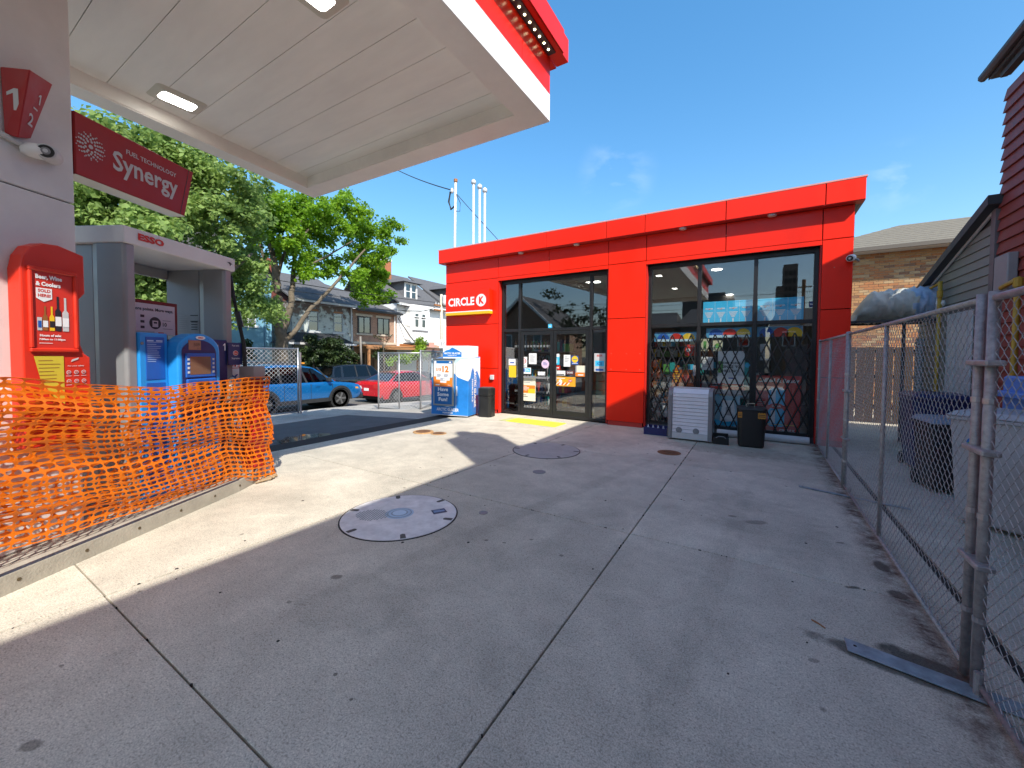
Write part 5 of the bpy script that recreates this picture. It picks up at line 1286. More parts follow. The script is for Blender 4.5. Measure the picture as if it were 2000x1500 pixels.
d_ = MB().box(XW - .045, XW - .004, 8.24, 9.13, .12, 2.30).build('door', mat('door_pale', (.46, .50, .53), .4, var=.1, vs=3), ga, bevel=.006)
for z0, z1 in ((1.45, 2.15), (.75, 1.35), (.25, .65)):
    for y0, y1 in ((8.36, 8.62), (8.75, 9.01)): MB().box(XW - .052, XW - .0452, y0, y1, z0, z1).build('door_panel', mat('door_pale', (.46, .50, .53), .4), d_, bevel=.004)
MB().box(XW - .03, XW - .0, 8.17, 8.235, .1, 2.37).box(XW - .03, XW - .0, 9.135, 9.2, .1, 2.37).box(XW - .03, XW - .0, 8.235, 9.135, 2.305, 2.37).build('door_frame', mat('frame_dark', (.10, .10, .095), .6), ga)
MB().lathe([(.03, 0), (.03, .05)], 10, (XW - .1, 9.05, 1.05), axis='x').build('door_knob', SILV, ga)
MB().lathe([(.03, -.06), (.06, 0), (.05, .05)], 12, (XW - .08, 9.3, 2.5)).build('wall_lamp', WHT, ga)
MB().box(XW - .06, XW - .0, 9.55, 10.15, 2.30, 2.62).build('wall_box', LGRY, ga, bevel=.01)
# gas pipes
t = thing('gas_pipe', 'yellow gas pipe with an elbow near the grey box on the red house', 'pipe', (2.45, 6.75, 0))
MB().tube([(2.45, 6.80, 0), (2.45, 6.80, 2.46), (2.46, 6.82, 2.50), (2.50, 7.3, 2.47), (2.55, 7.42, 2.45)], .028, 10).build('pipe', YPIPE, t, smooth=True)
MB().lathe([(.04, -.05), (.04, .05)], 10, (2.45, 6.8, 2.46)).build('elbow', YPIPE, t)
t = thing('gas_pipe', 'yellow gas pipe rising beside the pale door of the grey addition', 'pipe', (2.5, 9.3, 0))
MB().tube([(2.5, 9.27, 0), (2.5, 9.27, 2.86)], .028, 10).build('pipe', YPIPE, t, smooth=True)
MB().tube([(2.5, 9.27, 2.83), (2.52, 10.4, 2.80), (2.53, 11.5, 2.78), (2.53, 11.5, 2.6)], .02, 8).build('branch', YPIPE, t, smooth=True)
MB().lathe([(.038, -.06), (.038, .05)], 10, (2.5, 9.27, 2.66)).build('coupling', YPIPE, t)
# round duct
t = thing('downspout', 'grey ribbed duct on the wall behind the yellow pipe', 'duct', (2.45, 9.85, 0))
b = MB()
for k in range(26): b.lathe([(.055, k * .06), (.068, k * .06 + .03), (.055, k * .06 + .058)], 12, (2.46, 9.95, .4))
b.build('ribs', mat('duct_grey', (.36, .35, .33), .5, metal=.3), t)
# bins
def cart(label, o, deg, w, d, h, mb, ml, logo=False, wheels=True, name='wheelie_bin'):
    t = thing(name, label, 'bin', o); F = rotf(o, deg)
    lo = [(-w / 2 * .86, -d / 2 * .82, .04), (w / 2 * .86, -d / 2 * .82, .04), (w / 2 * .86, d / 2 * .86, .04), (-w / 2 * .86, d / 2 * .86, .04)]
    hi = [(-w / 2, -d / 2, h - .07), (w / 2, -d / 2, h - .07), (w / 2, d / 2, h - .07), (-w / 2, d / 2, h - .07)]
    MB(F).hexa(lo, hi).build('body', mb, t, bevel=.03, segs=2)
    MB(F).box(-w / 2 - .015, w / 2 + .015, -d / 2 - .02, d / 2 + .02, h - .09, h - .055).build('rim', mb, t, bevel=.008)
    MB(F).hexa([(-w / 2 - .02, -d / 2 - .03, h - .05), (w / 2 + .02, -d / 2 - .03, h - .05), (w / 2 + .02, d / 2 + .03, h - .05), (-w / 2 - .02, d / 2 + .03, h - .05)], [(-w / 2 + .03, -d / 2 + .03, h), (w / 2 - .03, -d / 2 + .03, h), (w / 2 - .03, d / 2, h + .01), (-w / 2 + .03, d / 2, h + .01)]).build('lid', ml, t, bevel=.01)
    for sx in (-1, 1): MB(F).lathe([(.09, -.02), (.09, .02)], 14, (sx * (w / 2 - .04), d / 2 - .02, .09), axis='x').build('wheel', RUB, t)
    if logo:
        b = MB(Fr(F((-.12, -d / 2 * .97 - .004, .80)), F.x, F.y, F.z)); b.disc(0, 0, .065, 0, 1); b.poly([(-.06, .0), (0, .04), (.06, .02), (.05, -.01), (0, .015), (-.06, -.02)], 1, 2); b.build('emblem', [mat('logo_blue', (.02, .15, .45), .5), GREENP], t)
    return t
GB = mat('bin_grey', (.40, .39, .40), .5, var=.12, vs=6, bump=.1)
NB = mat('bin_navy', (.015, .02, .09), .4, var=.15)
BB = mat('bin_black', (.025, .02, .02), .5, var=.2)
cart('pale grey wheelie bin with a blue and green emblem standing close behind the fence', (2.03, 5.60, 0), -39, .62, .60, 1.10, GB, GB, logo=True)
cart('dark wheelie bin with a grey lid nearest to the viewer behind the fence', (2.12, 4.68, 0), -20, .62, .60, .84, BB, mat('lid_grey', (.33, .32, .33), .5))
cart('navy blue wheelie bin in the alley below the yellow pipe', (2.16, 8.0, 0), 0, .62, .62, 1.10, NB, NB)
cart('small black bin with a pale blue grey lid between the navy and the grey bins', (1.98, 6.85, 0), 5, .5, .5, .88, BB, mat('lid_blue', (.22, .27, .33), .5))
t = thing('blue_bag', 'light blue box standing by the red house at the right edge', 'box', (2.4, 6.0, 0)); MB().box(2.25, 2.5, 5.95, 6.45, .0, 1.42).build('side', mat('box_lightblue', (.10, .24, .60), .5, var=.1), t, bevel=.02)
MB().box(2.18, 2.55, 5.85, 6.5, 1.2, 1.26).build('rim', mat('box_lightblue', (.10, .24, .60), .5), t, bevel=.01)
t = thing('yellow_glove', 'crumpled yellow cloth on top of the dark bin behind the fence', 'cloth', (1.82, 4.5, .85)); b = MB()
for k in range(6): b.tube([(1.90 - .01 * k, 4.45 + k * .03, .86), (1.87, 4.48 + k * .03, .89 - .01 * (k % 2)), (1.90, 4.5 + k * .03, .85)], .02, 6)
b.build('cloth', YEL, t, smooth=True)
# board fence behind
bf = thing('board_fence', 'dark upright board fence closing the alley, daylight between its boards', 'fence', (2.5, 13.0, 0))
x = 1.40; k = 0
while x < 4.2:
    w_ = .15 + .01 * (k % 3); MB().box(x, x + w_, 13.0, 13.02, .02, 1.86 + .01 * (k % 2)).build('board', WOODD, bf)
    x += w_ + (.022 if k % 2 else .006); k += 1
for z in (.35, 1.1, 1.72): MB().box(1.4, 4.3, 13.022, 13.07, z, z + .09).build('rail', WOODD, bf)
# tarp bundle on a frame
t = thing('tarp_bundle', 'grey and blue tarpaulin bundled on a raised frame above the board fence', 'tarpaulin', (2.1, 10.0, 2.3))
for yb in (9.60, 10.30): MB().box(1.37, 2.56, yb, yb + .05, 2.24, 2.28).build('frame_bar', DGRY, t)
MB().box(2.30, 2.35, 10.31, 10.345, 0, 2.24).build('frame_post', DGRY, t)
b = MB(); N, Mm = 34, 18
for i in range(N + 1):
    u = i / N; x = 1.50 + 1.30 * u
    hh = .50 * min(1, (u * 5) ** .6) * (1 - .25 * max(0, u - .75) * 2) + .1 * u
    for j in range(Mm):
        a = 2 * math.pi * j / Mm; rg = 1 + .06 * math.sin(i * 2.3 + j * 1.7) + .05 * math.sin(i * .9 - j * 2.2) + random.uniform(-.05, .05)
        b.v.append(Vector((x, 9.98 + .40 * math.cos(a) * rg, 2.28 + hh * .5 + hh * .55 * math.sin(a) * rg)))
for i in range(N):
    for j in range(Mm): b.f.append((i * Mm + j, i * Mm + (j + 1) % Mm, (i + 1) * Mm + (j + 1) % Mm, (i + 1) * Mm + j)); b.m.append(1 if i > 19 + j % 3 else 0)
b.f += [tuple(range(Mm - 1, -1, -1)), tuple(N * Mm + j for j in range(Mm))]; b.m += [0, 1]
b.build('tarpaulin', [TARP, TARPB], t, smooth=True)
# brick house behind
bh = thing('brick_house', 'tan brick house with a low beige hip roof behind the alley', 'house', (6, 18, 0))
MORT = mat('mortar', (.42, .36, .28), .9, bump=.3)
MB().box(1.0, 11, 16.02, 24, -.1, 4.86).build('wall', MORT, bh)
BRK = [mat('brick_tan', (.40, .22, .10), .85, var=.15, vs=9), mat('brick_orange', (.38, .16, .065), .85, var=.15, vs=9), mat('brick_brown', (.23, .12, .07), .85, var=.15, vs=9), mat('brick_pale', (.42, .29, .16), .85, var=.15, vs=9)]
brick_me = []
rg = random.Random(3)
allb = []
z = .05; r_ = 0
while z < 4.8:
    x = 1.9 - (.11 if r_ % 2 else 0)
    while x < 6.6:
        allb.append((x, z)); x += .222
    z += .077; r_ += 1
vis = [q for q in allb if q[1] > 2.0 and 2.4 < q[0] < 5.2]
vis.sort(key=lambda q: abs(q[0] - 3.4) + abs(q[1] - 3.6)); pick = set(vis[:300])
protos = []
for m_ in BRK:
    o = MB().box(0, .212, 16.008, 16.03, 0, .066).build('brick', m_, bh); protos.append(o)
cnt = 0
rest = MB()
for q in allb:
    mi = rg.choice((0, 0, 0, 1, 1, 2, 3))
    if q in pick:
        if cnt < 4: o = protos[cnt]
        else: o = protos[mi].copy(); col.objects.link(o)
        o.location = (q[0], rg.uniform(-.004, .004), q[1]); cnt += 1
    else: rest.box(q[0], q[0] + .212, 16.01, 16.03, q[1], q[1] + .066, mi)
rest.build('brickwork', BRK, bh, stuff=True)
MB().hexa([(.6, 15.55, 4.83), (11.4, 15.55, 4.83), (11.4, 24.4, 4.83), (.6, 24.4, 4.83)], [(4.2, 19.6, 6.35), (8.0, 19.6, 6.35), (8.0, 20.4, 6.35), (4.2, 20.4, 6.35)]).build('roof', SHINGB, bh)
MB().box(.58, 11.4, 15.50, 15.56, 4.74, 4.85).build('gutter', mat('gutter_brown', (.12, .10, .08), .5), bh)
MB().box(.6, 11.4, 15.57, 16.0, 4.74, 4.76).build('soffit', LGRY, bh)
# shingle rows on the visible hip
sh_ = MB()
for k in range(11):
    u = k / 11; y = 15.55 + 4.05 * u; z = 4.83 + 1.52 * u + .012
    xa = .6 + 3.6 * u; xb = 11.4 - 3.4 * u
    y2 = y + 4.05 / 11 * .96; z2 = z + 1.52 / 11 * .96
    sh_.hexa([(xa, y, z - .005), (xb, y, z - .005), (xb - .3, y2, z2 - .01), (xa + .3, y2, z2 - .01)], [(xa, y, z + .01), (xb, y, z + .01), (xb - .3, y2, z2 + .002), (xa + .3, y2, z2 + .002)])
sh_.build('shingle_courses', SHINGB, bh, stuff=True)
# ================================================================== CARS
HL = mat('headlight', (.5, .5, .52), .15); TLR = mat('tail_red', (.5, .02, .02), .25); AMB = mat('amber_lens', (.75, .30, .03), .3)
PLC = mat('black_cladding', (.02, .021, .023), .6, var=.1)
TYRE = mat('tyre', (.06, .055, .05), .85, var=.2, vs=9)
RIMD = mat('rim_dark', (.08, .08, .08), .35, metal=.5)
INTR = mat('car_interior', (.012, .012, .012), .8)
def car(name, label, cat, F, P, paint, group=None):
    L, W = P['L'], P['W']; t = thing(name, label, cat, tuple(F((L / 2, W / 2, 0))), group)
    hood = P['hood']; bot = P['bot']; belt = P['belt']; roof = P['roof']; arches = P['arches']; R = P['R']
    xs = sorted(set([0, .04, .1, .2] + [i * L / 48 for i in range(1, 48)] + [L - .2, L - .1, L - .04, L]))
    def wid(x):      # plan: rounded ends
        e = min(x, L - x); return W / 2 * (1 - .16 * max(0, 1 - e / .55) ** 2.2)
    b = MB(F); rowsN = 0; sec = []
    for x in xs:
        zb = interp(x, bot)
        for ax in arches:
            dx = abs(x - ax)
            if dx < R * 1.14: zb = max(zb, R * .98 + math.sqrt(max(0, (R * 1.14) ** 2 - dx * dx)))
        zt = interp(x, hood); h = wid(x); zm = max(zb + .02, zt - .18)
        zl = zb + (zm - zb) * .3
        half = [(h * .97, zb), (h, zl), (h, zm), (h * .975, zt - .05), (h * .93, zt), (h * .5, zt + .025), (0, zt + .03)]
        ring = [(W / 2 - y, z) for y, z in half] + [(W / 2 + y, z) for y, z in reversed(half[:-1])]
        sec.append([(x, y, z) for y, z in ring])
    n = len(sec[0]); V = [p for s in sec for p in s]
    Fc = [(i * n + j, i * n + j + 1, (i + 1) * n + j + 1, (i + 1) * n + j) for i in range(len(sec) - 1) for j in range(n - 1)]
    Fc += [tuple(range(n)), tuple((len(sec) - 1) * n + j for j in reversed(range(n)))]
    b.add(V, Fc); b.build('body', paint, t, auto=True)
    # underbody
    MB(F).box(.15, L - .15, .06, W - .06, interp(L / 2, bot) - .02, interp(L / 2, bot) + .2).build('underbody', INTR, t)
    # wheels
    for ax in arches:
        for y0, s in ((.02, 1), (W - .24, -1)):
            w_ = MB(F).lathe([(R * .62, 0), (R * .93, .0), (R, .03), (R, .19), (R * .93, .22), (R * .62, .22)], 28, (ax, y0, R), axis='y').build('wheel', TYRE, t, auto=True)
            yo = y0 - .004 if s == 1 else y0 + .224
            MB(F).lathe([(R * .64, 0), (R * .64, .006)], 24, (ax, yo if s == 1 else yo - .006, R), axis='y').build('rim', INTR, w_)
            if s == 1:
                rb = MB(F)
                for q in range(P.get('spokes', 6)):
                    a = 2 * math.pi * q / P.get('spokes', 6); c_, s_ = math.cos(a), math.sin(a)
                    pts = [(.03, -.03), (R * .6, -.04), (R * .6, .04), (.03, .03)]
                    lo = [(ax + u * c_ - v * s_, yo - .012, R + u * s_ + v * c_) for u, v in pts]; rb.hexa(lo, [(p[0], p[1] + .014, p[2]) for p in lo])
                rb.lathe([(.05, -.014), (.045, -.018)], 12, (ax, yo, R), axis='y')
                rb.build('spokes', P.get('rim', SILV), w_)
        # arch liner and cladding
        MB(F).lathe([(R * 1.12, .02), (R * 1.12, W - .02)], 24, (ax, 0, R * .98), axis='y').build('wheel_well', INTR, t)
        if P.get('clad'):
            cb = MB(F); N = 14
            for q in range(N):
                a0, a1 = math.pi * (-.04 + 1.08 * q / N), math.pi * (-.04 + 1.08 * (q + 1) / N)
                def pt(a, r, y): return (ax + r * math.cos(a), y, R * .98 + r * math.sin(a))
                cb.hexa([pt(a0, R * 1.10, -.012), pt(a1, R * 1.10, -.012), pt(a1, R * 1.34, -.012), pt(a0, R * 1.34, -.012)], [pt(a0, R * 1.10, .05), pt(a1, R * 1.10, .05), pt(a1, R * 1.34, .05), pt(a0, R * 1.34, .05)])
            cb.build('arch_cladding', PLC, t)
    if P.get('clad'):
        MB(F).box(arches[0] + R * 1.3, arches[1] - R * 1.3, -.012, .03, interp(L / 2, bot) - .03, interp(L / 2, bot) + .11).build('sill_cladding', PLC, t)
        MB(F).box(L - .30, L + .01, .10, W - .1, .28, .52).build('front_bumper', PLC, t, bevel=.05, segs=2)
    # greenhouse: lofted glass body with painted roof and pillars
    gx = P['gx']          # stations: (x at belt, x at roof)
    def sect(xb, xr, zr, k=.0):
        hb = W / 2 * .90; hr = W / 2 * P.get('rw', .66); zb = interp(xb, hood) - .0
        return xb, xr, hb, hr, zb, zr
    S_ = [sect(*g_) for g_ in gx]
    def side_pt(s, f, sgn, push=0):
        xb, xr, hb, hr, zb, zr = s; y = hb + (hr - hb) * f
        return (xb + (xr - xb) * f, W / 2 + sgn * (y + push), zb + (zr - zb) * f)
    gb = MB(F)
    N = len(S_)
    V = []
    for s in S_: V += [side_pt(s, 0, -1), side_pt(s, .93, -1), side_pt(s, .93, 1), side_pt(s, 0, 1)]
    Fc = []
    for i in range(N - 1):
        a, c = i * 4, (i + 1) * 4
        Fc += [(a, a + 1, c + 1, c), (a + 2, a + 3, c + 3, c + 2)]
    Fc += [(0, 1, 2, 3), tuple((N - 1) * 4 + q for q in (3, 2, 1, 0))]
    for i in (0, ): pass
    gb.add(V, Fc); gb.build('glasshouse', CGLASS, t)
    rb = MB(F); V = []
    for s in S_: V += [side_pt(s, .90, -1, .012), side_pt(s, 1.0, -1, -.03), (s[1], W / 2, s[5] + .035), side_pt(s, 1.0, 1, -.03), side_pt(s, .90, 1, .012)]
    Fc = []
    for i in range(N - 1):
        for j in range(4): a, c = i * 5 + j, (i + 1) * 5 + j; Fc.append((a, a + 1, c + 1, c))
    rb.add(V, Fc); rb.build('roof', paint, t, auto=True)
    for (i, xo, wp) in P['pillars']:
        s = S_[i]
        for sg in (-1, 1):
            p0, p1 = Vector(side_pt(s, 0, sg, .006)), Vector(side_pt(s, .95, sg, .006))
            d0, d1 = Vector((xo - wp / 2, 0, 0)), Vector((xo + wp / 2, 0, 0)); o_ = Vector((0, sg * .012, 0))
            MB(F).hexa([p0 + d0, p0 + d1, p1 + d1 * .8, p1 + d0 * .8], [p0 + d0 - o_, p0 + d1 - o_, p1 + d1 * .8 - o_, p1 + d0 * .8 - o_]).build('pillar', paint if i in P.get('painted', ()) else PLC, t)
    zr = interp(L / 2, hood)
    MB(F).box(S_[0][0] + .25, S_[-1][0] - .3, .2, W - .2, zr - .25, zr - .02).box(P['seat'][0], P['seat'][0] + .15, .3, .75, zr - .1, zr + .28).box(P['seat'][1], P['seat'][1] + .15, .3, .75, zr - .1, zr + .28).box(P['seat'][1], P['seat'][1] + .15, W - .75, W - .3, zr - .1, zr + .28).build('interior', INTR, t)
    # door seams and handles on the near side
    for x in P['seams']: MB(F).box(x, x + .012, wid(x) * -1 + W / 2 - .004, W / 2 - wid(x) * .98, interp(x, bot) + .12, interp(x, hood) - .06).build('door_seam', INTR, t)
    for x in P['handles']: MB(F).box(x, x + .17, -.022, .0, interp(x, hood) - .16, interp(x, hood) - .13).build('door_handle', paint, t, bevel=.006)
    x = P['mirror']; MB(F).box(x, x + .12, -.16, .02, interp(x, hood) + .03, interp(x, hood) + .17).build('mirror', PLC, t, bevel=.02)
    x = P['mirror']; MB(F).box(x, x + .12, W - .02, W + .16, interp(x, hood) + .03, interp(x, hood) + .17).build('mirror', PLC, t, bevel=.02)
    zf = interp(L - .2, hood)
    for y0, y1 in ((.12, .42), (W - .42, W - .12)):
        MB(F).hexa([(L - .38, y0 - .07, zf - .16), (L - .02, y0 + .02, zf - .18), (L - .02, y1, zf - .18), (L - .2, y1, zf - .16)], [(L - .40, y0 - .06, zf - .05), (L - .08, y0 + .02, zf - .06), (L - .08, y1, zf - .06), (L - .2, y1, zf - .05)]).build('headlight', HL, t)
        MB(F).hexa([(-.012, y0 - .02, .72), (.22, y0 - .10, .72), (.22, y1, .72), (-.012, y1, .72)], [(-.006, y0 - .02, .92), (.25, y0 - .105, .92), (.25, y1, .92), (-.006, y1, .92)]).build('taillight', TLR, t)
    MB(F).hexa([(L - .44, -.006, zf - .13), (L - .30, .02, zf - .14), (L - .30, .04, zf - .14), (L - .44, .03, zf - .13)], [(L - .46, -.006, zf - .07), (L - .32, .02, zf - .08), (L - .32, .04, zf - .08), (L - .46, .03, zf - .07)]).build('side_marker', AMB, t)
    MB(F).box(-.01, .0, W / 2 - .16, W / 2 + .16, .60, .72).build('plate', WHT, t)
    return t, S_, side_pt
def paintm(n, c): return mat(n, c, .22, metal=.25, coat=.8, var=.03)
suv = dict(L=4.85, W=1.86, R=.37, arches=(.98, 3.74), spokes=5, rim=mat('spoke_grey', (.16, .16, .16), .35, metal=.5), clad=True, rw=.70,
    bot=[(0, .45), (.3, .33), (4.4, .33), (4.85, .42)], belt=[], hood=[(0, .98), (.12, 1.05), (3.3, 1.02), (3.55, 1.0), (4.3, .93), (4.65, .84), (4.80, .68), (4.85, .55)],
    roof=[], gx=[(.12, .50, 1.52), (.55, .75, 1.60), (1.55, 1.5, 1.66), (2.45, 2.25, 1.65), (3.00, 2.62, 1.60), (3.62, 2.78, 1.56)],
    pillars=[(0, .12, .2), (1, .25, .10), (2, .0, .08), (3, .0, .08), (4, .35, .07), (5, -.05, .09)], painted=(0, 5), seat=(1.5, 2.4), seams=(1.6, 2.55, 3.40), handles=(1.72, 2.72), mirror=3.15)
SC = rotf((0, 0, 0), 0)
ca_, S1_, sp1 = car('parked_car', 'bright blue estate car with black wheel arch cladding behind the street side fence', 'car', Fr((-13.62, 5.78, -.455), (0, 1, 0), (-1, 0, 0)), suv, paintm('paint_blue', (.004, .115, .33)), None)
CF = Fr((-13.62, 5.78, -.455), (0, 1, 0), (-1, 0, 0))
for y in (.32, 1.54): MB(CF).tube([(.8, y, 1.68), (1.0, y, 1.74), (2.3, y, 1.74), (2.5, y, 1.67)], .022, 8).build('roof_rail', PLC, ca_)
MB(CF).box(2.35, 2.5, .30, .40, 1.70, 1.75).build('rail_marker', AMB, ca_)
suvb = dict(suv, L=4.5, W=1.85, arches=(.85, 3.5), clad=False, hood=[(0, 1.0), (.1, 1.06), (3.2, 1.05), (3.4, 1.03), (4.1, .98), (4.35, .9), (4.5, .7)], bot=[(0, .45), (.3, .36), (4.2, .36), (4.5, .45)],
    gx=[(.10, .32, 1.60), (.75, .8, 1.68), (1.65, 1.6, 1.70), (2.5, 2.35, 1.69), (3.25, 2.75, 1.62)], pillars=[(0, .1, .14), (1, 0, .14), (2, 0, .08), (3, 0, .08), (4, -.05, .1)], painted=(0, 1, 4), seat=(1.3, 2.3), seams=(1.5, 2.45, 3.2), handles=(1.6, 2.6), mirror=2.95, rim=SILV)
car('parked_car', 'black four wheel drive car parked across the street behind the blue car', 'car', Fr((-18.4, 12.3, gz(-18, 13) - .13), (0, 1, 0), (-1, 0, 0)), suvb, paintm('paint_black', (.012, .013, .016)))
sed = dict(suv, L=4.7, W=1.82, R=.33, arches=(.95, 3.7), clad=False, rw=.66, hood=[(0, .85), (.08, .98), (.6, 1.02), (1.2, .98), (3.2, .93), (3.5, .92), (4.2, .82), (4.6, .68), (4.7, .5)], bot=[(0, .38), (.25, .24), (4.4, .22), (4.7, .3)],
    gx=[(.55, 1.25, 1.36), (1.1, 1.45, 1.40), (1.65, 1.75, 1.43), (2.4, 2.3, 1.43), (3.35, 2.6, 1.36)], pillars=[(0, .1, .2), (2, 0, .07), (3, 0, .07), (4, -.05, .08)], painted=(0, 4), seat=(1.7, 2.5), seams=(1.5, 2.4, 3.25), handles=(1.6, 2.55), mirror=2.9, spokes=10)
car('parked_car', 'shiny red saloon car seen through the open chain link panel', 'car', Fr((-14.05, 11.75, gz(-14, 12.5) - .125), (0, 1, 0), (-1, 0, 0)), sed, paintm('paint_red', (.62, .008, .02)))
car('parked_car', 'dark navy car parked across the street beyond the red saloon', 'car', Fr((-18.5, 17.2, gz(-18, 18) - .125), (0, 1, 0), (-1, 0, 0)), sed, paintm('paint_navy', (.012, .02, .05)))
# ================================================================== HOUSES ACROSS THE STREET
HX = -25
def HF(z=0): return Fr((HX, 0, z), (0, 1, 0), (-1, 0, 0))    # x along the street, y into the house
H = HF()
HB = -1.0
def win(parent, y0, y1, z0, z1, fm=WHT, lintel=None, sill=None, rows=2, colsn=1, fw=.06, curtain=None, px=HX, drop=0):
    Fh = Fr((px, 0, 0), (0, 1, 0), (-1, 0, 0))
    w_ = MB(Fh).box(y0, y1, -.03, .05, z0, z0 + fw).box(y0, y1, -.03, .05, z1 - fw, z1).box(y0, y0 + fw, -.03, .05, z0 + fw, z1 - fw).box(y1 - fw, y1, -.03, .05, z0 + fw, z1 - fw).build('window', fm, parent)
    wy, wz = (y1 - y0 - fw * (colsn + 1)) / colsn, (z1 - z0 - fw * (rows + 1)) / rows
    for i in range(colsn):
        for j in range(rows):
            a = y0 + fw + i * (wy + fw); c = z0 + fw + j * (wz + fw)
            MB(Fh).box(a, a + wy, .005, .012, c, c + wz).build('pane', HGLASS, w_)
            if j: MB(Fh).box(a, a + wy, -.02, .04, c - fw, c).build('rail', fm, w_)
            if i and not j: MB(Fh).box(a - fw, a, -.02, .04, z0 + fw, z1 - fw).build('post', fm, w_)
    MB(Fh).box(y0 + fw, y1 - fw, .06, .065, z0 + fw, z1 - fw).build('curtain' if curtain else 'backing', curtain or INTR, w_)
    if lintel: MB(Fh).box(y0 - .15, y1 + .15, -.035, .04, z1 + .005, z1 + .17).build('lintel', lintel, parent)
    if sill: MB(Fh).box(y0 - .12, y1 + .12, -.08, .04, z0 - .13, z0 - .005).build('sill', sill, parent)
    return w_
def hwall(parent, m, y0, y1, z0, z1, x0=0, depth=8, holes=()):
    """front wall of a house as pieces round its window openings, plus sides"""
    Fh = Fr((HX + x0, 0, 0), (0, 1, 0), (-1, 0, 0)); b = MB(Fh)
    ysl = sorted(set([y0, y1] + [h[0] for h in holes] + [h[1] for h in holes]))
    for a, c in zip(ysl, ysl[1:]):
        hs_ = sorted([h for h in holes if h[0] <= a and h[1] >= c], key=lambda h: h[2]); z = z0
        for h in hs_:
            if h[2] > z: b.box(a, c, 0, .2, z, h[2])
            z = h[3]
        if z < z1: b.box(a, c, 0, .2, z, z1)
    b.box(y0, y0 + .2, .2, depth, z0, z1).box(y1 - .2, y1, .2, depth, z0, z1).box(y0, y1, depth, depth + .2, z0, z1)
    return b.build('wall', m, parent)
BLUEP = mat('house_blue', (.17, .36, .48), .8, var=.14, vs=1.5, bump=.3, bs=12)
hb = thing('blue_house', 'pale blue rendered house half hidden behind the trees at the left', 'house', (-29, 9, 0))
hw = [(11.15, 11.95, 3.24, 4.02), (7.5, 8.3, 3.24, 4.3)]
hwall(hb, BLUEP, 4.2, 12.85, HB, 6.2, holes=hw)
for h in hw: win(hb, *h, sill=WHT, rows=1, colsn=2)
MB(H).prism([(4.0, 6.1), (13.05, 6.1), (8.5, 9.6)], -.2, 8.3, 'y').build('roof', SHING, hb)
MB(H).box(12.4, 12.44, -.03, 0, HB, 6).build('downpipe', mat('pipe_blue', (.10, .22, .32), .6), hb)
# peeling white semi
PEEL = bpy.data.materials.new('peeling_paint'); PEEL.use_nodes = True
n = PEEL.node_tree.nodes; l = PEEL.node_tree.links; bs_ = n['Principled BSDF']; bs_.inputs['Roughness'].default_value = .85
g_ = n.new('ShaderNodeNewGeometry'); t1 = n.new('ShaderNodeTexNoise'); t1.inputs['Scale'].default_value = 2.2; t1.inputs['Detail'].default_value = 8; t1.inputs['Roughness'].default_value = .7
l.new(g_.outputs['Position'], t1.inputs[0]); sz = n.new('ShaderNodeSeparateXYZ'); l.new(g_.outputs['Position'], sz.inputs[0])
r1 = n.new('ShaderNodeMapRange'); r1.inputs[1].default_value = 3.6; r1.inputs[2].default_value = 5.1; r1.inputs[3].default_value = 0; r1.inputs[4].default_value = .20; l.new(sz.outputs[2], r1.inputs[0])
ad_ = n.new('ShaderNodeMath'); ad_.operation = 'ADD'; l.new(t1.outputs[0], ad_.inputs[0]); l.new(r1.outputs[0], ad_.inputs[1])
cr_ = n.new('ShaderNodeValToRGB'); cr_.color_ramp.elements[0].position = .52; cr_.color_ramp.elements[0].color = (.52, .56, .53, 1); cr_.color_ramp.elements[1].position = .63; cr_.color_ramp.elements[1].color = (.16, .12, .10, 1)
e_ = cr_.color_ramp.elements.new(.58); e_.color = (.34, .38, .37, 1)
l.new(ad_.outputs[0], cr_.inputs[0]); l.new(cr_.outputs[0], bs_.inputs['Base Color'])
hsm = thing('white_house', 'old house with peeling pale paint and a black porch roof behind the maple', 'house', (-29, 16.3, 0))
hw = [(15.12, 15.85, 3.12, 4.42), (16.95, 17.68, 3.12, 4.42)]
hwall(hsm, PEEL, 14.1, 18.5, HB, 5.0, holes=hw + [(14.7, 15.9, 0.2, 1.9), (16.6, 17.5, -.6, 1.7)])
CURT = mat('curtain_tan', (.30, .20, .12), .8, var=.3, vs=6)
for h in hw: win(hsm, *h, fm=mat('frame_greyblue', (.34, .38, .40), .6), sill=LGRY, rows=2, curtain=CURT)
win(hsm, 14.7, 15.9, .2, 1.9, rows=2); win(hsm, 16.6, 17.5, -.6, 1.7, rows=1, fm=DGRY)
for h in hw: MB(H).prism([(h[0] - .05, 4.43), (h[1] + .05, 4.43), (h[1] - .1, 4.56), (h[0] + .1, 4.56)], -.03, .02, 'y').build('arch_lintel', BROWNP, hsm)
MB(H).hexa([(13.85, -.4, 5.0), (18.5, -.4, 5.0), (18.5, 4.2, 7.3), (13.85, 4.2, 7.3)], [(13.85, -.4, 5.1), (18.5, -.4, 5.1), (18.5, 4.2, 7.42), (13.85, 4.2, 7.42)]).hexa([(13.85, 4.2, 7.3), (18.5, 4.2, 7.3), (18.5, 8.6, 5.0), (13.85, 8.6, 5.0)], [(13.85, 4.2, 7.42), (18.5, 4.2, 7.42), (18.5, 8.6, 5.1), (13.85, 8.6, 5.1)]).build('roof', SHING, hsm)
MB(H).prism([(0.2, 5.0), (8.0, 5.0), (4.2, 7.25)], 14.1, 14.3, 'x').build('gable_wall', mat('brick_dark', (.20, .06, .04), .9, var=.2, vs=6), hsm)
MB(H).box(13.85, 18.5, -.46, -.40, 4.93, 5.06).build('gutter', LGRY, hsm)
MB(H).box(14.2, 15.0, 3.4, 4.1, 6.3, 8.1).build('chimney', mat('brick_dark', (.20, .06, .04), .9), hsm)
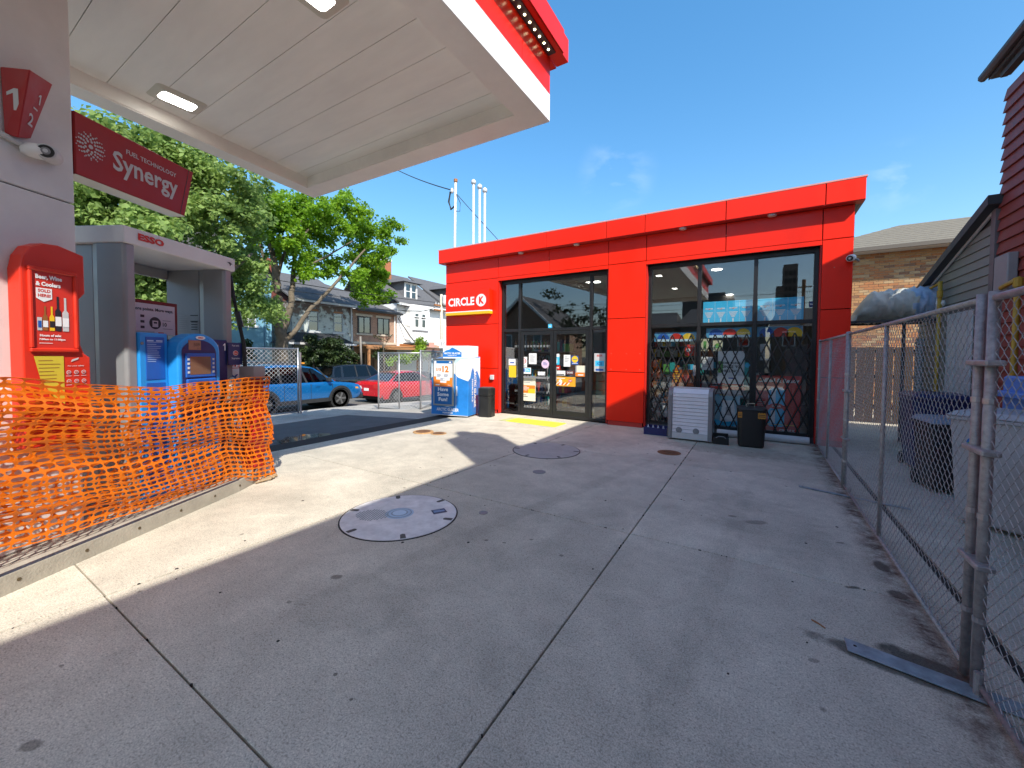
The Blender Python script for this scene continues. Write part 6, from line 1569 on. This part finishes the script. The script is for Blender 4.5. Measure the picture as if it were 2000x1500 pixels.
MB(H).box(18.28, 18.36, -.12, -.04, 2.4, 5.0).build('downpipe', LGRY, hsm)
BLKSH = mat('black_shingle', (.02, .022, .026), .9, var=.3, vs=8, bump=.5, bs=20)
MB(H).hexa([(12.75, -1.9, 2.27), (17.3, -1.9, 2.27), (17.3, 0, 2.27), (12.75, 0, 2.27)], [(13.9, -.5, 2.95), (16.9, -.5, 2.95), (16.9, 0, 3.0), (13.9, 0, 3.0)]).build('porch_roof', BLKSH, hsm)
MB(H).box(12.7, 17.35, -1.96, -1.9, 2.17, 2.29).build('porch_fascia', LGRY, hsm)
for y in (13.1, 15.0, 17.1): MB(H).box(y, y + .12, -1.8, -1.68, HB, 2.18).build('porch_post', DGRY, hsm)
# brick semi
BRM = bpy.data.materials.new('far_brick'); BRM.use_nodes = True
n = BRM.node_tree.nodes; l = BRM.node_tree.links; bs_ = n['Principled BSDF']; bs_.inputs['Roughness'].default_value = .9
g_ = n.new('ShaderNodeNewGeometry'); sx_ = n.new('ShaderNodeSeparateXYZ'); cb_ = n.new('ShaderNodeCombineXYZ'); l.new(g_.outputs['Position'], sx_.inputs[0]); l.new(sx_.outputs[1], cb_.inputs[0]); l.new(sx_.outputs[2], cb_.inputs[1])
bt = n.new('ShaderNodeTexBrick'); bt.inputs['Scale'].default_value = 1; bt.inputs['Brick Width'].default_value = .22; bt.inputs['Row Height'].default_value = .08; bt.inputs['Mortar Size'].default_value = .012
bt.inputs['Color1'].default_value = (.34, .17, .10, 1); bt.inputs['Color2'].default_value = (.22, .10, .065, 1); bt.inputs['Mortar'].default_value = (.42, .34, .26, 1)
l.new(cb_.outputs[0], bt.inputs[0]); l.new(bt.outputs[0], bs_.inputs['Base Color'])
hbr = thing('brick_house', 'narrow brick house with two wide black framed windows and stone lintels', 'house', (-29, 20.5, 0))
STON = mat('stone_trim', (.52, .46, .36), .8)
hw = [(18.88, 20.05, 3.16, 4.42), (20.68, 21.85, 3.16, 4.42)]
hwall(hbr, BRM, 18.5, 22.6, HB, 4.9, holes=hw + [(19.6, 20.4, -.4, 1.6), (20.8, 21.9, .3, 1.7)])
for h in hw: win(hbr, *h, fm=BLK, rows=1, colsn=2, lintel=STON, sill=STON)
win(hbr, 20.8, 21.9, .3, 1.7, fm=BLK, rows=1); MB(H).box(19.6, 20.4, .05, .1, -.4, 1.6).build('door', mat('door_brown', (.13, .06, .03), .5), hbr)
MB(H).box(18.9, 19.5, -.01, .0, -.8, 1.7).build('timber_panel', WOODD, hbr)
MB(H).box(18.52, 22.5, -.05, -.0, 2.38, 2.54).build('stone_band', STON, hbr)
MB(H).hexa([(18.5, -.45, 4.82), (22.85, -.45, 4.82), (22.85, 4.2, 6.5), (18.5, 4.2, 7.1)], [(18.5, -.45, 4.92), (22.85, -.45, 4.92), (22.85, 4.2, 6.6), (18.5, 4.2, 7.22)]).build('roof', SHING, hbr)
MB(H).box(18.5, 22.85, -.52, -.46, 4.76, 4.90).build('gutter', BLK, hbr)
MB(H).tube([(22.6, -.5, 4.8), (22.62, -.2, 4.5), (23.2, -.8, 3.2), (23.7, -1.5, 2.1)], .05, 8).build('downpipe', DGRY, hbr)
MB(H).box(22.30, 22.38, -.1, -.02, 2.5, 4.7).build('downpipe', WHT, hbr)
TIMB = mat('porch_timber', (.40, .19, .08), .7, var=.2, vs=5)
MB(H).box(18.2, 23.1, -2.0, -1.86, 1.98, 2.22).box(18.2, 23.1, -1.86, -.05, 2.18, 2.26).build('porch_beam', TIMB, hbr)
for y in (18.3, 22.95): MB(H).box(y, y + .14, -1.98, -1.84, HB, 1.98).build('porch_post', TIMB, hbr)
# white house with dormer
hwh = thing('white_house', 'bright white house with a tall shingled roof, dormer and brick chimney', 'house', (-29, 25.3, 0))
WHH = mat('house_white', (.74, .75, .74), .75, var=.05, vs=2)
hw = [(23.95, 24.5, 3.85, 5.1), (24.75, 25.3, 3.85, 5.1)]
hwall(hwh, WHH, 22.62, 28.0, HB, 5.75, holes=[])
FB = -.62
for a, c in ((23.5, 23.95), (24.5, 24.75), (25.3, 25.75)): MB(H).box(a, c, FB, -.001, 2.6, 5.6).build('bay_wall', WHH, hwh)
for (a, c) in ((23.951, 24.499), (24.751, 25.299)):
    MB(H).box(a, c, FB, -.001, 2.6, 3.85).build('bay_wall', WHH, hwh); MB(H).box(a, c, FB, -.001, 5.1, 5.6).build('bay_wall', WHH, hwh)
for y0 in (23.97, 24.77):
    win(hwh, y0, y0 + .51, 3.87, 4.62, px=HX - FB, rows=1, curtain=LGRY); win(hwh, y0, y0 + .51, 4.74, 5.08, px=HX - FB, rows=1, curtain=LGRY)
MB(H).box(23.7, 25.5, FB - .08, FB - .01, 3.58, 3.68).build('sill', MGRY, hwh)
MB(H).box(23.3, 25.9, FB - .3, -.01, 2.46, 2.60).build('bay_base', DGRY, hwh)
MB(H).hexa([(22.4, -.5, 5.68), (28.2, -.5, 5.68), (28.2, 4.6, 9.0), (22.4, 4.6, 9.0)], [(22.4, -.5, 5.82), (28.2, -.5, 5.82), (28.2, 4.6, 9.15), (22.4, 4.6, 9.15)]).hexa([(22.4, 4.6, 9.0), (28.2, 4.6, 9.0), (28.2, 8, 5.8), (22.4, 8, 5.8)], [(22.4, 4.6, 9.15), (28.2, 4.6, 9.15), (28.2, 8, 5.95), (22.4, 8, 5.95)]).build('roof', SHING, hwh)
MB(H).box(22.4, 28.2, -.58, -.50, 5.60, 5.78).build('eave_trim', WHT, hwh)
def dormer(par, y0, y1, z0, z1, fy, m):
    MB(H).box(y0 + .01, y1 - .01, fy + .02, fy + 3, z0, z1).build('dormer_wall', m, par)
    w_ = MB(H).box(y0, y1, fy - .05, fy + .015, z0, z0 + .15).box(y0, y1, fy - .05, fy + .015, z1 - .15, z1).box(y0, y0 + .15, fy - .05, fy + .015, z0 + .15, z1 - .15).box(y1 - .15, y1, fy - .05, fy + .015, z0 + .15, z1 - .15).box((y0 + y1) / 2 - .08, (y0 + y1) / 2 + .08, fy - .05, fy + .015, z0 + .15, z1 - .15).build('dormer_window', WHT, par)
    for a, c in ((y0 + .15, (y0 + y1) / 2 - .08), ((y0 + y1) / 2 + .08, y1 - .15)):
        MB(H).box(a, c, fy, fy + .01, z0 + .15, z1 - .15).build('pane', HGLASS, w_); MB(H).box(a, c, fy - .04, fy + .01, (z0 + z1) / 2 - .03, (z0 + z1) / 2 + .03).build('rail', WHT, w_)
    cy = (y0 + y1) / 2
    MB(H).hexa([(y0 - .4, fy - .4, z1), (y1 + .4, fy - .4, z1), (y1 + .4, fy + 3, z1), (y0 - .4, fy + 3, z1)], [(cy - .1, fy + .8, z1 + .55), (cy + .1, fy + .8, z1 + .55), (cy + .1, fy + 3, z1 + .55), (cy - .1, fy + 3, z1 + .55)]).build('dormer_roof', SHING, par)
dormer(hwh, 23.9, 25.35, 6.25, 7.72, .5, mat('dormer_grey', (.16, .16, .165), .9, var=.2, vs=8))
CHB = mat('chimney_orange', (.36, .13, .06), .85, var=.2, vs=8)
MB(H).box(24.0, 24.9, 3.2, 4.1, 8.2, 10.0).build('chimney', CHB, hwh)
MB(H).box(23.95, 24.95, 3.15, 4.15, 9.9, 10.08).lathe([(.12, 10.1), (.1, 10.5)], 8, (24.2, 3.5, 0)).lathe([(.12, 10.1), (.1, 10.5)], 8, (24.65, 3.5, 0)).build('chimney_pot', LGRY, hwh)
MB(H).hexa([(22.9, -2.4, 2.05), (27.2, -2.4, 1.95), (27.2, 0, 2.3), (22.9, 0, 2.3)], [(22.9, -2.4, 2.2), (27.2, -2.4, 2.1), (27.2, 0, 2.5), (22.9, 0, 2.5)]).build('porch_roof', BROWNP, hwh)
MB(H).box(22.9, 27.2, -2.45, -2.40, 1.75, 2.1).build('porch_beam', mat('porch_brown', (.16, .08, .05), .7), hwh)
for y in (23.0, 25.0, 27.0): MB(H).box(y, y + .14, -2.35, -2.2, HB, 1.75).build('porch_post', DGRY, hwh)
# next house
hnx = thing('white_house', 'cream white house with a second dormer beside the store corner', 'house', (-29, 31, 0))
hw = [(28.9, 29.7, 3.6, 5.1), (31, 31.8, 3.6, 5.1), (28.9, 29.9, .4, 2.0)]
hwall(hnx, mat('house_cream', (.66, .65, .60), .8, var=.06), 28.02, 34, HB, 5.9, holes=hw)
for h in hw: win(hnx, *h, rows=2, sill=WHT)
MB(H).hexa([(28.22, -.5, 5.85), (34.3, -.5, 5.85), (34.3, 4.6, 9.2), (28.22, 4.6, 9.2)], [(28.22, -.5, 6.0), (34.3, -.5, 6.0), (34.3, 4.6, 9.35), (28.22, 4.6, 9.35)]).build('roof', SHING, hnx)
dormer(hnx, 29.2, 30.9, 6.4, 7.9, .5, mat('dormer_dark', (.09, .09, .095), .9))
# ================================================================== TREES AND SHRUBS
LEAFA = mat_leaf('leaf_pale', (.10, .18, .04), (.30, .42, .12), .45)
LEAFB = mat_leaf('leaf_bright', (.08, .19, .010), (.24, .42, .025), .5)
LEAFC = mat_leaf('leaf_dark', (.015, .03, .010), (.045, .075, .02), .25)
LEAFD = mat_leaf('leaf_lime', (.12, .24, .02), (.28, .42, .04), .4)
def leaves(clumps, size, dens, seed, drop=.0, shell=.55, up=.5):
    rg = random.Random(seed); b = MB(); V = b.v; Fq = b.f
    for (c, r) in clumps:
        c = Vector(c); n = int(dens * r * r)
        rx, ry, rz = r * rg.uniform(.85, 1.25), r * rg.uniform(.85, 1.25), r * rg.uniform(.55, .85)
        for _ in range(n):
            d = Vector((rg.gauss(0, 1), rg.gauss(0, 1), rg.gauss(0, 1))).normalized()
            q = rg.random() ** shell
            p = c + Vector((d.x * rx, d.y * ry, d.z * rz)) * q * rg.uniform(.85, 1.12)
            nn = (d * .6 + Vector((rg.gauss(0, .6), rg.gauss(0, .6), rg.gauss(0, .6) + up))).normalized()
            a = nn.orthogonal().normalized(); w = nn.cross(a); an = rg.uniform(0, 6.28); a, w = a * math.cos(an) + w * math.sin(an), w * math.cos(an) - a * math.sin(an)
            s = size * rg.uniform(.6, 1.25); k = len(V)
            V += [p - a * s * .5, p + w * s * .42 + nn * s * .08, p + a * s * .5 - nn * s * .12, p - w * s * .42 + nn * s * .08]
            Fq += [(k, k + 1, k + 2), (k, k + 2, k + 3)]
    b.m = [0] * len(b.f)
    return b
def subclumps(main, n, rr_, seed, flat=1.0):
    rg = random.Random(seed); out = []
    for (c, r) in main:
        c = Vector(c); k = max(3, int(n * r * r))
        for _ in range(k):
            d = Vector((rg.gauss(0, 1), rg.gauss(0, 1), rg.gauss(0, 1))).normalized(); q = rg.random() ** .4
            out.append((c + Vector((d.x, d.y, d.z * flat)) * r * q, rr_ * rg.uniform(.6, 1.3)))
    return out
def limb(t, pts, r0, r1, name='branch', m=BARK):
    rg = random.Random(len(pts) * 7 + int(r0 * 1000)); P = [Vector(p) for p in pts]; Q = []
    for a, c in zip(P, P[1:]):
        for k in range(4):
            Q.append(a.lerp(c, k / 4) + Vector((rg.gauss(0, 1), rg.gauss(0, 1), 0)) * r0 * .12)
    Q.append(P[-1])
    return MB().tube(Q, r0, 10, r2=r1).build(name, m, t, smooth=True)
def PX(u, v, X): return at(u, v, X=X)
# maple with the bright crown
mp_t = thing('maple_tree', 'large maple with a bright green crown and a dark forked trunk before the houses', 'tree', tuple(PX(552, 720, -21.2)))
TX = -21.2
base = PX(553, 720, TX); base.z = -.5
limb(mp_t, [base, PX(550, 660, TX), PX(543, 610, TX), PX(541, 570, TX), PX(536, 520, TX), PX(530, 470, TX)], .34, .12, 'trunk')
limb(mp_t, [PX(550, 650, TX), PX(565, 610, TX + .2), PX(572, 560, TX), PX(575, 510, TX - .3), PX(572, 450, TX)], .20, .07)
limb(mp_t, [PX(553, 668, TX), PX(575, 650, TX + .4), PX(600, 610, TX + .6), PX(640, 570, TX + .8), PX(680, 525, TX + .8), PX(720, 480, TX + .8)], .15, .05)
limb(mp_t, [PX(541, 560, TX), PX(520, 520, TX - .5), PX(505, 470, TX - .6)], .14, .05)
limb(mp_t, [PX(573, 540, TX), PX(600, 520, TX), PX(640, 500, TX), PX(690, 470, TX + .4)], .08, .03)
limb(mp_t, [PX(576, 500, TX), PX(600, 450, TX), PX(640, 420, TX)], .08, .03)
limb(mp_t, [PX(540, 545, TX), PX(560, 480, TX), PX(590, 430, TX)], .1, .03)
def cl_(lst, X, jit, seed):
    rg = random.Random(seed); out = []
    for (u, v, r) in lst:
        x = X + rg.uniform(-jit, jit); p = PX(u, v, x); out.append((p, r * .027 * (-x / 21)))
    return out
main = cl_([(725, 455, 32), (755, 450, 26), (775, 440, 14), (700, 420, 30), (668, 398, 26), (640, 420, 34), (610, 400, 34), (700, 490, 36), (735, 500, 30), (760, 490, 20), (690, 540, 26), (725, 545, 30), (752, 540, 18), (712, 580, 24), (740, 575, 24), (755, 572, 13), (570, 410, 36), (600, 450, 34), (640, 470, 26), (560, 460, 32), (530, 430, 30), (515, 460, 26), (545, 400, 28), (540, 490, 22), (585, 520, 18), (720, 520, 26), (690, 450, 26), (585, 490, 26), (625, 505, 22), (655, 520, 22), (600, 535, 20), (520, 400, 28), (640, 530, 18), (665, 450, 24), (785, 470, 10), (675, 375, 12)], TX, 1.2, 5)
b = leaves(subclumps(main, 32, .40, 6), .18, 330, 7, shell=.5)
b.build('crown', LEAFB, mp_t)
# pale leaved tree in front of the blue house and behind the pump
pl = thing('broadleaf_tree', 'big pale green tree filling the view behind the red sign and the pump', 'tree', (-18.5, 6.5, -.5))
X2 = -18.6
limb(pl, [(X2, 5.6, -.5), (X2, 5.7, 2.0), (X2 + .2, 6.0, 4.5), (X2, 6.3, 7.5)], .36, .12, 'trunk')
limb(pl, [(X2, 5.7, 2.4), (X2 + .3, 7.2, 4.2), (X2 + .4, 8.6, 5.8)], .18, .05)
limb(pl, [(X2, 5.7, 2.8), (X2 - .3, 4.2, 5.0), (X2 - .2, 2.9, 6.8)], .18, .05)
L2 = [(170, 370, 34), (200, 300, 40), (180, 250, 14), (250, 330, 46), (300, 300, 44), (240, 270, 22), (330, 350, 48), (385, 340, 46), (430, 370, 44), (300, 400, 50), (220, 400, 48), (170, 430, 40), (360, 420, 48), (420, 440, 46), (470, 400, 38), (480, 450, 36), (300, 470, 50), (240, 480, 46), (300, 540, 48), (260, 560, 40), (350, 520, 44), (440, 500, 40), (485, 510, 34), (470, 555, 32), (450, 590, 26), (500, 590, 26), (525, 600, 22), (480, 610, 20), (540, 620, 16), (510, 560, 20), (320, 590, 36), (270, 620, 34), (500, 370, 28), (350, 290, 24), (160, 340, 20), (420, 330, 18), (460, 340, 18), (400, 560, 40), (350, 590, 36), (100, 400, 40), (60, 460, 40), (30, 380, 50), (100, 300, 30)]
main = cl_(L2, X2, 1.6, 11)
b = leaves(subclumps(main, 24, .48, 12), .19, 250, 13, shell=.5)
b.build('crown', LEAFA, pl)
# dark shrubs in front of the old house
def shrub(name, label, cl, m, size, dens, seed, sub=24, rs=.35, cat='shrub', group=None, stem=True):
    t = thing(name, label, cat, (cl[0][0][0], cl[0][0][1], gz(cl[0][0][0], cl[0][0][1])), group)
    leaves(subclumps(cl, sub, rs, seed), size, dens, seed + 1).build('foliage', m, t)
    c = cl[0][0]
    if stem: MB().tube([(c[0], c[1], -.6), (c[0], c[1], c[2])], .05, 6).build('stem', BARK, t)
    return t
shrub('shrub', 'big dark glossy shrub under the black porch roof', [(PX(u, v, -22.6), r) for u, v, r in ((612, 680, .7), (640, 675, .7), (665, 690, .7), (690, 700, .55), (620, 705, .8), (650, 705, .8), (600, 700, .6), (675, 710, .6), (655, 665, .45))], LEAFC, .17, 700, 21)
shrub('shrub', 'small dark shrub in front of the blue house wall', [(PX(u, v, -23.4), r) for u, v, r in ((478, 678, .5), (465, 690, .45), (485, 695, .4))], LEAFC, .15, 650, 31)
shrub('shrub', 'low dark shrub in front of the brick house porch', [(PX(u, v, -22.8), r) for u, v, r in ((750, 690, .45), (765, 695, .4), (738, 695, .35))], LEAFC, .15, 650, 33)
shrub('young_tree', 'lime green young tree in front of the white house', [(PX(u, v, -22.6), r) for u, v, r in ((818, 683, .42), (825, 675, .35), (812, 695, .35), (830, 692, .3), (820, 668, .25))], LEAFD, .15, 900, 41, cat='tree')
shrub('shrub', 'light green shrub behind the open chain link panel', [(PX(u, v, -22.2), r) for u, v, r in ((780, 700, .45), (795, 706, .4), (770, 708, .35))], LEAFD, .15, 700, 43)
shrub('shrub', 'brownish shrub beside the lime green young tree', [(PX(u, v, -22.8), r) for u, v, r in ((838, 695, .35), (845, 700, .3))], mat_leaf('leaf_brown', (.10, .07, .03), (.2, .16, .07)), .14, 700, 45)
t = thing('young_tree', 'thin bare young tree with a few leaves before the brick house', 'tree', tuple(PX(748, 715, -22.4)))
limb(t, [PX(750, 715, -22.4), PX(749, 680, -22.4), PX(748, 655, -22.4)], .045, .02, 'trunk', BARK)
for a, c in ((735, 655), (762, 652), (742, 648), (756, 645)): limb(t, [PX(749, 680, -22.4), PX((a + 749) / 2, 668, -22.4), PX(a, c, -22.4)], .02, .008)
leaves([(PX(u, v, -22.4), .28) for u, v in ((735, 658), (762, 655), (745, 662), (757, 665))], .1, 260, 51).build('crown', LEAFC, t)
# poles and signs across the street
t = thing('street_pole', 'thin weathered pole standing on the pavement before the brick house', 'pole', tuple(PX(705, 715, -20.4)))
MB().tube([PX(706, 720, -20.4), PX(704, 657, -20.4)], .06, 8).build('pole', mat('pole_grey', (.20, .18, .16), .8), t, smooth=True)
t = thing('utility_pole', 'pale timber utility pole with crossarms beside the left edge of the store', 'pole', tuple(PX(858, 700, -20.2)))
A0, A1 = PX(862, 720, -20.2), PX(862, 575, -20.2); A0.z = -.8
MB().tube([A0, (A0.x, A1.y, A1.z)], .13, 10, r2=.10).build('pole', mat('pole_pale', (.50, .46, .38), .85, var=.2), t, smooth=True)
for z in (.9, 1.25): MB().box(A1.x - .05, A1.x + .05, A1.y - .75, A1.y + .75, A1.z - z, A1.z - z + .1).build('crossarm', BROWNP, t)
for dy in (-.6, -.3, .3, .6): MB().lathe([(.04, 0), (.06, .08), (.02, .16)], 8, (A1.x, A1.y + dy, A1.z - .8)).build('insulator', LGRY, t)
MB().lathe([(.16, -.4), (.2, -.3), (.2, .25), (.1, .32)], 12, (A1.x + .3, A1.y + .05, A1.z - .4)).build('transformer', LGRY, t)
t = thing('speed_sign', 'white speed sign reading 30 beside the store corner', 'sign', tuple(PX(866, 700, -19.9)))
p = PX(865, 672, -19.9)
SF2 = Fr((p.x, p.y - .4, p.z - .3), (.5, .866, 0), (-.866, .5, 0), (0, 0, 1))
MB(SF2).box(0, .55, 0, .02, 0, .6).build('plate', WPR, t); b = MB(SF2); b.text('30', .275, .12, h=.34, w=.42, al='c', bold=0); b.build('numerals', [BPR], t)
MB().tube([(p.x - .12, p.y - .1, -.7), (p.x - .12, p.y - .1, p.z + .3)], .03, 8).build('post', SILV, t)
MB(Fr(SF2((-.75, 0, .05)), SF2.x, SF2.y, SF2.z)).box(0, .4, 0, .02, 0, .35).build('red_plate', mat('plate_pinkred', (.6, .25, .2), .6), t)
# overhead wires
def wire(label, a, c, sag, r=.012):
    a, c = Vector(a), Vector(c); pts = [a.lerp(c, k / 16) - Vector((0, 0, sag * 4 * (k / 16) * (1 - k / 16))) for k in range(17)]
    o = MB().tube(pts, r, 5).build('overhead_wire', RUB); tag(o, label, 'wire')
wire('twisted service cable running from the store mast up behind the canopy', (MAST.x - .2, MAST.y, MAST.z - .35), (-19.5, 16.5, 13.2), .15, .02)
wire('thin stay wire slanting down from the store mast behind the roof', (MAST.x + .05, MAST.y, MAST.z - .55), (MAST.x + 2.6, MAST.y + .4, 4.7), .02, .012)
tops = Vector((A1.x, A1.y, A1.z - .75))
wire('overhead wire crossing the house fronts, uppermost of the three', tops + Vector((0, -.3, .1)), (-20.2, -12, 6.6), .7, .02)
wire('overhead wire crossing the house fronts, middle of the three', tops + Vector((0, -.6, -.15)), (-20.2, -12, 6.1), .8, .015)
wire('overhead wire crossing the house fronts, lowest of the three', tops + Vector((0, -.1, -.5)), (-20.2, -12, 5.5), 1.0, .02)
wire('service wire dropping from the utility pole to the white house gable', tops, (-24.8, 22.9, 5.2), .3, .02)
# ================================================================== BEHIND THE VIEWER, SEEN IN THE SHOP GLASS
gh = thing('gabled_house', 'gabled brick house mirrored in the glass over the shop doors', 'house', (-19, -16, 0))
MB().box(-22.2, -15.8, -21, -14, -.6, 4.2).build('wall', BRM, gh)
MB().prism([(-22.0, 4.2), (-16.0, 4.2), (-19.0, 6.8)], -21, -14.02, 'y').build('gable', BRM, gh)
MB().hexa([(-22.5, -21.3, 3.95), (-19, -21.3, 7.0), (-19, -13.6, 7.0), (-22.5, -13.6, 3.95)], [(-22.6, -21.3, 4.1), (-19, -21.3, 7.2), (-19, -13.6, 7.2), (-22.6, -13.6, 4.1)]).hexa([(-15.5, -21.3, 3.95), (-19, -21.3, 7.0), (-19, -13.6, 7.0), (-15.5, -13.6, 3.95)], [(-15.4, -21.3, 4.1), (-19, -21.3, 7.2), (-19, -13.6, 7.2), (-15.4, -13.6, 4.1)]).build('roof', SHING, gh)
MB().hexa([(-22.4, -13.62, 4.0), (-19, -13.62, 6.9), (-19, -13.5, 6.9), (-22.4, -13.5, 4.0)], [(-22.4, -13.62, 4.25), (-19, -13.62, 7.2), (-19, -13.5, 7.2), (-22.4, -13.5, 4.25)]).hexa([(-15.6, -13.62, 4.0), (-19, -13.62, 6.9), (-19, -13.5, 6.9), (-15.6, -13.5, 4.0)], [(-15.6, -13.62, 4.25), (-19, -13.62, 7.2), (-19, -13.5, 7.2), (-15.6, -13.5, 4.25)]).build('barge_board', WHT, gh)
for x in (-21, -19.4, -17.8):
    w_ = MB().box(x, x + .9, -13.98, -13.93, 2.0, 3.6).build('window', WHT, gh); MB().box(x + .1, x + .8, -13.925, -13.92, 2.1, 3.5).build('pane', HGLASS, w_)
for i, (x, y, h) in enumerate(((-15.5, -16.5, 7.2), (-12.0, -17, 6.2))):
    t = thing('street_tree', ('taller' if i == 0 else 'shorter') + ' dark green tree mirrored in the glass over the shop doors', 'tree', (x, y, 0), 'trees mirrored in the shop glass')
    limb(t, [(x, y, -.5), (x, y, 2.5), (x + .2, y, h - 2)], .3, .1, 'trunk')
    mc = [((x + random.uniform(-1.8, 1.8), y + random.uniform(-1, 1), random.uniform(2.6, h)), random.uniform(.8, 1.3)) for _ in range(14)]
    leaves(subclumps(mc, 3, .6, 60 + i), .26, 90, 61 + i).build('crown', LEAFC, t)
t = thing('apartment_tower', 'distant tall brown apartment tower mirrored in the upper right shop window', 'tower', (3.6, -62, 0))
TWM = mat('tower_brown', (.20, .14, .11), .85)
MB().box(3.1, 5.0, -64, -60, -.5, 16.6).box(2.2, 3.098, -64, -60, -.5, 13.2).build('wall', TWM, t)
b = MB()
for k in range(12):
    for q in range(3): b.box(3.3 + q * .55, 3.65 + q * .55, -60, -59.97, 1.0 + k * 1.25, 1.8 + k * 1.25)
b.build('windows', INTR, t, stuff=True)
t = thing('low_building', 'low dark flat roofed building mirrored in the upper middle shop window', 'building', (-4.5, -42, 0))
MB().box(-9, -3.0, -46, -40, -.5, 9.6).box(-7, -4, -45, -41, 9.601, 10.1).build('wall', DGRY, t)
t = thing('utility_pole', 'wooden pole mirrored in the upper right shop window', 'pole', (3.6, -24, 0))
MB().tube([(3.3, -26, -.5), (3.3, -26, 8.6)], .14, 8).box(2.7, 3.9, -26.05, -25.95, 7.9, 8.0).build('pole', BROWNP, t)
for k in range(4): wire('wire mirrored in the shop glass, number %s from the top' % ('one', 'two', 'three', 'four')[k], (-30, -24 - k * .4, 7.6 - k * .45), (30, -26 - k * .4, 8.1 - k * .45), .5, .02)

for i, (x0, x1, h, c_, lab) in enumerate(((-14, -7.5, 4.6, (.14, .06, .04), 'dark red brick row house mirrored low in the left shop window'), (-7, .5, 4.9, (.10, .09, .08), 'grey row house mirrored low in the middle shop window'), (1, 9, 4.4, (.12, .08, .05), 'brown row house mirrored low in the right shop window'), (9.5, 18, 4.8, (.15, .13, .11), 'beige row house beside the brown one behind the viewer'))):  # backdrop houses added behind the viewer to darken reflections in the lower panes
    t = thing('row_house', lab, 'house', ((x0 + x1) / 2, -30, 0))
    m_ = mat('row_wall_%d' % i, c_, .9, var=.15, vs=2)
    MB().box(x0, x1, -34, -26, -.4, h).build('wall', m_, t)
    MB().hexa([(x0 - .3, -34.4, h), (x1 + .3, -34.4, h), (x1 + .3, -25.6, h), (x0 - .3, -25.6, h)], [(x0 + .5, -30.2, h + 2.0), (x1 - .5, -30.2, h + 2.0), (x1 - .5, -29.8, h + 2.0), (x0 + .5, -29.8, h + 2.0)]).build('roof', SHING, t)
    for k in range(3):
        x = x0 + .8 + k * 2.2
        w_ = MB().box(x, x + 1, -25.99, -25.92, 2.6, 4.0).build('window', WHT, t); MB().box(x + .1, x + .9, -25.915, -25.91, 2.7, 3.9).build('pane', HGLASS, w_)
    MB().box(x0 + .9, x0 + 1.9, -25.99, -25.92, 0, 2.1).build('door', BROWNP, t)
